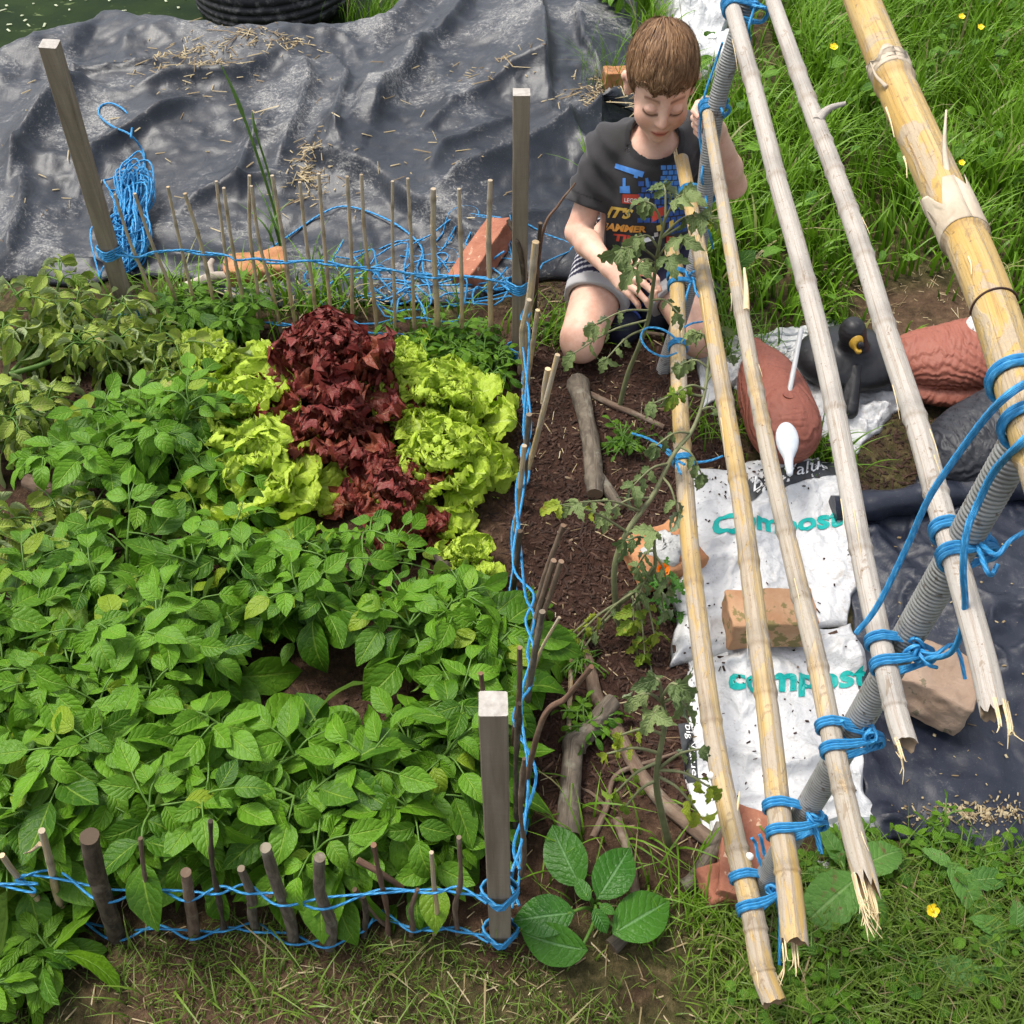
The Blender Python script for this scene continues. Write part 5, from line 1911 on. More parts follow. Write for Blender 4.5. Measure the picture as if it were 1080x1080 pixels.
# ------------------------------------------------------------------ branches lying on the mulch
def limb(mb, pts, r0, r1, seed, seg=14, n=None, capcol=(1.5, 1.3, 1.1), knots=()):
    p = spl(pts, n or max(20, int(sum(np.linalg.norm(A(b) - A(a)) for a, b in zip(pts[:-1], pts[1:])) / .008)))
    s = np.linspace(0, 1, len(p))
    r = r0 + (r1 - r0) * s
    for t, a in knots:
        r = r * (1 + a * np.exp(-((s - t) / .05) ** 2))
    tube(mb, p, r, seg, True, .5, None, lambda th, l: 1 + .13 * fbm(np.stack(np.broadcast_arrays(np.cos(th) * 1.2, np.sin(th) * 1.2, l * 22), -1), 1, 3, seed), capcol=capcol)


def G(px, py, r, f=.75):
    """a point of a limb of radius r resting on the soil"""
    p = PZ(px, py, r * f)
    p[2] = g0(p[0], p[1]) + r * f
    return p


mb = MB()
limb(mb, [G(609, 405, .022), G(617, 440, .021), G(624, 475, .020), G(626, 503, .020), G(627, 522, .018)], .0215, .017, 3, knots=[(.03, .2), (.8, .2)])
limb(mb, [G(627, 500, .018), G(638, 512, .015), G(655, 533, .013)], .015, .0115, 4)
o = obj('forked_branch', mb, MT['bark']); tag(o, 'grey forked branch lying on the mulch in front of the boy', 'branch')
mb = MB()
limb(mb, [G(600, 880, .020), G(601, 845, .021), G(604, 800, .021), G(606, 785, .022), G(622, 768, .019, 1.2), G(640, 745, .017, 1.5), G(647, 737, .016, 1.6)], .0190, .0155, 5, knots=[(.5, .35), (.0, .12)])
o = obj('bent_branch', mb, MT['bark']); tag(o, 'thick elbow shaped grey branch right of the near corner stake', 'branch')
mb = MB()
limb(mb, [G(612, 680, .013), G(622, 705, .014), G(630, 735, .014), G(648, 765, .014), G(668, 800, .015), G(692, 838, .015), G(722, 868, .015), G(752, 892, .013)], .0125, .0125, 6)
o = obj('root_branch', mb, MT['brownbark']); tag(o, 'long brown root like branch winding past the elbow shaped branch', 'branch')
mb = MB()
limb(mb, [G(762, 872, .014, 2.5), G(748, 905, .013, 1.6), G(732, 928, .012), G(720, 936, .012)], .0125, .0105, 7)
o = obj('branch', mb, MT['bark']); tag(o, 'short grey branch resting under the lowest bamboo pole', 'branch')
mb = MB()
limb(mb, [G(650, 865, .009), G(660, 893, .009), G(668, 925, .009), G(672, 955, .009), G(682, 993, .009)], .0085, .0085, 8, 10)
o = obj('branch', mb, MT['brownbark']); tag(o, 'straight light brown stick lying through the broad leaved plant', 'stick')
mb = MB()
limb(mb, [G(645, 998, .012), G(652, 992, .012), G(660, 985, .012)], .012, .011, 9, 12)
o = obj('log_stub', mb, MT['bark']); tag(o, 'short stub of log beneath the broad leaved plant', 'log stub')
mb = MB()
limb(mb, [G(600, 776, .005), G(601, 740, .005), G(603, 695, .005)], .0048, .0045, 10, 8)
o = obj('cane_offcut', mb, MT['cane']); tag(o, 'pale straight cane offcut lying beside the elbow shaped branch', 'cane offcut')
mb = MB()
limb(mb, [G(622, 418, .008), G(645, 430, .008), G(670, 440, .008), G(700, 452, .008)], .0085, .006, 11, 9)
o = obj('branch', mb, MT['brownbark']); tag(o, 'thin brown stick lying across the mulch by the forked branch', 'stick')
mb = MB()
limb(mb, [G(638, 346, .006, 2), G(668, 352, .006, 3), G(700, 358, .006, 3)], .005, .0045, 12, 8)
o = obj('branch', mb, MT['brownbark']); tag(o, 'thin stick lying between the boy\'s knees', 'stick')
mb = MB()
limb(mb, [G(625, 885, .006), G(640, 850, .006, 1.6), G(650, 815, .005, 2), G(690, 800, .004, 3), G(715, 792, .003, 4)], .006, .0025, 13, 8)
limb(mb, [G(640, 850, .006, 1.6), G(625, 835, .004), G(612, 828, .003)], .004, .002, 14, 7)
o = obj('branch', mb, MT['brownbark']); tag(o, 'forked grey twig lying beside the elbow shaped branch', 'twig')
# driftwood behind the back canes
mb = MB()
limb(mb, [lp(190, 307, .015), lp(212, 297, .02), lp(226, 292, .025), lp(248, 290, .022), lp(268, 276, .02), lp(285, 265, .018)], .015, .008, 15)
limb(mb, [lp(224, 295, .02), lp(221, 282, .03), lp(224, 274, .035)], .011, .006, 16)
o = obj('driftwood', mb, plain('pale_driftwood', (.30, .25, .20), (.50, .44, .37), 20, .8, .5)); tag(o, 'pale knobbly piece of driftwood behind the back canes', 'driftwood')
# sticks lying between the potato plants
for k, (pts, r, mname, lab) in enumerate([
        ([(28, 505), (70, 522), (110, 530)], .017, 'brownbark', 'brown log lying among the plants at the left edge of the bed'),
        ([(150, 527), (180, 535), (205, 532)], .013, 'brownbark', 'short log lying left of the bright green lettuces'),
        ([(48, 555), (58, 580), (68, 610)], .010, 'brownbark', 'brown stick lying at the left of the bed by withered leaves'),
        ([(100, 668), (128, 650), (150, 636)], .017, 'brownbark', 'log half buried under the potato plants left of the bare patch'),
        ([(452, 582), (468, 596), (484, 618)], .010, 'bark', 'stick lying on the soil below the dark red lettuce')]):
    mb = MB()
    limb(mb, [G(a, b, r, 2.2) for a, b in pts], r, r * .9, 30 + k)
    o = obj('log', mb, MT[mname]); tag(o, lab, 'log')
# ------------------------------------------------------------------ the kneeling boy
def near(F, P, fn, band=.03):
    """evaluate fn(points) only close to the surface"""
    m = np.abs(F) < band
    out = np.zeros(F.shape, np.float32)
    out[m] = fn(P[m])
    return out


def jit(p):
    return A(p, float)


lo, hi = A([.02, 1.80, -.02]), A([.62, 2.52, .76])
HB = .0035
body = SDF(lo, hi, HB)
# torso
PEL, BEL, CHE = A([.292, 2.215, .17]), A([.295, 2.185, .27]), A([.302, 2.195, .37])
NK0, NK1 = A([.306, 2.19, .435]), A([.312, 2.165, .51])
SHR, SHL = A([.212, 2.205, .408]), A([.405, 2.245, .420])
body.ell(PEL, (.100, .085, .085), .02).ell(BEL, (.092, .075, .11), .03).ell(CHE, (.105, .070, .095), .03)
body.cap(SHR + A([.02, .0, .0]), SHL - A([.02, 0, 0]), .036, .036, .03)
body.cap(NK0, NK1, .037, .034, .02)
# legs
KR, KL = A([.158, 1.955, .070]), A([.432, 1.975, .070])
HR, HL = A([.238, 2.20, .145]), A([.352, 2.20, .145])
body.cap(HR, KR + A([.004, .02, .008]), .070, .050, .02).cap(HL, KL + A([-.004, .02, .008]), .070, .050, .02)
body.ell(KR, (.047, .046, .048), .015).ell(KL, (.047, .046, .048), .015)
AR, AL = A([.205, 2.24, .045]), A([.395, 2.25, .045])
body.cap(KR + A([.0, .02, -.018]), AR, .043, .030, .012).cap(KL + A([0, .02, -.018]), AL, .043, .030, .012)
body.cap(AR, AR + A([.01, .10, -.01]), .028, .022, .01).cap(AL, AL + A([-.01, .10, -.01]), .028, .022, .01)
# right arm (picture left), reaching for the plant
ER, WR = A([.150, 2.125, .252]), A([.207, 1.975, .262])
body.cap(SHR, ER, .036, .029, .02).cap(ER, ER + (WR - ER) * .35, .029, .029, .01).cap(ER + (WR - ER) * .35, WR, .029, .0195, .012)
kn = [A([.256, 1.935, .282]), A([.250, 1.926, .270]), A([.240, 1.922, .258]), A([.230, 1.925, .247])]
for k in kn:
    body.cap(WR + (k - WR) * .12, k, .0150, .0098, .010)
fing = [[kn[0], (.283, 1.915, .286), (.304, 1.899, .276), (.312, 1.888, .262)],
        [kn[1], (.278, 1.903, .269), (.299, 1.888, .256), (.306, 1.882, .242)],
        [kn[2], (.266, 1.899, .252), (.285, 1.886, .237), (.291, 1.883, .224)],
        [kn[3], (.252, 1.905, .239), (.268, 1.894, .224), (.273, 1.892, .213)]]
for f in fing:
    for a, b, ra, rb in zip(f[:-1], f[1:], (.0088, .0078, .0070), (.0078, .0070, .0060)):
        body.cap(a, b, ra, rb, .0025)
th = [WR + A([.016, -.014, .012]), A([.252, 1.948, .298]), A([.282, 1.922, .298]), A([.306, 1.898, .282])]
for a, b, ra, rb in zip(th[:-1], th[1:], (.0125, .0095, .0082), (.0095, .0082, .0066)):
    body.cap(a, b, ra, rb, .004)
# left arm (picture right), hand up beside the ear holding the pipe
EL, WL = A([.498, 2.185, .335]), A([.428, 2.105, .505])
body.cap(SHL, EL, .036, .029, .02).cap(EL, EL + (WL - EL) * .35, .029, .030, .01).cap(EL + (WL - EL) * .35, WL, .030, .019, .012)
kl = [A([.386, 2.040, .600]), A([.388, 2.046, .583]), A([.392, 2.050, .567]), A([.398, 2.052, .552])]
for k in kl:
    body.cap(WL + (k - WL) * .1, k, .0155, .0100, .010)
for i, k in enumerate(kl):
    d1 = k + A([-.020, -.014, .004]); d2 = d1 + A([-.010, -.022, -.004]); d3 = d2 + A([.008, -.016, -.005])
    for a, b, ra, rb in ((k, d1, .0090, .0080), (d1, d2, .0080, .0070), (d2, d3, .0070, .0060)):
        body.cap(a, b, ra, rb, .0025)
tl = [WL + A([-.012, -.006, .02]), A([.408, 2.045, .560]), A([.412, 2.020, .585]), A([.405, 2.000, .598])]
for a, b, ra, rb in zip(tl[:-1], tl[1:], (.0125, .0095, .0082), (.0095, .0082, .0066)):
    body.cap(a, b, ra, rb, .004)
# head, in its own frame: x to the picture's right, y out of the face, z up
HC = A([.305, 2.138, .594])
HM = np.stack([A([1.0, 0, 0]), A([0, -1.0, 0]), A([0, 0, 1.0])], 1)
HM = rotz(math.radians(2)) @ roty(math.radians(1)) @ rotx(math.radians(17)) @ HM


HX = A([.89, .95, .95])


def hw(p):
    return HC + HM @ (A(p, float) * HX)


def hel(c, r, k, sub=False):
    body.ell(hw(c), A(r) * HX, k, HM, sub)


NK2 = hw((0, -.022, -.075))
body.cap(NK1, NK2, .034, .035, .02)
hel((0, -.014, .034), (.0735, .090, .083), .01)
hel((0, .022, -.020), (.060, .062, .070), .02)
hel((0, .030, -.062), (.045, .046, .045), .025)
hel((0, .060, -.093), (.019, .016, .014), .014)
for s in (-1, 1):
    hel((s * .034, .052, -.038), (.026, .024, .028), .014)
    hel((s * .030, .0735, -.004), (.0165, .008, .0115), .012, True)       # eye sockets
    hel((s * .0295, .0690, -.007), (.0150, .0125, .0105), .006)            # lowered lids over the eyes
    body.cap(hw((s * .0725, -.006, -.030)), hw((s * .079, -.014, .006)), .008, .012, .008)   # ears
    body.cap(hw((s * .079, -.014, .008)), hw((s * .077, -.004, .004)), .009, .007, .006)
    hel((s * .0835, -.006, -.006), (.004, .009, .014), .004, True)
body.cap(hw((0, .078, .006)), hw((0, .0945, -.031)), .0062, .0088, .008)
for s in (-1, 1):
    hel((s * .0095, .0865, -.035), (.0068, .0075, .0062), .005)
    hel((s * .0055, .0930, -.0405), (.0026, .004, .0026), .003, True)
hel((0, .0800, -.0585), (.0180, .0085, .0052), .005)
hel((0, .0785, -.0680), (.0150, .0085, .0055), .005)
hel((0, .0900, -.0630), (.0190, .004, .0012), .003, True)
F0 = body.F.copy()
V, Q = body.surf()
V = relax(V, Q, 2, .45)


def head_local(V):
    return ((V - HC) @ HM) / HX


L = head_local(V)
tint = np.ones((len(V), 3))


def paint(mask, c):
    global tint
    m = np.clip(mask, 0, 1)[:, None]
    tint = tint * (1 - m) + tint * m * A(c)


face = (L[:, 1] > .03) & (np.abs(L[:, 0]) < .07) & (np.abs(L[:, 2]) < .12)
ax_ = np.abs(L[:, 0])
g_ = lambda v, c, w: np.exp(-((v - c) / w) ** 2)
paint(face * g_(ax_, .040, .020) * g_(L[:, 2], -.036, .020) * .6, (1.02, .78, .72))                     # cheeks
paint(face * g_(L[:, 0], 0, .014) * g_(L[:, 2], -.030, .012) * .5, (1.0, .82, .76))
lip = face * (L[:, 1] > .070) * np.clip(1.6 - (L[:, 0] / .0200) ** 2 - ((L[:, 2] + .0630) / .0085) ** 2 * 1.2, 0, 1)
paint(lip, (.82, .50, .47))
paint(face * (L[:, 1] > .070) * (ax_ < .020) * g_(L[:, 2], -.0630 - .04 * ax_ * 0, .0022), (.45, .25, .24))
brow_z = .0165 + .0035 * np.sin(np.clip((ax_ - .010) / .038, 0, 1) * np.pi) - .15 * np.maximum(ax_ - .040, 0)
paint(face * (ax_ > .011) * (ax_ < .047) * g_(L[:, 2], brow_z, .0036) * .9, (.30, .21, .16))
lash_z = -.0140 - .0055 * np.cos(np.clip((ax_ - .0295) / .0165, -1, 1) * np.pi / 2) + .002
paint(face * (ax_ > .0135) * (ax_ < .0465) * g_(L[:, 2], lash_z, .0038), (.14, .10, .08))
paint(face * (ax_ > .0145) * (ax_ < .0455) * g_(L[:, 2], lash_z + .0105, .0022) * .45, (.62, .50, .44))
# knuckles, knees and elbows are a little redder
for c, w in [(KR, .045), (KL, .045), (ER, .03), (EL, .03)] + [(k, .008) for k in kn]:
    d = np.linalg.norm(V - c, axis=1)
    paint(np.exp(-(d / w) ** 2) * .45, (1.0, .80, .74))
for f in fing:
    d = np.linalg.norm(V - A(f[-1]), axis=1)
    paint(np.exp(-(d / .007) ** 2) * .4, (1.02, .80, .76))
BASE = A([.295, 2.10, 0.0])
boy = obj('person', MB().add(V, Q, col=tint), MT['skin'], origin=BASE)
tag(boy, 'kneeling boy in a black printed T-shirt tending a tomato plant', 'person')

# T-shirt -----------------------------------------------------------
shirt = SDF(lo, hi, HB)
shirt.ell(PEL + A([0, -.005, .04]), (.118, .106, .085), .02).ell(BEL, (.113, .098, .12), .04).ell(CHE, (.120, .087, .10), .04)
shirt.cap(SHR + A([.01, 0, .004]), SHL - A([.01, 0, -.004]), .046, .046, .035)
shirt.cap(NK0 - A([0, 0, .02]), NK0 + A([.002, -.006, .022]), .062, .050, .02)
sr = SHR + (ER - SHR) * .66
sl = SHL + (EL - SHL) * .60
shirt.cap(SHR, sr, .050, .052, .022).cap(SHL, sl, .050, .050, .022)
PP = shirt.pos()
F = shirt.F
dR, dL = unit(ER - SHR), unit(EL - SHL)
near_r = ((PP - SHR) @ dR)
near_l = ((PP - SHL) @ dL)
# folds
fold = near(F, PP, lambda p: .0065 * fbm(p * A([1.0, 1.0, .55]), 20, 2, 7) + .0045 * np.sin((p[:, 2] * 1.0 + .5 * p[:, 0] + .04 * fbm(p, 9, 2, 8)) * 95) * sstep(.36, .24, p[:, 2]) + .004 * np.sin((p[:, 2] - .9 * np.abs(p[:, 0] - .31)) * 120 + 3 * fbm(p, 7, 1, 4)) * sstep(.05, .1, np.abs(p[:, 0] - .31)))
F = F + fold
F = np.maximum(F, ((PP - sr) @ dR) - .004 - 10 * ((PP[..., 0] > SHR[0] - .0)))
F = np.where(PP[..., 0] > .44, np.maximum(F, ((PP - sl) @ dL) - .004), F)
hem = .150 + .030 * sstep(2.14, 2.06, PP[..., 1]) + .010 * np.sin(PP[..., 0] * 40)
F = np.maximum(F, hem - PP[..., 2])
# neckline: a slanted round cut
nc = A([.309, 2.172, .455]); nd = unit(A([.01, -.42, .9]))
q = PP - nc
F = np.maximum(F, -(np.linalg.norm(q - (q @ nd)[..., None] * nd, axis=-1) - .052 + 8 * np.maximum(-(q @ nd) - .045, 0)))
F = np.maximum(F, -(F0 - .0016))
SV, SQ = shirt.surf(F)
SV = relax(SV, SQ, 3, .5)
tint = np.ones((len(SV), 3))
dn = np.linalg.norm((SV - nc) - ((SV - nc) @ nd)[:, None] * nd, axis=1)
m = (dn < .066) & (SV[:, 2] > .40)
tint[m] *= .62
a_ = (SV - sr) @ dR
tint[(a_ > -.020) & (a_ < -.017) & (SV[:, 0] < .2)] *= .45
sh = obj('t_shirt', MB().add(SV, SQ, col=tint), MT['shirt'], boy)
# pale inner edge of the neckline
und = SDF(lo, hi, HB)
und.cap(NK0 - A([0, -.004, .03]), NK0 + A([.002, -.010, .016]), .058, .047, .02)
Fu = np.maximum(und.F, -(np.linalg.norm(q - (q @ nd)[..., None] * nd, axis=-1) - .046))
Fu = np.maximum(Fu, -(F0 - .001))
UV_, UQ = und.surf(Fu)
if len(UV_):
    obj('vest', MB().add(relax(UV_, UQ, 2), UQ), plain('grey_vest', (.42, .42, .43), (.50, .50, .51), 60, .9, .2), boy)

# the shirt's print: inks lying on the cloth of the chest
sbvh = BVHTree.FromPolygons([tuple(x) for x in SV], [tuple(int(y) for y in x) for x in SQ])


def on_shirt(P, dz=.0016):
    """slide points straight at the chest until they meet the cloth"""
    out = []
    d = Vector((0, 1, -.45)).normalized()
    for p in P:
        o_ = Vector(p) - d * .5
        h = sbvh.ray_cast(o_, d)
        out.append(list(h[0] - d * dz) if h[0] is not None else None)
    return out


def cp(px, py):
    """chest point under a pixel (on the plane the chest lies near)"""
    n_ = A([0, 1.0, -.45]); n_ = n_ / np.linalg.norm(n_)
    c0 = A([.30, 2.10, .31])
    d = ray(px, py)
    return CAM + d * ((c0 - CAM) @ n_ / (d @ n_))


def ink(name, polys, mat, dz=.0016):
    mb = MB()
    for Vp, Qp in polys:
        R_ = on_shirt(Vp, dz)
        ok = A([r is not None for r in R_])
        if not ok.any():
            continue
        W_ = A([r if r is not None else (0, 0, 0) for r in R_])
        keep = ok[Qp].all(1)
        e = np.max([np.linalg.norm(W_[Qp[:, i]] - W_[Qp[:, (i + 1) % Qp.shape[1]]], axis=1) for i in range(Qp.shape[1])], axis=0)
        keep &= e < .03
        if keep.any():
            mb.add(W_, Qp[keep])
    if mb.n:
        return obj(name, mb, mat, sh, smooth=False)


def pq(pix, n=8):
    """a four-cornered ink patch, subdivided"""
    c = [cp(*p) for p in pix]
    u, v = np.meshgrid(np.linspace(0, 1, n), np.linspace(0, 1, n))
    u, v = u[..., None], v[..., None]
    P = (1 - v) * ((1 - u) * c[0] + u * c[1]) + v * ((1 - u) * c[3] + u * c[2])
    i = np.arange(n - 1)[:, None] * n; j = np.arange(n - 1)[None]
    return P.reshape(-1, 3), np.stack([i + j, i + j + 1, i + n + j + 1, i + n + j], -1).reshape(-1, 4)


def ptext(body_, quad, bold=.03, shear=0.0):
    Vt, Qt, _ = text_faces(body_, 2, bold, shear)
    TL, TR, BR, BL = [cp(*c) for c in quad]
    u, v = Vt[:, 0:1], Vt[:, 1:2]
    return v * ((1 - u) * TL + u * TR) + (1 - v) * ((1 - u) * BL + u * BR), Qt


ink('printed_crane', [pq([(649, 172), (678, 180), (676, 186), (648, 177)]), pq([(656, 187), (659, 187), (659, 196), (656, 196)]), pq([(653, 196), (663, 195), (664, 203), (653, 203)]),
                      pq([(679, 187), (682, 186), (684, 196), (681, 197)]), pq([(668, 182), (672, 183), (671, 187), (667, 186)])], MT['pr_blue'])
bl = []
for r_ in range(9):
    for c_ in range(8):
        x = 672 + c_ * 7.2 + (r_ % 2) * 3.4; y = 190 + r_ * 6.6
        if 205 < y < 228 and x < 684: continue
        if y > 236 and x < 700: continue
        x2 = x + 6.0
        bl.append(pq([(x, y), (x2, y), (x2, y + 5.2), (x, y + 5.2)], 3))
ink('printed_bricks', bl, MT['pr_dblue'])
rb = []
for r_ in range(5):
    for c_ in range(4):
        x = 695 + c_ * 6.4 + (r_ % 2) * 2; y = 173 + r_ * 5.6
        rb.append(pq([(x, y), (x + 5.4, y), (x + 5.4, y + 4.6), (x, y + 4.6)], 3))
ink('printed_figure', rb, MT['pr_blue'], .0022)
ink('printed_box', [pq([(656, 204), (673, 204), (673, 215), (656, 214)])], MT['pr_red'], .0022)
ink('printed_letters', [ptext('LEGO', [(658, 208), (671.5, 208.5), (671.5, 213.2), (658, 212.5)], .02)], MT['pr_white'], .0034)
ink('printed_letters', [ptext("IT'S", [(642, 217), (668, 220), (665, 231), (640, 231)], .05, .25)], MT['pr_yellow'], .0030)
ink('printed_letters', [ptext('HAMMER', [(634, 236), (682, 239), (682, 246), (632, 245)], .05, .1)], MT['pr_orange'], .0030)
ink('printed_letters', [ptext('TIME', [(648, 248), (682, 250), (682, 257), (648, 256)], .05, .1)], MT['pr_red'], .0026)
for _p in [pq([(686, 222), (700, 217), (702, 225), (688, 234)]), pq([(704, 250), (714, 252), (712, 260), (704, 258)])]:
    ink('printed_shape', [_p], MT['pr_red'], .0032)
for _p in [pq([(692, 238), (698, 236), (699, 243), (693, 244)]), pq([(706, 234), (711, 232), (711, 240), (706, 241)])]:
    ink('printed_shape', [_p], MT['pr_yellow'], .0032)
for _p in [pq([(672, 254), (690, 250), (691, 254), (673, 259)]), pq([(690, 246), (694, 245), (695, 250), (691, 251)])]:
    ink('printed_shape', [_p], MT['pr_white'], .0030)

# shorts ------------------------------------------------------------
shorts = SDF(lo, hi, HB)
shorts.ell(PEL + A([0, 0, -.005]), (.114, .100, .085), .02)
hr, hl = HR + (KR - HR) * .56, HL + (KL - HL) * .56
shorts.cap(HR, hr, .084, .075, .025).cap(HL, hl, .084, .075, .025)
F = shorts.F + near(shorts.F, PP, lambda p: .004 * fbm(p, 22, 2, 17))
dr, dl = unit(KR - HR), unit(KL - HL)
F = np.where(PP[..., 0] < .295, np.maximum(F, ((PP - hr) @ dr)), np.maximum(F, ((PP - hl) @ dl)))
F = np.maximum(F, -(F0 - .0022))
F = np.maximum(F, PP[..., 2] - .20)
V2, Q2 = shorts.surf(F)
V2 = relax(V2, Q2, 2, .5)
sR = np.where(V2[:, 0] < .295, (V2 - hr) @ dr, (V2 - hl) @ dl)
t2 = np.zeros((len(V2), 3)); t2[:] = (.030, .028, .055)
band = ((sR * 1.0 + .15 * V2[:, 2]) / .016) % 1.0
t2[(band < .32) & (V2[:, 0] < .25)] = (.60, .59, .60)
t2[sR > -.026] = (.44, .43, .43)
obj('shorts', MB().add(V2, Q2, col=t2), MT['shorts'], boy)
# boots behind and between the knees
for nm, a, b, r0, r1 in (('boot', (.262, 2.05, .045), (.268, 2.18, .055), .040, .036), ('boot', (.345, 2.10, .040), (.335, 2.22, .05), .038, .034)):
    bt = SDF(A(a) - .12, A(b) + .12, .004)
    a, b = A(a), A(b)
    bt.cap(a, b, r0, r1, .01).cap(a + A([0, .0, -.012]), b + A([0, 0, -.02]), r0 * .95, r1 * .9, .01).cap(b, b + A([0, .03, .05]), r1, r1 * .95, .01)
    bv, bq = bt.surf()
    o = obj(nm, MB().add(relax(bv, bq, 1), bq), MT['boot'], boy)
    mb = MB()
    for k in range(4):
        c_ = a + (b - a) * (.08 + .2 * k)
        t = np.linspace(-1.2, 1.2, 12)
        pts = c_ + np.stack([np.sin(t) * (r0 + .002), np.zeros(12), np.cos(t) * (r0 + .002)], -1)
        tube(mb, pts, .003, 6)
    obj('trim', mb, MT['bootblue'], o)

# hair --------------------------------------------------------------
hair = SDF(lo, hi, HB)
hair.ell(hw((0, -.018, .036)), A([.0775, .0915, .0845]) * HX, .01, HM)
F = hair.F
HLP = ((PP - HC) @ HM) / HX
hl_front = .050 + .10 * np.maximum(np.abs(HLP[..., 0]) - .052, 0) - .004 * np.sin(HLP[..., 0] * 130)
line = np.where(HLP[..., 1] > .012, hl_front - 1.1 * np.maximum(.058 - HLP[..., 1], 0) * (np.abs(HLP[..., 0]) > .05), -.030 - .35 * np.maximum(-HLP[..., 1] - .02, 0))
line = np.where((HLP[..., 1] <= .03) & (HLP[..., 1] > -.035) & (np.abs(HLP[..., 0]) > .05), .012 + .0 * line, line)
F = np.maximum(F, line - HLP[..., 2])
F = np.maximum(F, -(F0 + .004))
F = F + near(F, HLP, lambda p: .0022 * fbm(p * A([1, .5, .5]), 60, 2, 3))
HV, HQ = hair.surf(F)
HV = relax(HV, HQ, 1, .5)
mb = MB()
mb.add(HV, HQ, rnd=.22)
# strands flowing from the crown
n = 9500
u = RN.normal(0, 1, (n * 3, 3)); u /= np.linalg.norm(u, axis=1)[:, None]
R3 = A([.0775, .0915, .0845]); c3 = A([0, -.018, .037])
pl = c3 + u * R3
lf = np.where(pl[:, 1] > .012, .056 + .10 * np.maximum(np.abs(pl[:, 0]) - .052, 0), np.where((pl[:, 1] > -.035), .016, -.030))
ok = pl[:, 2] > lf
u = u[ok][:n]; n = len(u)
crown = unit(A([.012, -.62, .78]))
segs = 7
k_ = np.linspace(0, 1, segs + 1)
base_u = u
side = np.cross(np.repeat(crown[None], n, 0), u)
tang = np.cross(side, u); tang = -tang / (np.linalg.norm(tang, axis=1)[:, None] + 1e-6)
tang = np.where(((tang * (u - crown)).sum(1) < 0)[:, None], -tang, tang)
swirl = side / (np.linalg.norm(side, axis=1)[:, None] + 1e-6)
ln = RN.uniform(.40, .85, n)
dirv_ = tang + swirl * (.10 + .9 * fbm(u, 4.5, 2, 123) + RN.normal(0, .10, n))[:, None]
rows = []
for s in k_:
    w_ = u + dirv_ * (ln * s)[:, None]
    w_ /= np.linalg.norm(w_, axis=1)[:, None]
    lift = 1.0 + .010 + (.030 + .050 * np.clip(.5 + fbm(u, 9, 2, 124), 0, 1)) * np.sin(np.pi * min(s * .8, 1)) + .012 * s * RN.random(n)
    rows.append(c3 + w_ * R3 * lift[:, None])
rows = np.stack(rows, 1)
wv = np.cross(dirv_, u); wv /= np.linalg.norm(wv, axis=1)[:, None] + 1e-6
wd = RN.uniform(.0007, .0014, n)
taper_ = np.clip(1.15 - k_ ** 2, .12, 1)
Lf = rows - wv[:, None] * (wd[:, None] * taper_)[..., None]
Rt = rows + wv[:, None] * (wd[:, None] * taper_)[..., None]
VV = np.stack([Lf, Rt], 2).reshape(-1, 3)
# keep the fringe from running down over the face
fr = (VV[:, 1] > .03)
VV[:, 2] = np.where(fr, np.maximum(VV[:, 2], .050 - .020 * np.repeat(RN.random(n) ** 2.5, 2 * (segs + 1)) - .006 * np.sin(VV[:, 0] * 160)), VV[:, 2])
VV = HC + (VV * HX) @ HM.T
kk = 2 * (segs + 1)
b = (np.arange(n) * kk)[:, None]; i = np.arange(segs)[None] * 2
qd = np.stack([b + i, b + i + 1, b + i + 3, b + i + 2], -1).reshape(-1, 4)
mb.add(VV, qd, rnd=np.repeat(np.clip(.48 + .35 * fbm(u, 12, 2, 125) + RN.normal(0, .18, n), 0, 1), kk))
obj('hair', mb, MT['hair'], boy)


# ------------------------------------------------------------------ duck decoys lying on their bags
def ridged(c, focus, freq, amp, M=None):
    """carved feather ridges: arcs round a focus point, standing out from the body"""
    def f(v):
        w = v - focus
        d = np.linalg.norm(w * A([1, 1, .6]), axis=1)
        ph = d * freq + 2.2 * fbm(v, 14, 2, 77)
        ang = np.arctan2(w[:, 1], w[:, 0]) * 9 + np.floor(ph / np.pi) * 1.6
        scal = np.abs(np.sin(ph + .9 * np.abs(np.sin(ang))))
        n_ = (v - c) / (np.linalg.norm(v - c, axis=1)[:, None] + 1e-6)
        return v + n_ * (amp * (scal ** .5 - .6))[:, None]
    return f


def sdf_obj(name, s, mat, parent=None, origin=None, label=None, cat=None, group=None, it=2, tintf=None, disp=None):
    v, q = s.surf()
    v = relax(v, q, it, .5)
    if disp is not None:
        v = disp(v)
    o = obj(name, MB().add(v, q, col=None if tintf is None else tintf(v)), mat, parent, origin)
    if label: tag(o, label, cat, group)
    return o


DG = 'duck decoys lying beside the bamboo frame'
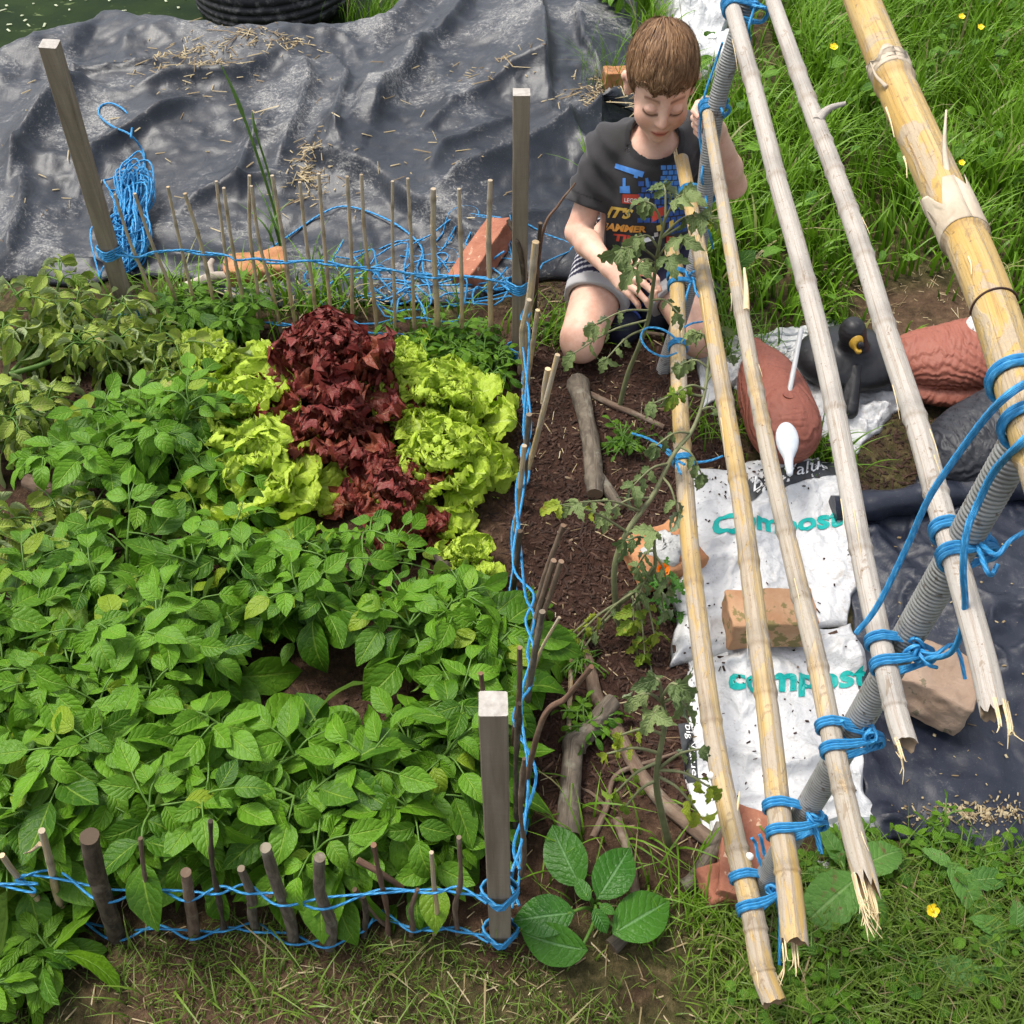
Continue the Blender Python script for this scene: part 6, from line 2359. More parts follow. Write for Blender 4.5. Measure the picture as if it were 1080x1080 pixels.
# brown one on its side, pale bill towards the camera
c = PZ(818, 425, .075)
M = rotz(math.radians(3)) @ rotx(math.radians(-6))
d = SDF(c - .26, c + .26, .0038)
d.ell(c, (.076, .150, .074), .01, M).ell(c + M @ A([.0, .09, .01]), (.050, .095, .05), .03, M).ell(c + M @ A([.0, -.085, -.005]), (.072, .085, .068), .03, M)
d.cap(c + M @ A([0, .15, .01]), c + M @ A([-.002, .195, .03]), .030, .012, .02)
o = sdf_obj('duck_decoy', d, MT['duck_brown'], label='reddish brown duck decoy with a pale grey bill between the bamboo poles', cat='duck decoy', group=DG, disp=ridged(c, c + A([0, .22, .0]), 260, .0016))
b0 = PZ(829, 448, .155); b1 = PZ(833, 500, .125)
bl = SDF(np.minimum(b0, b1) - .07, np.maximum(b0, b1) + .07, .003)
bl.ell(b0 + (b1 - b0) * .30, (.023, .040, .013), .006, basis(b1 - b0, (0, 0, 1.0))).cap(b0 + (b1 - b0) * .5, b0 + (b1 - b0) * .98, .011, .007, .012)
sdf_obj('bill', bl, MT['bill_grey'], o)
mb = MB(); tube(mb, spl([PZ(831, 421, .14), PZ(838, 385, .175), PZ(845, 347, .21)], 12), .0055, 10)
obj('mounting_rod', mb, MT['clear_rod'], o)
mb = MB(); tube(mb, spl([PZ(829, 424, .135), PZ(832, 416, .155)], 6), .012, 12)
obj('rod_socket', mb, MT['duck_brown'], o)
# black one facing the camera with a yellow bill
c = PZ(900, 385, .06)
d = SDF(c - .24, c + .24, .005)
d.ell(c + A([-.002, .03, -.005]), (.118, .105, .050), .01).ell(c + A([-.055, .02, .0]), (.065, .07, .045), .02).ell(c + A([.055, .02, .0]), (.065, .07, .045), .02)
hd = PZ(899, 350, .15)
d.cap(c + A([.0, .0, .03]), hd, .032, .026, .02).ell(hd, (.028, .033, .034), .01)
o = sdf_obj('duck_decoy', d, MT['duck_plainblack'], label='small all black duck decoy with a yellow bill facing the camera', cat='duck decoy', group=DG)
bd = unit(CAM - hd); Mb = basis(A([.05, -1.0, -.2]), (0, .2, 1.0))
bl = SDF(hd - .1, hd + .1, .0025)
bl.ell(hd + A([.003, -.026, -.005]), (.0155, .017, .019), .004).cap(hd + A([.004, -.036, -.008]), hd + A([.006, -.048, -.014]), .010, .008, .008)
bl.ell(hd + A([.008, -.046, -.004]), (.008, .010, .009), .004, None, True)
bo_ = sdf_obj('bill', bl, MT['bill_yellow'], o)
bl = SDF(hd - .1, hd + .1, .0025)
bl.ell(hd + A([.009, -.040, -.006]), (.009, .007, .010), .003)
sdf_obj('nostril', bl, MT['duck_plainblack'], bo_)
k0 = PZ(904, 388, .085); k1 = PZ(897, 434, .025)
bl = SDF(np.minimum(k0, k1) - .06, np.maximum(k0, k1) + .06, .003)
bl.cap(k0, k1, .011, .017, .004).cap(k0 + A([-.008, 0, 0]), k1 + A([-.02, .004, -.006]), .008, .011, .006)
sdf_obj('keel', bl, MT['duck_plainblack'], o)
# brown one at the right behind the thick pole
c = PZ(1003, 378, .085)
M = rotz(math.radians(-14)) @ roty(math.radians(-8))
d = SDF(c - .28, c + .28, .0038)
d.ell(c, (.138, .090, .062), .01, M).ell(c + M @ A([.06, .03, .012]), (.09, .075, .060), .03, M).cap(c + M @ A([-.09, -.005, -.01]), c + M @ A([-.175, -.015, -.015]), .045, .012, .03)
d.ell(c + M @ A([.0, -.02, -.045]), (.12, .085, .035), .006, M)
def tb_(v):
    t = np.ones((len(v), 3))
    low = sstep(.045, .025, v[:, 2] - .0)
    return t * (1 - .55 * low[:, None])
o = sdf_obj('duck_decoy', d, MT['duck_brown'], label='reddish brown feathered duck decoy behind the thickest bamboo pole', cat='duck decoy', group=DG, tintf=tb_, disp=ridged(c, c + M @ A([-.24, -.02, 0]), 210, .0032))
hd = PZ(1036, 347, .15)
bl = SDF(hd - .1, hd + .1, .004)
bl.ell(hd, (.034, .040, .034), .006).cap(hd, hd + A([-.0, .04, -.05]), .028, .03, .02)
sdf_obj('head', bl, MT['speckle'], o)
# big black one in front of it
c = PZ(1048, 462, .075)
M = rotz(math.radians(24)) @ roty(math.radians(-10))
d = SDF(c - .30, c + .30, .0038)
d.ell(c, (.165, .105, .080), .01, M).ell(c + M @ A([.07, .0, .02]), (.11, .09, .07), .03, M).cap(c + M @ A([-.13, 0, -.03]), c + M @ A([-.19, -.01, -.035]), .035, .012, .03)
o = sdf_obj('duck_decoy', d, MT['duck_black'], label='large black feathered duck decoy beside the black sheet at the right', cat='duck decoy', group=DG, disp=ridged(c, c + M @ A([-.27, 0, 0]), 180, .0036))
# ------------------------------------------------------------------ leaves
def leaf_tpl(width=.62, peak=.38, ny=8, nx=5, droop=.5, fold=.22, ripple=.0, rf=3.0, lobes=0, ldepth=0.0, roll=0.0, seed=0, tip=1.0, rise=0.0, blunt=1.0):
    """a leaf one unit long along +y, face up; v runs along it, u across"""
    v = np.linspace(0, 1, ny)
    a = .75; b = a * (1 - peak) / peak * tip
    pk = peak ** a * (1 - peak) ** b
    w = width / 2 * (np.clip(v, 1e-4, 1) ** a * np.clip(1 - v, 0, 1) ** b / pk) ** blunt
    if lobes:
        w = w * (1 - ldepth * (.5 + .5 * np.cos(v * lobes * 2 * np.pi)))
    w = np.maximum(w, .012)
    th = rise + .0 - droop * v * 1.6
    ds = np.gradient(v)
    y = np.concatenate([[0], np.cumsum((np.cos(th) * ds)[:-1])])
    z = np.concatenate([[0], np.cumsum((np.sin(th) * ds)[:-1])])
    u = np.linspace(-1, 1, nx)
    U, Vv = np.meshgrid(u, v)
    Wd = w[:, None] * np.ones((1, nx))
    ang = fold + roll * np.sin(Vv * np.pi)
    if roll:
        r_ = np.maximum(ang, .05)
        X = Wd * np.sin(np.abs(U) * r_) / r_ * np.sign(U)
        Zc = Wd * (1 - np.cos(np.abs(U) * r_)) / r_
    else:
        X = U * Wd * math.cos(fold)
        Zc = np.abs(U) * Wd * math.sin(fold) - .35 * Wd * np.abs(U) ** 2 * fold
    rg = np.random.default_rng(seed)
    ph = rg.uniform(0, 6.28, 4)
    Zc = Zc + ripple * np.abs(U) ** 2 * (np.sin(Vv * rf * 6.28 + ph[0] + (U > 0) * ph[1]) + .5 * np.sin(Vv * rf * 14.1 + ph[2] + (U > 0) * 2))
    X = X + .35 * ripple * np.abs(U) * np.sin(Vv * rf * 9 + ph[3])
    # small bend sideways
    X = X + rg.normal(0, .03) * Vv ** 2
    cy, sy = np.cos(th)[:, None], np.sin(th)[:, None]
    Y_ = y[:, None] - sy * Zc
    Z_ = z[:, None] + cy * Zc
    P = np.stack([X, Y_, Z_], -1).reshape(-1, 3)
    i = np.arange(ny - 1)[:, None] * nx; j = np.arange(nx - 1)[None]
    q = np.stack([i + j, i + j + 1, i + nx + j + 1, i + nx + j], -1).reshape(-1, 4)
    uv = np.stack([(U + 1) / 2, Vv], -1).reshape(-1, 2)
    return P, q, uv


class Leaves:
    def __init__(self, tpls):
        self.t = tpls
        self.d = [[] for _ in tpls]

    def put(self, p, d, size, up=(0, 0, 1.0), roll=0.0, rnd=None, wide=1.0, k=None):
        k = int(RN.integers(len(self.t))) if k is None else k
        r = RN.random() if rnd is None else rnd
        self.d[k].append((basis(d, up, roll), A(p), A([size * wide, size, size]), r))

    def build(self, mb):
        for t, d in zip(self.t, self.d):
            if d:
                inst(mb, t, A([x[0] for x in d]), A([x[1] for x in d]), A([x[2] for x in d]), A([x[3] for x in d]))
        return mb


POT = [leaf_tpl(.64, .40, 8, 5, d, f, .012, 2.5, seed=s) for s, (d, f) in enumerate([(.35, .30), (.6, .22), (1.1, .40), (.2, .45), (.55, .12), (.85, .5), (-.2, .35)])]
WIL = [leaf_tpl(.55, .42, 8, 7, d, f, .02, 3, roll=r, seed=s + 20) for s, (d, f, r) in enumerate([(.8, .4, .7), (1.1, .6, 1.3), (.5, .4, .4), (.7, .3, .3), (1.2, .8, .8)])]
WEE = [leaf_tpl(.42, .5, 7, 3, d, .2, .02, 3, seed=s + 30) for s, d in enumerate([.3, .6, .9])]
TOM = [leaf_tpl(.62, .38, 13, 5, d, f, .03, 3, lobes=3.5, ldepth=.42, roll=r, seed=s + 40) for s, (d, f, r) in enumerate([(.6, .3, .0), (.9, .4, .5), (.4, .35, .3), (1.1, .5, .6)])]
BRO = [leaf_tpl(.66, .45, 12, 7, d, f, .01, 2, seed=s + 50) for s, (d, f) in enumerate([(.25, .16), (.4, .22)])]
DOC = [leaf_tpl(.36, .45, 14, 7, d, f, .02, 4, seed=s + 60) for s, (d, f) in enumerate([(.4, .25), (.6, .18)])]
FER = [leaf_tpl(.5, .5, 15, 3, .5, .2, .0, 3, lobes=5, ldepth=.75, seed=70)]


def dirv(az, el):
    return A([math.cos(az) * math.cos(el), math.sin(az) * math.cos(el), math.sin(el)])


def compound(L, st, p, az, el, length, size, pairs, droop=.5, seg=4, rnd=None, wild=.25, pr=.0016, upj=.40):
    """a leaf stalk with paired leaflets and one at the end"""
    d0 = dirv(az, el); d1 = dirv(az + RN.normal(0, .2), el - droop)
    q = spl([p, p + d0 * length * .5, p + d0 * length * .5 + d1 * length * .5], 7)
    tube(st, q, np.linspace(pr * 1.3, pr * .7, 7), 5, False, .5)
    r = RN.random() if rnd is None else rnd
    upv = lambda: unit(A([RN.normal(0, upj), RN.normal(0, upj) - .15, 1.0]))
    dd = unit(q[-1] - q[-2])
    L.put(q[-1] - dd * size * .03, dd + A([0, 0, RN.normal(-.05, .15)]), size, upv(), RN.normal(0, wild), np.clip(r + RN.normal(0, .1), 0, 1))
    sd = unit(np.cross(dd, [0, 0, 1.0]))
    for k in range(pairs):
        t = 1 - (k + .9) / (pairs + .9) * .85
        c = q[int(t * 6)]
        s_ = size * (.86 - .14 * k) * RN.uniform(.85, 1.1)
        for sg in (-1, 1):
            dl = unit(dd * .45 + sd * sg * .9 + A([0, 0, RN.normal(.0, .18)]))
            L.put(c + dl * s_ * .06, dl, s_, upv(), RN.normal(0, wild), np.clip(r + RN.normal(0, .12), 0, 1))


def bushy(name, label, cat, group, px, py, zc, spread, height, nst, lsize, leafmat, tpls, pairs=2, npl=6, stemr=.0042, stemmat='stem', elev=(.0, .7), droopy=.6, leaflen=.10, wild=.40, top=True, rn=None):
    c = PZ(px, py, zc)
    c[2] = g0(c[0], c[1])
    L = Leaves(tpls)
    st = MB()
    for k in range(nst):
        az = k / nst * 6.283 + RN.uniform(-.5, .5)
        out = spread * RN.uniform(.25, .95)
        h = height * RN.uniform(.7, 1.1)
        b = c + A([math.cos(az) * .02, math.sin(az) * .02, -.01])
        tip = c + A([math.cos(az) * out, math.sin(az) * out, h])
        mid = c + A([math.cos(az) * out * .35, math.sin(az) * out * .35, h * .6])
        q = spl([b, mid, tip], 12)
        tube(st, q, np.linspace(stemr, stemr * .55, 12), 6, True, .5)
        ph = RN.uniform(0, 6)
        for j in range(npl):
            lsz = lsize * (RN.choice([.75, 1.0, 1.15, 1.4]) if py > 770 else RN.choice([.6, .85, 1.0, 1.25]))
            t = .30 + .70 * (j + .5) / npl
            a2 = ph + j * 2.4
            # lean the leaf outwards
            v = A([math.cos(a2) + .5 * math.cos(az), math.sin(a2) + .5 * math.sin(az)])
            a3 = math.atan2(v[1], v[0])
            f = 1 - .35 * max(t - .75, 0) / .25
            compound(L, st, q[int(t * 11)], a3, RN.uniform(*elev) + .3 * (t > .85), leaflen * RN.uniform(.75, 1.2) * f, lsz * RN.uniform(.85, 1.1) * f, pairs, droopy * RN.uniform(.6, 1.3), wild=wild, rnd=rn)
        if top:
            for j in range(3):
                compound(L, st, q[-1], RN.uniform(0, 6.28), RN.uniform(.3, 1.0), leaflen * .6, lsize * .7, 1, droopy, wild=wild, rnd=.8)
    root = empty(name, c, label, cat, group)
    WLOC[root.name] = c
    obj('stems', st, MT[stemmat], root)
    obj('foliage', L.build(MB()), MT[leafmat], root)
    return root


# ---- potato plants filling the near half of the bed
PG = 'potato plants in the bed'
PPL = [
    # px, py, canopy z, spread, height, stems, leaflet size, label
    (15, 865, .13, .13, .17, 5, .080, 'potato plant in the near left corner behind the slanting cane'),
    (72, 790, .16, .15, .20, 5, .092, 'lush potato plant with large leaves behind the thick dark stump'),
    (165, 835, .15, .11, .20, 5, .086, 'potato plant drooping a leaf over the front twine left of centre'),
    (240, 800, .17, .11, .18, 4, .098, 'potato plant with three big pale lit leaves below the bare patch'),
    (338, 835, .15, .10, .16, 4, .092, 'big leaved potato plant behind the upright stick with sawn top'),
    (430, 810, .13, .11, .13, 4, .078, 'low potato plant spreading left of the near corner stake'),
    (455, 866, .07, .07, .08, 4, .055, 'small potato plant at the foot of the near corner stake'),
    (345, 878, .08, .08, .09, 3, .060, 'low potato plant close behind the front sticks'),
    (20, 690, .16, .14, .19, 5, .086, 'potato plant at the left edge halfway up the bed'),
    (115, 705, .17, .13, .20, 5, .088, 'potato plant in the left part of the bed above the log'),
    (175, 690, .17, .09, .19, 4, .088, 'potato plant growing just left of the bare soil patch'),
    (225, 600, .16, .12, .18, 4, .085, 'leafy potato plant in front of the bright green lettuces'),
    (120, 590, .14, .12, .17, 4, .082, 'potato plant between the logs in the left of the bed'),
    (330, 590, .15, .11, .15, 4, .080, 'potato plant spreading beneath the dark red lettuce'),
    (400, 560, .16, .06, .16, 2, .045, 'small upright potato shoot rising among the red lettuce leaves'),
    (450, 648, .14, .085, .15, 3, .080, 'potato plant to the right of the bare patch with a thick pale stem'),
    (480, 755, .14, .10, .15, 4, .082, 'potato plant against the side row near the corner stake'),
    (505, 650, .15, .09, .15, 4, .080, 'potato plant leaning over the blue twine of the side row'),
    (110, 460, .14, .13, .17, 4, .078, 'potato plant left of the bright green lettuces'),
    (180, 445, .14, .11, .16, 4, .078, 'potato plant with dark glossy leaves touching the green lettuce'),
    (215, 505, .11, .08, .12, 3, .065, 'small potato plant by the short log in front of the lettuces'),
    (30, 655, .14, .10, .15, 4, .080, 'potato plant below the withered leaves at the left edge'),
    (265, 852, .10, .07, .11, 3, .070, 'potato plant behind the smooth leaning grey stick'),
]
for px, py, zc, sp, h, ns, ls, lab in PPL:
    bushy('potato_plant', lab, 'potato plant', PG, px, py, zc, sp, h, ns, ls, 'potato', POT)

WG = 'withering potato plants'
for px, py, zc, sp, h, ns, ls, lab in [
        (45, 330, .14, .16, .19, 6, .078, 'withering yellowish potato plant in the far left corner of the bed'),
        (130, 350, .12, .13, .15, 5, .072, 'withering potato plant at the foot of the leaning stake'),
        (25, 430, .10, .12, .13, 5, .075, 'withering potato plant above the brown log at the left edge'),
        (185, 385, .09, .11, .11, 5, .066, 'sprawling withered potato plant between the leaning stake and the lettuces'),
        (20, 545, .12, .10, .14, 5, .078, 'plant with curled whitish dying leaves at the left edge')]:
    bushy('potato_plant', lab, 'potato plant', WG, px, py, zc, sp, h, ns, ls, 'wilted', WIL, elev=(-.5, .5), droopy=.9, leaflen=.09, wild=.7, npl=8, top=True)
# a thick pale stem sprawling in the far left corner
mb = MB()
for pts, r in (([(10, 395), (55, 380), (95, 352), (140, 330)], .006), ([(12, 392), (60, 345), (100, 335)], .004), ([(20, 428), (50, 437), (70, 443)], .004)):
    tube(mb, spl([PZ(a, b, .09) for a, b in pts], 30), np.linspace(r, r * .7, 30), 8)
o = obj('plant_stem', mb, MT['stem']); tag(o, 'thick bare pale green stems sprawling among the withering leaves', 'stem')

# ---- low weeds along the back row and elsewhere
WDG = 'low weeds round the bed'
for px, py, sp, h, ns, ls, lab in [
        (205, 345, .07, .08, 4, .075, 'leafy weed at the foot of the back canes near the leaning stake'),
        (255, 350, .08, .10, 5, .050, 'upright leafy weed between the back canes and the green lettuce'),
        (430, 378, .10, .07, 6, .045, 'spreading weed behind the dark red lettuce under the back canes'),
        (490, 372, .09, .06, 6, .042, 'low weed in front of the thick brown cane of the back row'),
        (520, 390, .06, .05, 4, .035, 'small weed at the foot of the far corner stake'),
        (25, 1015, .06, .06, 4, .070, 'leafy weed outside the front left corner of the bed'),
        (610, 690, .015, .02, 3, .014, 'tiny green seedling on the mulch near the side row'),
        (660, 462, .03, .03, 4, .020, 'small yellowing seedling on the mulch beside the lowest pole'),
        (620, 757, .03, .03, 3, .030, 'green weed with pointed leaves beside the side row sticks'),
        (553, 655, .02, .06, 2, .030, 'soft leafy weed poking through the side row'),
        (598, 345, .04, .04, 4, .03, 'little weed between the far corner stake and the boy\'s knee'),
        (650, 20, .10, .16, 5, .06, 'green weed growing at the liner\'s edge behind the boy'),
        (1000, 900, .07, .03, 5, .028, 'dense low weed at the near edge of the black sheet'),
        (1050, 960, .09, .035, 6, .028, 'dense low weed in the bottom right corner'),
        (940, 1000, .07, .025, 4, .026, 'low weed below the bamboo ends near the yellow flower'),
        (910, 905, .05, .03, 4, .025, 'low weed at the corner of the nearer compost bag'),
        (860, 1045, .07, .025, 4, .024, 'low weed in the turf beyond the ends of the bamboo')]:
    bushy('weed', lab, 'weed', WDG, px, py, .03, sp, h, ns, ls, 'weed', WEE, pairs=2, npl=5, stemr=.0022, leaflen=.05, droopy=.5, elev=(0, .8))


# ---- lettuces
def lettuce_tpl(seed, length_w=.9, rf=3, rip=.10, lob=0, ld=0, curl=.3, nx=11, ny=13):
    v = np.linspace(0, 1, ny); u = np.linspace(-1, 1, nx)
    U, Vv = np.meshgrid(u, v)
    rg = np.random.default_rng(seed)
    w = length_w / 2 * (.16 + .84 * sstep(.05, .75, v)) * np.sqrt(np.clip(1 - np.clip((v - .72) / .28, 0, 1) ** 2.4, .015, 1))
    if lob:
        w = w * (1 - ld * (.5 + .5 * np.cos(v * lob * 6.283 + 1)) * sstep(.15, .4, v))
    X = U * w[:, None]
    th = .55 - curl * v * 2.2
    ds = np.gradient(v)
    y = np.concatenate([[0], np.cumsum((np.cos(th) * ds)[:-1])]); z = np.concatenate([[0], np.cumsum((np.sin(th) * ds)[:-1])])
    # the frill follows the margin right round the tip
    m = np.maximum(np.abs(U), sstep(.6, 1, Vv)) ** 1.8
    t = np.arctan2(U * 1.0, (1.02 - Vv) * -1 + .0) if False else U * 1.6 * Vv + (Vv * np.sign(U) * 1.1) * (np.abs(U) > .3)
    ph = rg.uniform(0, 6.28, 3)
    Zr = rip * m * (np.sin(t * rf * 2.2 + ph[0] + Vv * 5) + .6 * np.sin(t * rf * 4.7 + ph[1] - Vv * 9 + U * 4) + .35 * np.sin(U * 17 + Vv * 13 + ph[2]))
    Zr = Zr + .16 * (np.abs(U) ** 1.6) * w[:, None] + .03 * np.sin(U * 7 + Vv * 9 + ph[2]) * sstep(.1, .5, Vv)
    Y_ = y[:, None] - np.sin(th)[:, None] * Zr
    Z_ = z[:, None] + np.cos(th)[:, None] * Zr
    X = X + .4 * rip * m * np.cos(t * rf * 3.1 + ph[1])
    P = np.stack([X, Y_, Z_], -1).reshape(-1, 3)
    i = np.arange(ny - 1)[:, None] * nx; j = np.arange(nx - 1)[None]
    q = np.stack([i + j, i + j + 1, i + nx + j + 1, i + nx + j], -1).reshape(-1, 4)
    return P, q, np.stack([(U + 1) / 2, Vv], -1).reshape(-1, 2)


LG = [lettuce_tpl(s, 1.0, 3.4, .10, 2.0, .26, c, 19, 19) for s, c in enumerate([.1, .3, .5, .7, .25])]
LR = [lettuce_tpl(s + 9, .85, 4.2, .115, 2.4, .36, c, 17, 19) for s, c in enumerate([.1, .3, .5, .75, .2])]


def lettuce(px, py, zc, R, H, n, mat, tpls, label, group, lean=(0, 0)):
    c = PZ(px, py, zc); c[2] = g0(c[0], c[1])
    L = Leaves(tpls)
    for k in range(n):
        f = (k + .5) / n                       # 0 outer, 1 heart
        az = k * 2.39996 + RN.normal(0, .25)
        el = -.30 + 1.55 * f ** 1.1 + RN.normal(0, .25)
        size = R * (.92 - .42 * f) * RN.uniform(.7, 1.15)
        d = dirv(az, el) + A([lean[0], lean[1], 0]) * f
        o_ = R * .60 * (1 - f) * RN.random()
        base = c + A([math.cos(az) * (.012 + o_), math.sin(az) * (.012 + o_), .015 + H * f * .62 + RN.normal(0, .008)])
        L.put(base, d, size, (-math.cos(az) * .6, -math.sin(az) * .6, 1.0), RN.normal(0, .45), np.clip(RN.normal(.55, .25), 0, 1), RN.uniform(.75, 1.2))
    root = empty('lettuce', c, label, 'lettuce', group)
    WLOC[root.name] = c
    st = MB()
    tube(st, spl([c + A([0, 0, -.01]), c + A([0, 0, H * .3]), c + A([0, 0, H * .6])], 6), np.linspace(.012, .008, 6), 8)
    obj('core', st, MT['stem'], root)
    obj('leaves', L.build(MB()), MT[mat], root)


GG, RG = 'green frilly lettuces', 'red frilly lettuces'
lettuce(236, 392, .06, .115, .09, 44, 'lettuce', LG, 'small bright green lettuce left of the dark red one, nearest the back canes', GG)
lettuce(262, 440, .07, .135, .10, 46, 'lettuce', LG, 'bright green lettuce on the left side of the dark red lettuce', GG)
lettuce(275, 500, .07, .150, .09, 54, 'lettuce', LG, 'loose bright green lettuce touching the potato leaves left of centre', GG)
lettuce(468, 425, .07, .122, .10, 56, 'lettuce', LG, 'bright green lettuce right of the dark red one, nearest the side row', GG)
lettuce(428, 392, .07, .105, .10, 44, 'lettuce', LG, 'bright green lettuce directly right of the tall dark red lettuce', GG)
lettuce(466, 488, .07, .125, .09, 56, 'lettuce', LG, 'large bright green lettuce right of the small red lettuce', GG)
lettuce(490, 592, .05, .075, .06, 26, 'lettuce', LG, 'smallest bright green lettuce, standing alone by the side row', GG)
lettuce(350, 380, .15, .165, .21, 80, 'redlet', LR, 'tall dark red frilly lettuce in the middle of the bed', RG)
lettuce(352, 448, .08, .135, .08, 34, 'redlet', LR, 'spreading red brown lettuce just below the tall dark one', RG)
lettuce(420, 522, .08, .120, .11, 34, 'redlet', LR, 'small dark red lettuce between the green lettuces and potato leaves', RG)


# ---- tomato plants tied to the lowest pole
def tomato(label, stem, leaves, mat='tomato', yel=(), r=.0048, smat='tomstem', size=.05):
    q = spl(stem, 40)
    st = MB()
    tube(st, q, np.linspace(r * 1.25, r * .6, 40), 8, True, .5)
    L = Leaves(TOM); Ly = Leaves(TOM)
    tw = MB()
    for t, tip, z, sz, ky in leaves:
        p = q[int(t * 39)]
        e = A(tip) if len(tip) == 3 else PZ(tip[0], tip[1], z)
        mid = (p + e) / 2 + A([0, 0, .015])
        s = spl([p, mid, e], 10)
        tube(st, s, np.linspace(r * .55, r * .3, 10), 6, True, .5)
        LL = Ly if ky else L
        d = unit(s[-1] - s[-3] + A([0, 0, -.35 * np.linalg.norm(s[-1] - s[-3])]))
        sd = unit(np.cross(d, [0, 0, 1.0]))
        rr = RN.random()
        up_ = lambda: (RN.normal(0, .4), RN.normal(-.35, .4), 1.0)
        LL.put(e, d + A([0, 0, -.25]), size * sz * 1.15, up_(), RN.normal(0, .4), rr)
        for kk, tt in enumerate((9, 7, 5)):
            for sg in (-1, 1):
                if RN.random() < .12: continue
                dl = unit(d * .5 + sd * sg + A([0, 0, RN.normal(-.3, .3)]))
                LL.put(s[tt], dl, size * sz * (1 - .16 * kk) * RN.uniform(.7, 1.1), up_(), RN.normal(0, .5), np.clip(rr + RN.normal(0, .2), 0, 1))
    root = empty('tomato_plant', q[0], label, 'tomato plant', 'tomato plants in the mulch')
    WLOC[root.name] = A(q[0])
    obj('stem', st, MT[smat], root)
    obj('foliage', L.build(MB()), MT[mat], root)
    if any(Ly.d):
        o = obj('yellowed_leaves', Ly.build(MB()), MT['tomyel'], root)
        o['label'] = 'yellowing lower leaves of the tomato plant'


y1 = PZ(652, 434)[1]
tomato('tallest tomato plant, the one the boy is touching',
       [PZ(652, 434), PY(662, 395, y1), PY(674, 365, y1 - .01), PY(684, 335, y1 - .02), PY(689, 300, y1 - .03), PY(694, 265, y1 - .04), PY(702, 228, y1 - .04)],
       [(1, (700, 195), .56, 1.0, 0), (.98, PY(720, 205, y1 - .06), 0, 1.0, 0), (.95, PY(680, 212, y1 - .03), 0, .9, 0), (.9, PY(740, 225, y1 - .08), 0, .9, 0), (.86, PY(672, 250, y1 - .05), 0, .8, 0),
        (.80, PY(655, 262, y1 - .06), 0, 1.1, 0), (.78, PY(668, 282, y1 - .10), 0, 1.0, 0), (.82, PY(720, 250, y1 - .10), 0, .9, 0), (.74, PY(705, 272, y1 - .12), 0, .9, 0),
        (.55, PY(628, 342, y1 - .06), 0, .9, 0), (.5, PY(606, 372, y1 - .08), 0, 1.0, 0), (.45, PY(640, 378, y1 - .10), 0, .7, 0), (.9, PY(762, 230, y1 - .10), 0, .8, 1), (.6, PY(715, 330, y1 - .1), 0, .7, 0)])
y2 = PZ(651, 655)[1]
tomato('lanky tomato plant leaning right across the lowest pole behind the mortar capped brick',
       [PZ(651, 655), PY(648, 600, y2 + .03), PY(662, 560, y2 + .06), PY(690, 520, y2 + .12), PY(710, 480, y2 + .17), PY(731, 452, y2 + .22), PY(743, 415, y2 + .28), PY(748, 372, y2 + .34)],
       [(1, PY(735, 350, y2 + .35), 0, .8, 0), (1, PY(760, 345, y2 + .38), 0, .8, 0), (.95, PY(718, 385, y2 + .33), 0, .8, 0), (.92, PY(770, 375, y2 + .36), 0, .8, 0), (.88, PY(712, 415, y2 + .27), 0, .9, 1), (.85, PY(690, 425, y2 + .27), 0, .8, 0),
        (.8, PY(762, 440, y2 + .26), 0, .7, 0), (.7, PY(692, 470, y2 + .17), 0, .8, 0), (.62, PY(740, 500, y2 + .15), 0, .8, 0), (.55, PY(668, 512, y2 + .12), 0, 1.0, 0), (.5, PY(715, 540, y2 + .08), 0, .8, 0),
        (.42, PY(640, 540, y2 + .08), 0, .8, 0), (.36, PY(610, 530, y2 + .03), 0, .8, 0), (.30, PY(590, 532, y2 + .02), 0, .8, 1)])
tomato('tomato plant with yellowing lower leaves in front of the mortar capped brick',
       [PZ(655, 668), PY(652, 640, y2 - .02), PY(672, 622, y2 - .02), PY(690, 600, y2 - .03), PY(690, 575, y2 - .02)],
       [(.5, PY(625, 665, y2 - .06), 0, .8, 0), (.35, PY(608, 672, y2 - .07), 0, .8, 1), (.3, PY(590, 680, y2 - .06), 0, .7, 1), (.25, PY(605, 700, y2 - .1), 0, .8, 1), (.45, PY(668, 655, y2 - .07), 0, .9, 1), (.55, PY(690, 668, y2 - .08), 0, .9, 1), (.5, PY(680, 690, y2 - .1), 0, .9, 1), (.5, PY(672, 702, y2 - .1), 0, .9, 1),
        (.75, PY(700, 645, y2 - .05), 0, .8, 0), (.8, PY(675, 625, y2 - .05), 0, .8, 0), (.9, PY(705, 622, y2 - .05), 0, .8, 0), (.95, PY(672, 598, y2 - .03), 0, .8, 0), (1, PY(690, 560, y2 - .03), 0, .8, 0), (1, PY(660, 570, y2 - .03), 0, .8, 0)])
y3 = PZ(706, 892)[1]
tomato('tomato plant with grey green top beside the black side band of the nearer bag',
       [PZ(706, 892), PY(694, 840, y3), PY(693, 810, y3), PY(701, 765, y3 + .01), PY(698, 735, y3 + .01)],
       [(1, PY(690, 715, y3 + .02), 0, .9, 0), (1, PY(715, 722, y3), 0, .8, 0), (.95, PY(668, 735, y3 + .02), 0, .9, 0), (.95, PY(724, 745, y3 - .01), 0, .8, 0), (.85, PY(690, 752, y3 - .02), 0, .8, 0), (.7, PY(655, 775, y3 + .01), 0, .7, 1), (.6, PY(640, 795, y3), 0, .6, 1),
        (.55, PY(650, 835, y3 - .02), 0, .7, 1), (.5, PY(738, 790, y3), 0, .6, 0), (.5, PY(748, 830, y3 - .03), 0, .8, 1), (.45, PY(735, 855, y3 - .04), 0, .9, 1), (.4, PY(660, 850, y3 - .02), 0, .6, 1)], size=.046)


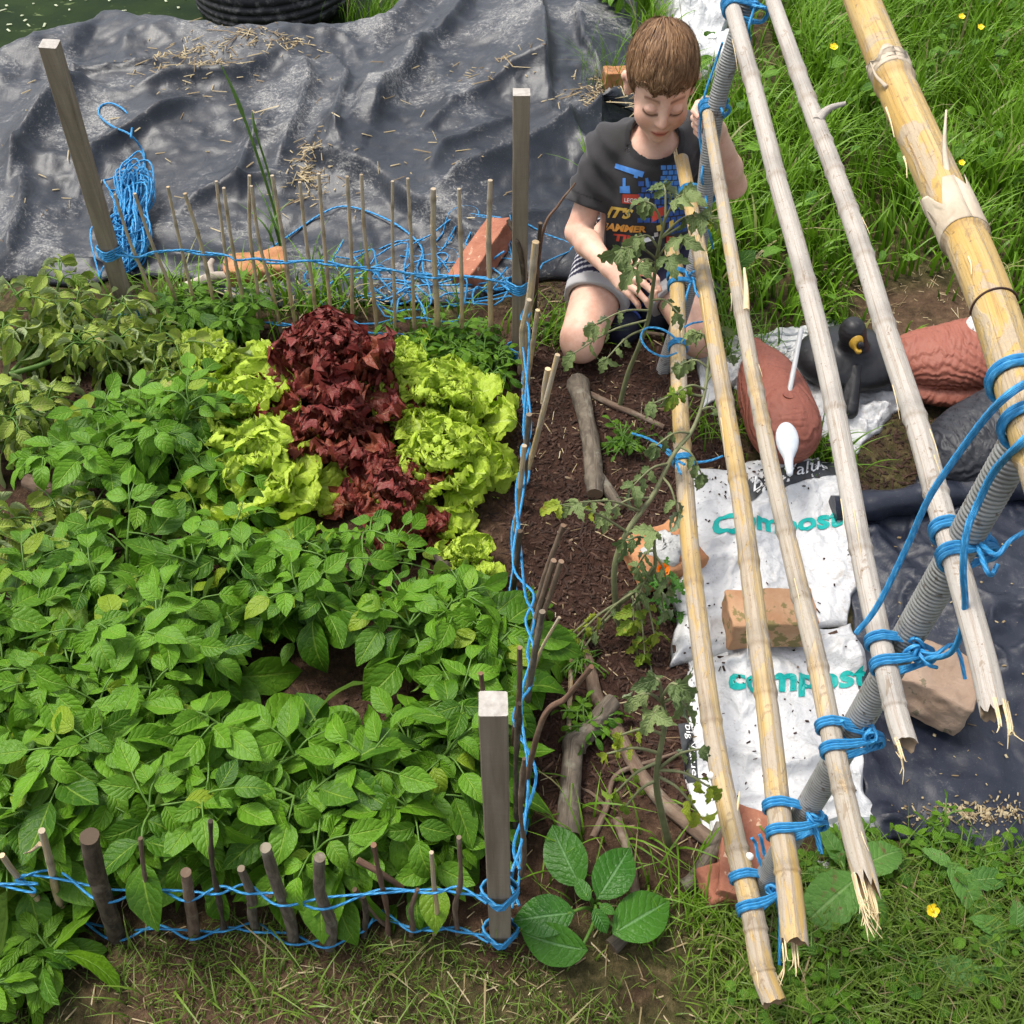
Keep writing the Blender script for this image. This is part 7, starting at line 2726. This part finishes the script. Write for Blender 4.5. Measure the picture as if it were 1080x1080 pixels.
# ---- single leaves placed where they lie
def place_leaf(L, b, t, roll=0.0, wide=1.0, k=None, rnd=None):
    d = t - b
    L.put(b, d, np.linalg.norm(d), (0, -.15, 1.0), roll, rnd, wide, k)


def rosette(name, label, cat, group, root_px, leaves, mat, tpls, stalk=.003, smat='stem'):
    c = PZ(*root_px); c[2] = g0(c[0], c[1])
    L = Leaves(tpls); st = MB()
    for (b, bz), (t, tz), wide, roll in leaves:
        B, T = PZ(*b, bz), PZ(*t, tz)
        place_leaf(L, B, T, roll, wide)
        tube(st, spl([c, (c + B) / 2 + A([0, 0, .02]), B + unit(T - B) * .01], 8), np.linspace(stalk * 1.2, stalk * .7, 8), 6)
    root = empty(name, c, label, cat, group)
    WLOC[root.name] = c
    obj('stalks', st, MT[smat], root)
    obj('leaves', L.build(MB()), MT[mat], root)


rosette('broad_leaved_plant', 'plant with five broad dark glossy leaves right of the near corner stake', 'plant', None, (628, 962), [
    (((612, 935), .05), ((578, 868), .09), 1.0, .35), (((630, 948), .07), ((668, 890), .10), 1.0, -.1), (((606, 963), .06), ((540, 968), .07), 1.0, .1),
    (((646, 985), .05), ((713, 945), .06), 1.0, -.1), (((620, 1002), .05), ((541, 990), .04), .9, .6), (((626, 958), .08), ((642, 985), .07), .9, 0), (((632, 955), .08), ((650, 962), .08), .9, 0), (((622, 950), .08), ((606, 925), .09), .9, 0)], 'broad', BRO)
rosette('dock_plant', 'dock plant with spotted leaves below the ends of the bamboo', 'dock', 'dock plants in the near right corner', (885, 935), [
    (((905, 925), .06), ((845, 972), .07), 1.7, .1), (((895, 930), .06), ((962, 990), .05), 1.3, .2), (((900, 920), .06), ((958, 882), .09), 1.5, .1), (((890, 915), .04), ((868, 868), .08), 1.0, .2), (((898, 938), .05), ((935, 1000), .05), .9, -.2), (((880, 925), .03), ((850, 915), .05), 1.2, 0)], 'dock', DOC)
rosette('dock_plant', 'pale dock plant at the near edge of the black sheet', 'dock', 'dock plants in the near right corner', (1010, 925), [
    (((1000, 912), .06), ((1050, 962), .07), 1.5, .2), (((1005, 915), .06), ((975, 890), .07), 1.2, 0), (((1015, 930), .05), ((1072, 922), .06), 1.3, .1), (((1000, 928), .03), ((972, 950), .04), 1.0, -.1), (((1020, 985), .02), ((1065, 1035), .02), 1.0, .1)], 'dock', DOC)
rosette('dock_plant', 'dock leaves lying flat in the turf near the bottom right corner', 'dock', 'dock plants in the near right corner', (1005, 1030), [
    (((1040, 1030), .05), ((972, 1018), .05), 1.5, .1), (((1045, 1028), .05), ((1090, 1012), .05), 1.4, 0), (((1005, 1035), .02), ((1000, 1075), .02), 1.2, 0)], 'dock', DOC)


rosette('dock_plant', 'dock plant with ragged leaves at the right edge of the turf', 'dock', 'dock plants in the near right corner', (1068, 990), [
    (((1062, 985), .05), ((1030, 965), .08), 1.3, .1), (((1070, 985), .05), ((1078, 948), .09), 1.2, 0), (((1060, 992), .05), ((1022, 1003), .06), 1.3, .2), (((1075, 995), .05), ((1105, 1015), .06), 1.2, 0)], 'dock', DOC)


# ---- flowers
def flower(name, label, cat, group, px, py, z, r, petals, mat, double=False, lean=.5):
    p = PZ(px, py, z)
    b = A([p[0] + RN.normal(0, .01), p[1] + .03, 0]); b[2] = g0(b[0], b[1])
    st = MB()
    tube(st, spl([b, (b + p) / 2 + A([.006, 0, .01]), p], 12), .0013, 6)
    root = empty(name, b, label, cat, group)
    WLOC[root.name] = b
    obj('stem', st, MT['stem'], root)
    nrm = unit(A([0, -lean, 1.0]))
    Mx = basis(A([1.0, 0, 0]), nrm)
    fb = MB()
    tp = leaf_tpl(.85, .6, 6, 5, -.25, .15, .03 if double else 0, 3, seed=5, blunt=.6)
    L = Leaves([tp])
    for lay in range(3 if double else 1):
        for k in range(petals):
            a = (k + .5 * lay) / petals * 6.283
            d = Mx[:, 1] * math.cos(a) + Mx[:, 0] * math.sin(a) + Mx[:, 2] * (.25 + .45 * lay)
            L.put(p, d, r * (1 - .2 * lay), Mx[:, 2], RN.normal(0, .15))
    fo_ = obj('flower', L.build(fb), mat, root)
    cb = SDF(p - r, p + r, r / 8)
    cb.ell(p + nrm * r * .12, (r * .3, r * .3, r * .22), .001, Mx)
    v, q = cb.surf()
    obj('flower_centre', MB().add(v, q), mat, fo_)
    return root


BG = 'yellow buttercups'
flower('buttercup', 'yellow buttercup below the long frayed bamboo end', 'buttercup', BG, 983, 960, .06, .011, 5, MT['petal_ye'])
flower('buttercup', 'small yellow buttercup in the turf near the bottom edge', 'buttercup', BG, 948, 1032, .03, .007, 5, MT['petal_ye'])
flower('buttercup', 'yellow buttercup left of the thickest bamboo high in the grass', 'buttercup', BG, 879, 50, .2, .014, 5, MT['petal_ye'])
flower('buttercup', 'topmost yellow buttercup at the upper right in the grass', 'buttercup', BG, 1014, 18, .2, .012, 5, MT['petal_ye'])
flower('buttercup', 'yellow buttercup right of the thickest bamboo near the top', 'buttercup', BG, 1034, 29, .2, .012, 5, MT['petal_ye'])
flower('buttercup', 'yellow buttercup in the grass beside the torn sheath of the thickest bamboo', 'buttercup', BG, 1014, 172, .18, .010, 5, MT['petal_ye'])
m_ = flower('marigold', 'orange marigold in front of the mortar capped brick', 'marigold', None, 699, 601, .12, .0135, 9, MT['petal_or'], True, .8)
L = Leaves(FER)
c = PZ(702, 625, .05)
for k in range(26):
    az = RN.uniform(0, 6.28)
    L.put(c + A([RN.normal(0, .015), RN.normal(0, .012), RN.uniform(-.05, .05)]), dirv(az, RN.uniform(-.2, .9)), RN.uniform(.03, .05), (0, -.3, 1), RN.normal(0, .4))
obj('foliage', L.build(MB()), MT['broad'], m_)


# ---- grasses that stand by themselves
def tuft(label, px, py, z, n, h, spread, w=.005, lean=.8, mat='grass', name='grass_tuft', group='grass tufts', az=None):
    c = PZ(px, py, z)
    b = np.stack([c[0] + RN.normal(0, spread, n), c[1] + RN.normal(0, spread * .7, n), np.full(n, c[2] - .01)], -1)
    mb = MB()
    a_ = RN.uniform(0, 6.28, n) if az is None else RN.normal(az, .5, n)
    blades(mb, b, RN.uniform(.5, 1.1, n) * h, RN.uniform(.6, 1.2, n) * w, a_, np.abs(RN.normal(lean, .3, n)), RN.uniform(.1, .9, n), 6)
    o = obj(name, mb, MT[mat])
    return tag(o, label, 'grass', group)


tuft('bright green grass tuft on the pond bank right of the tyre', 408, 22, -.02, 260, .16, .07, .004, .6)
tuft('grass tuft among the first canes beside the leaning stake', 185, 328, .02, 90, .20, .06, .006, 1.0)
tuft('grass tuft among the middle back canes by the orange brick', 300, 330, .02, 110, .20, .08, .006, 1.0)
tuft('grass tuft right of the orange brick behind the back canes', 355, 325, .02, 45, .20, .04, .008, .6)
tuft('grass tuft under the terracotta brick at the back canes', 470, 345, .02, 60, .14, .06, .005, .9)
tuft('grass tuft between the far corner stake and the boy\'s knee', 592, 362, .0, 90, .17, .05, .005, .9)
tuft('grass tuft under the brown duck decoy with the pale bill', 858, 480, .0, 110, .13, .04, .006, .9)
tuft('grass tuft beside the lowest pole at the boy\'s left knee', 768, 372, .0, 140, .16, .06, .006, .9)
tuft('grass blades between the poles right of the mulch', 760, 455, .0, 70, .12, .05, .005, .9)
tuft('grass growing over the lump of red brick', 748, 965, .0, 150, .09, .05, .004, 1.0)
tuft('few long blades lying over the mulch at the near end', 655, 900, .0, 60, .14, .09, .0045, 1.3)
tuft('wispy grass with seed heads on the liner above the boy\'s shoulder', 640, 95, .05, 60, .28, .06, .003, .7)
tuft('lone grass sprig on the liner left of the boy', 622, 195, .08, 7, .20, .01, .008, .9, az=2.4)
mb = MB()
for pts, r in (([PZ(300, 275, .03), PY(290, 225, 2.42), PY(270, 160, 2.43), PY(250, 105, 2.45), PY(233, 68, 2.46)], .0042), ([PZ(302, 272, .03), PY(285, 190, 2.43), PY(270, 140, 2.44), PY(266, 118, 2.45)], .003)):
    q = spl(pts, 30)
    tube(mb, q, np.concatenate([np.linspace(r, r * .9, 20), np.linspace(r * 1.5, r * .3, 10)]), 6)
b = A([PZ(290, 262, .05), PZ(296, 262, .05), PZ(286, 255, .06), PZ(300, 262, .05)])
blades(mb, b, A([.16, .20, .14, .18]), np.full(4, .009), A([2.6, 2.2, .8, 2.9]), A([1.0, .7, 1.0, .8]), A([.4, .5, .6, .5]), 6)
o = obj('tall_grass_stem', mb, MT['stem'])
tag(o, 'single tall grass stem standing against the liner behind the back canes', 'grass stem')

# ---- ground cover in the near right corner, and weeds in the lawn
L = Leaves([leaf_tpl(.8, .55, 5, 3, .3, .2, seed=s + 80, blunt=.7) for s in range(3)])


def cov_d(x, y):
    q = np.stack([x, y], -1)
    wob = .05 * fbm(q, 6, 3, 81)
    m = sstep(.30, .42, x + wob) * (1 - sstep(.74, .82, y + wob))
    return np.clip(m * (.55 + .8 * fbm(q, 7, 2, 88)), 0, 1)


p = to3(scatter(1500, cov_d, (.2, .2), (1.3, 1.0)))
for q in p:
    az = RN.uniform(0, 6.28)
    L.put(q + A([0, 0, RN.uniform(.004, .045)]), dirv(az, RN.uniform(-.2, .5)), RN.uniform(.010, .024), (RN.normal(0, .3), RN.normal(-.1, .3), 1), 0)
o = obj('clover_cover', L.build(MB()), MT['weed'], origin=(.7, .6, 0))
tag(o, 'mat of small green leaves covering the turf in the near right corner', 'ground cover', kind='stuff')
L = Leaves(WEE)
p = to3(scatter(420, lawn_d, (.35, 2.0), (2.3, 4.5)))
for q in p:
    az = RN.uniform(0, 6.28)
    L.put(q + A([0, 0, RN.uniform(.05, .13)]), dirv(az, RN.uniform(-.2, .7)), RN.uniform(.03, .075), (RN.normal(0, .3), RN.normal(-.2, .3), 1), 0, None, 1.3)
o = obj('lawn_weeds', L.build(MB()), MT['weed'], origin=(1, 3, 0))
tag(o, 'broad leaved weeds mixed through the meadow grass', 'weeds', kind='stuff')
# little white snail shells clinging to the bamboo
for i_, (k, py, lab) in enumerate([(0, 906, 'tiny white snail on the lowest pole above the near tie'), (0, 818, 'tiny white snail on the lowest pole beside the red stain')]):
    p, r, d, root = at_px(k, py)
    s_ = unit(CAM - p)
    x_ = unit(np.cross(d, s_))
    cc = p - x_ * r * (.9 if i_ == 0 else -.9) + s_ * r * .5
    sd_ = SDF(cc - .012, cc + .012, .0012)
    sd_.ell(cc, (.0062, .0062, .0048), .001).ell(cc + A([.003, 0, .002]), (.003, .003, .003), .002)
    v, q = sd_.surf()
    o = obj('snail', MB().add(v, q), MT['snail']); tag(o, lab, 'snail', 'snails on the bamboo')
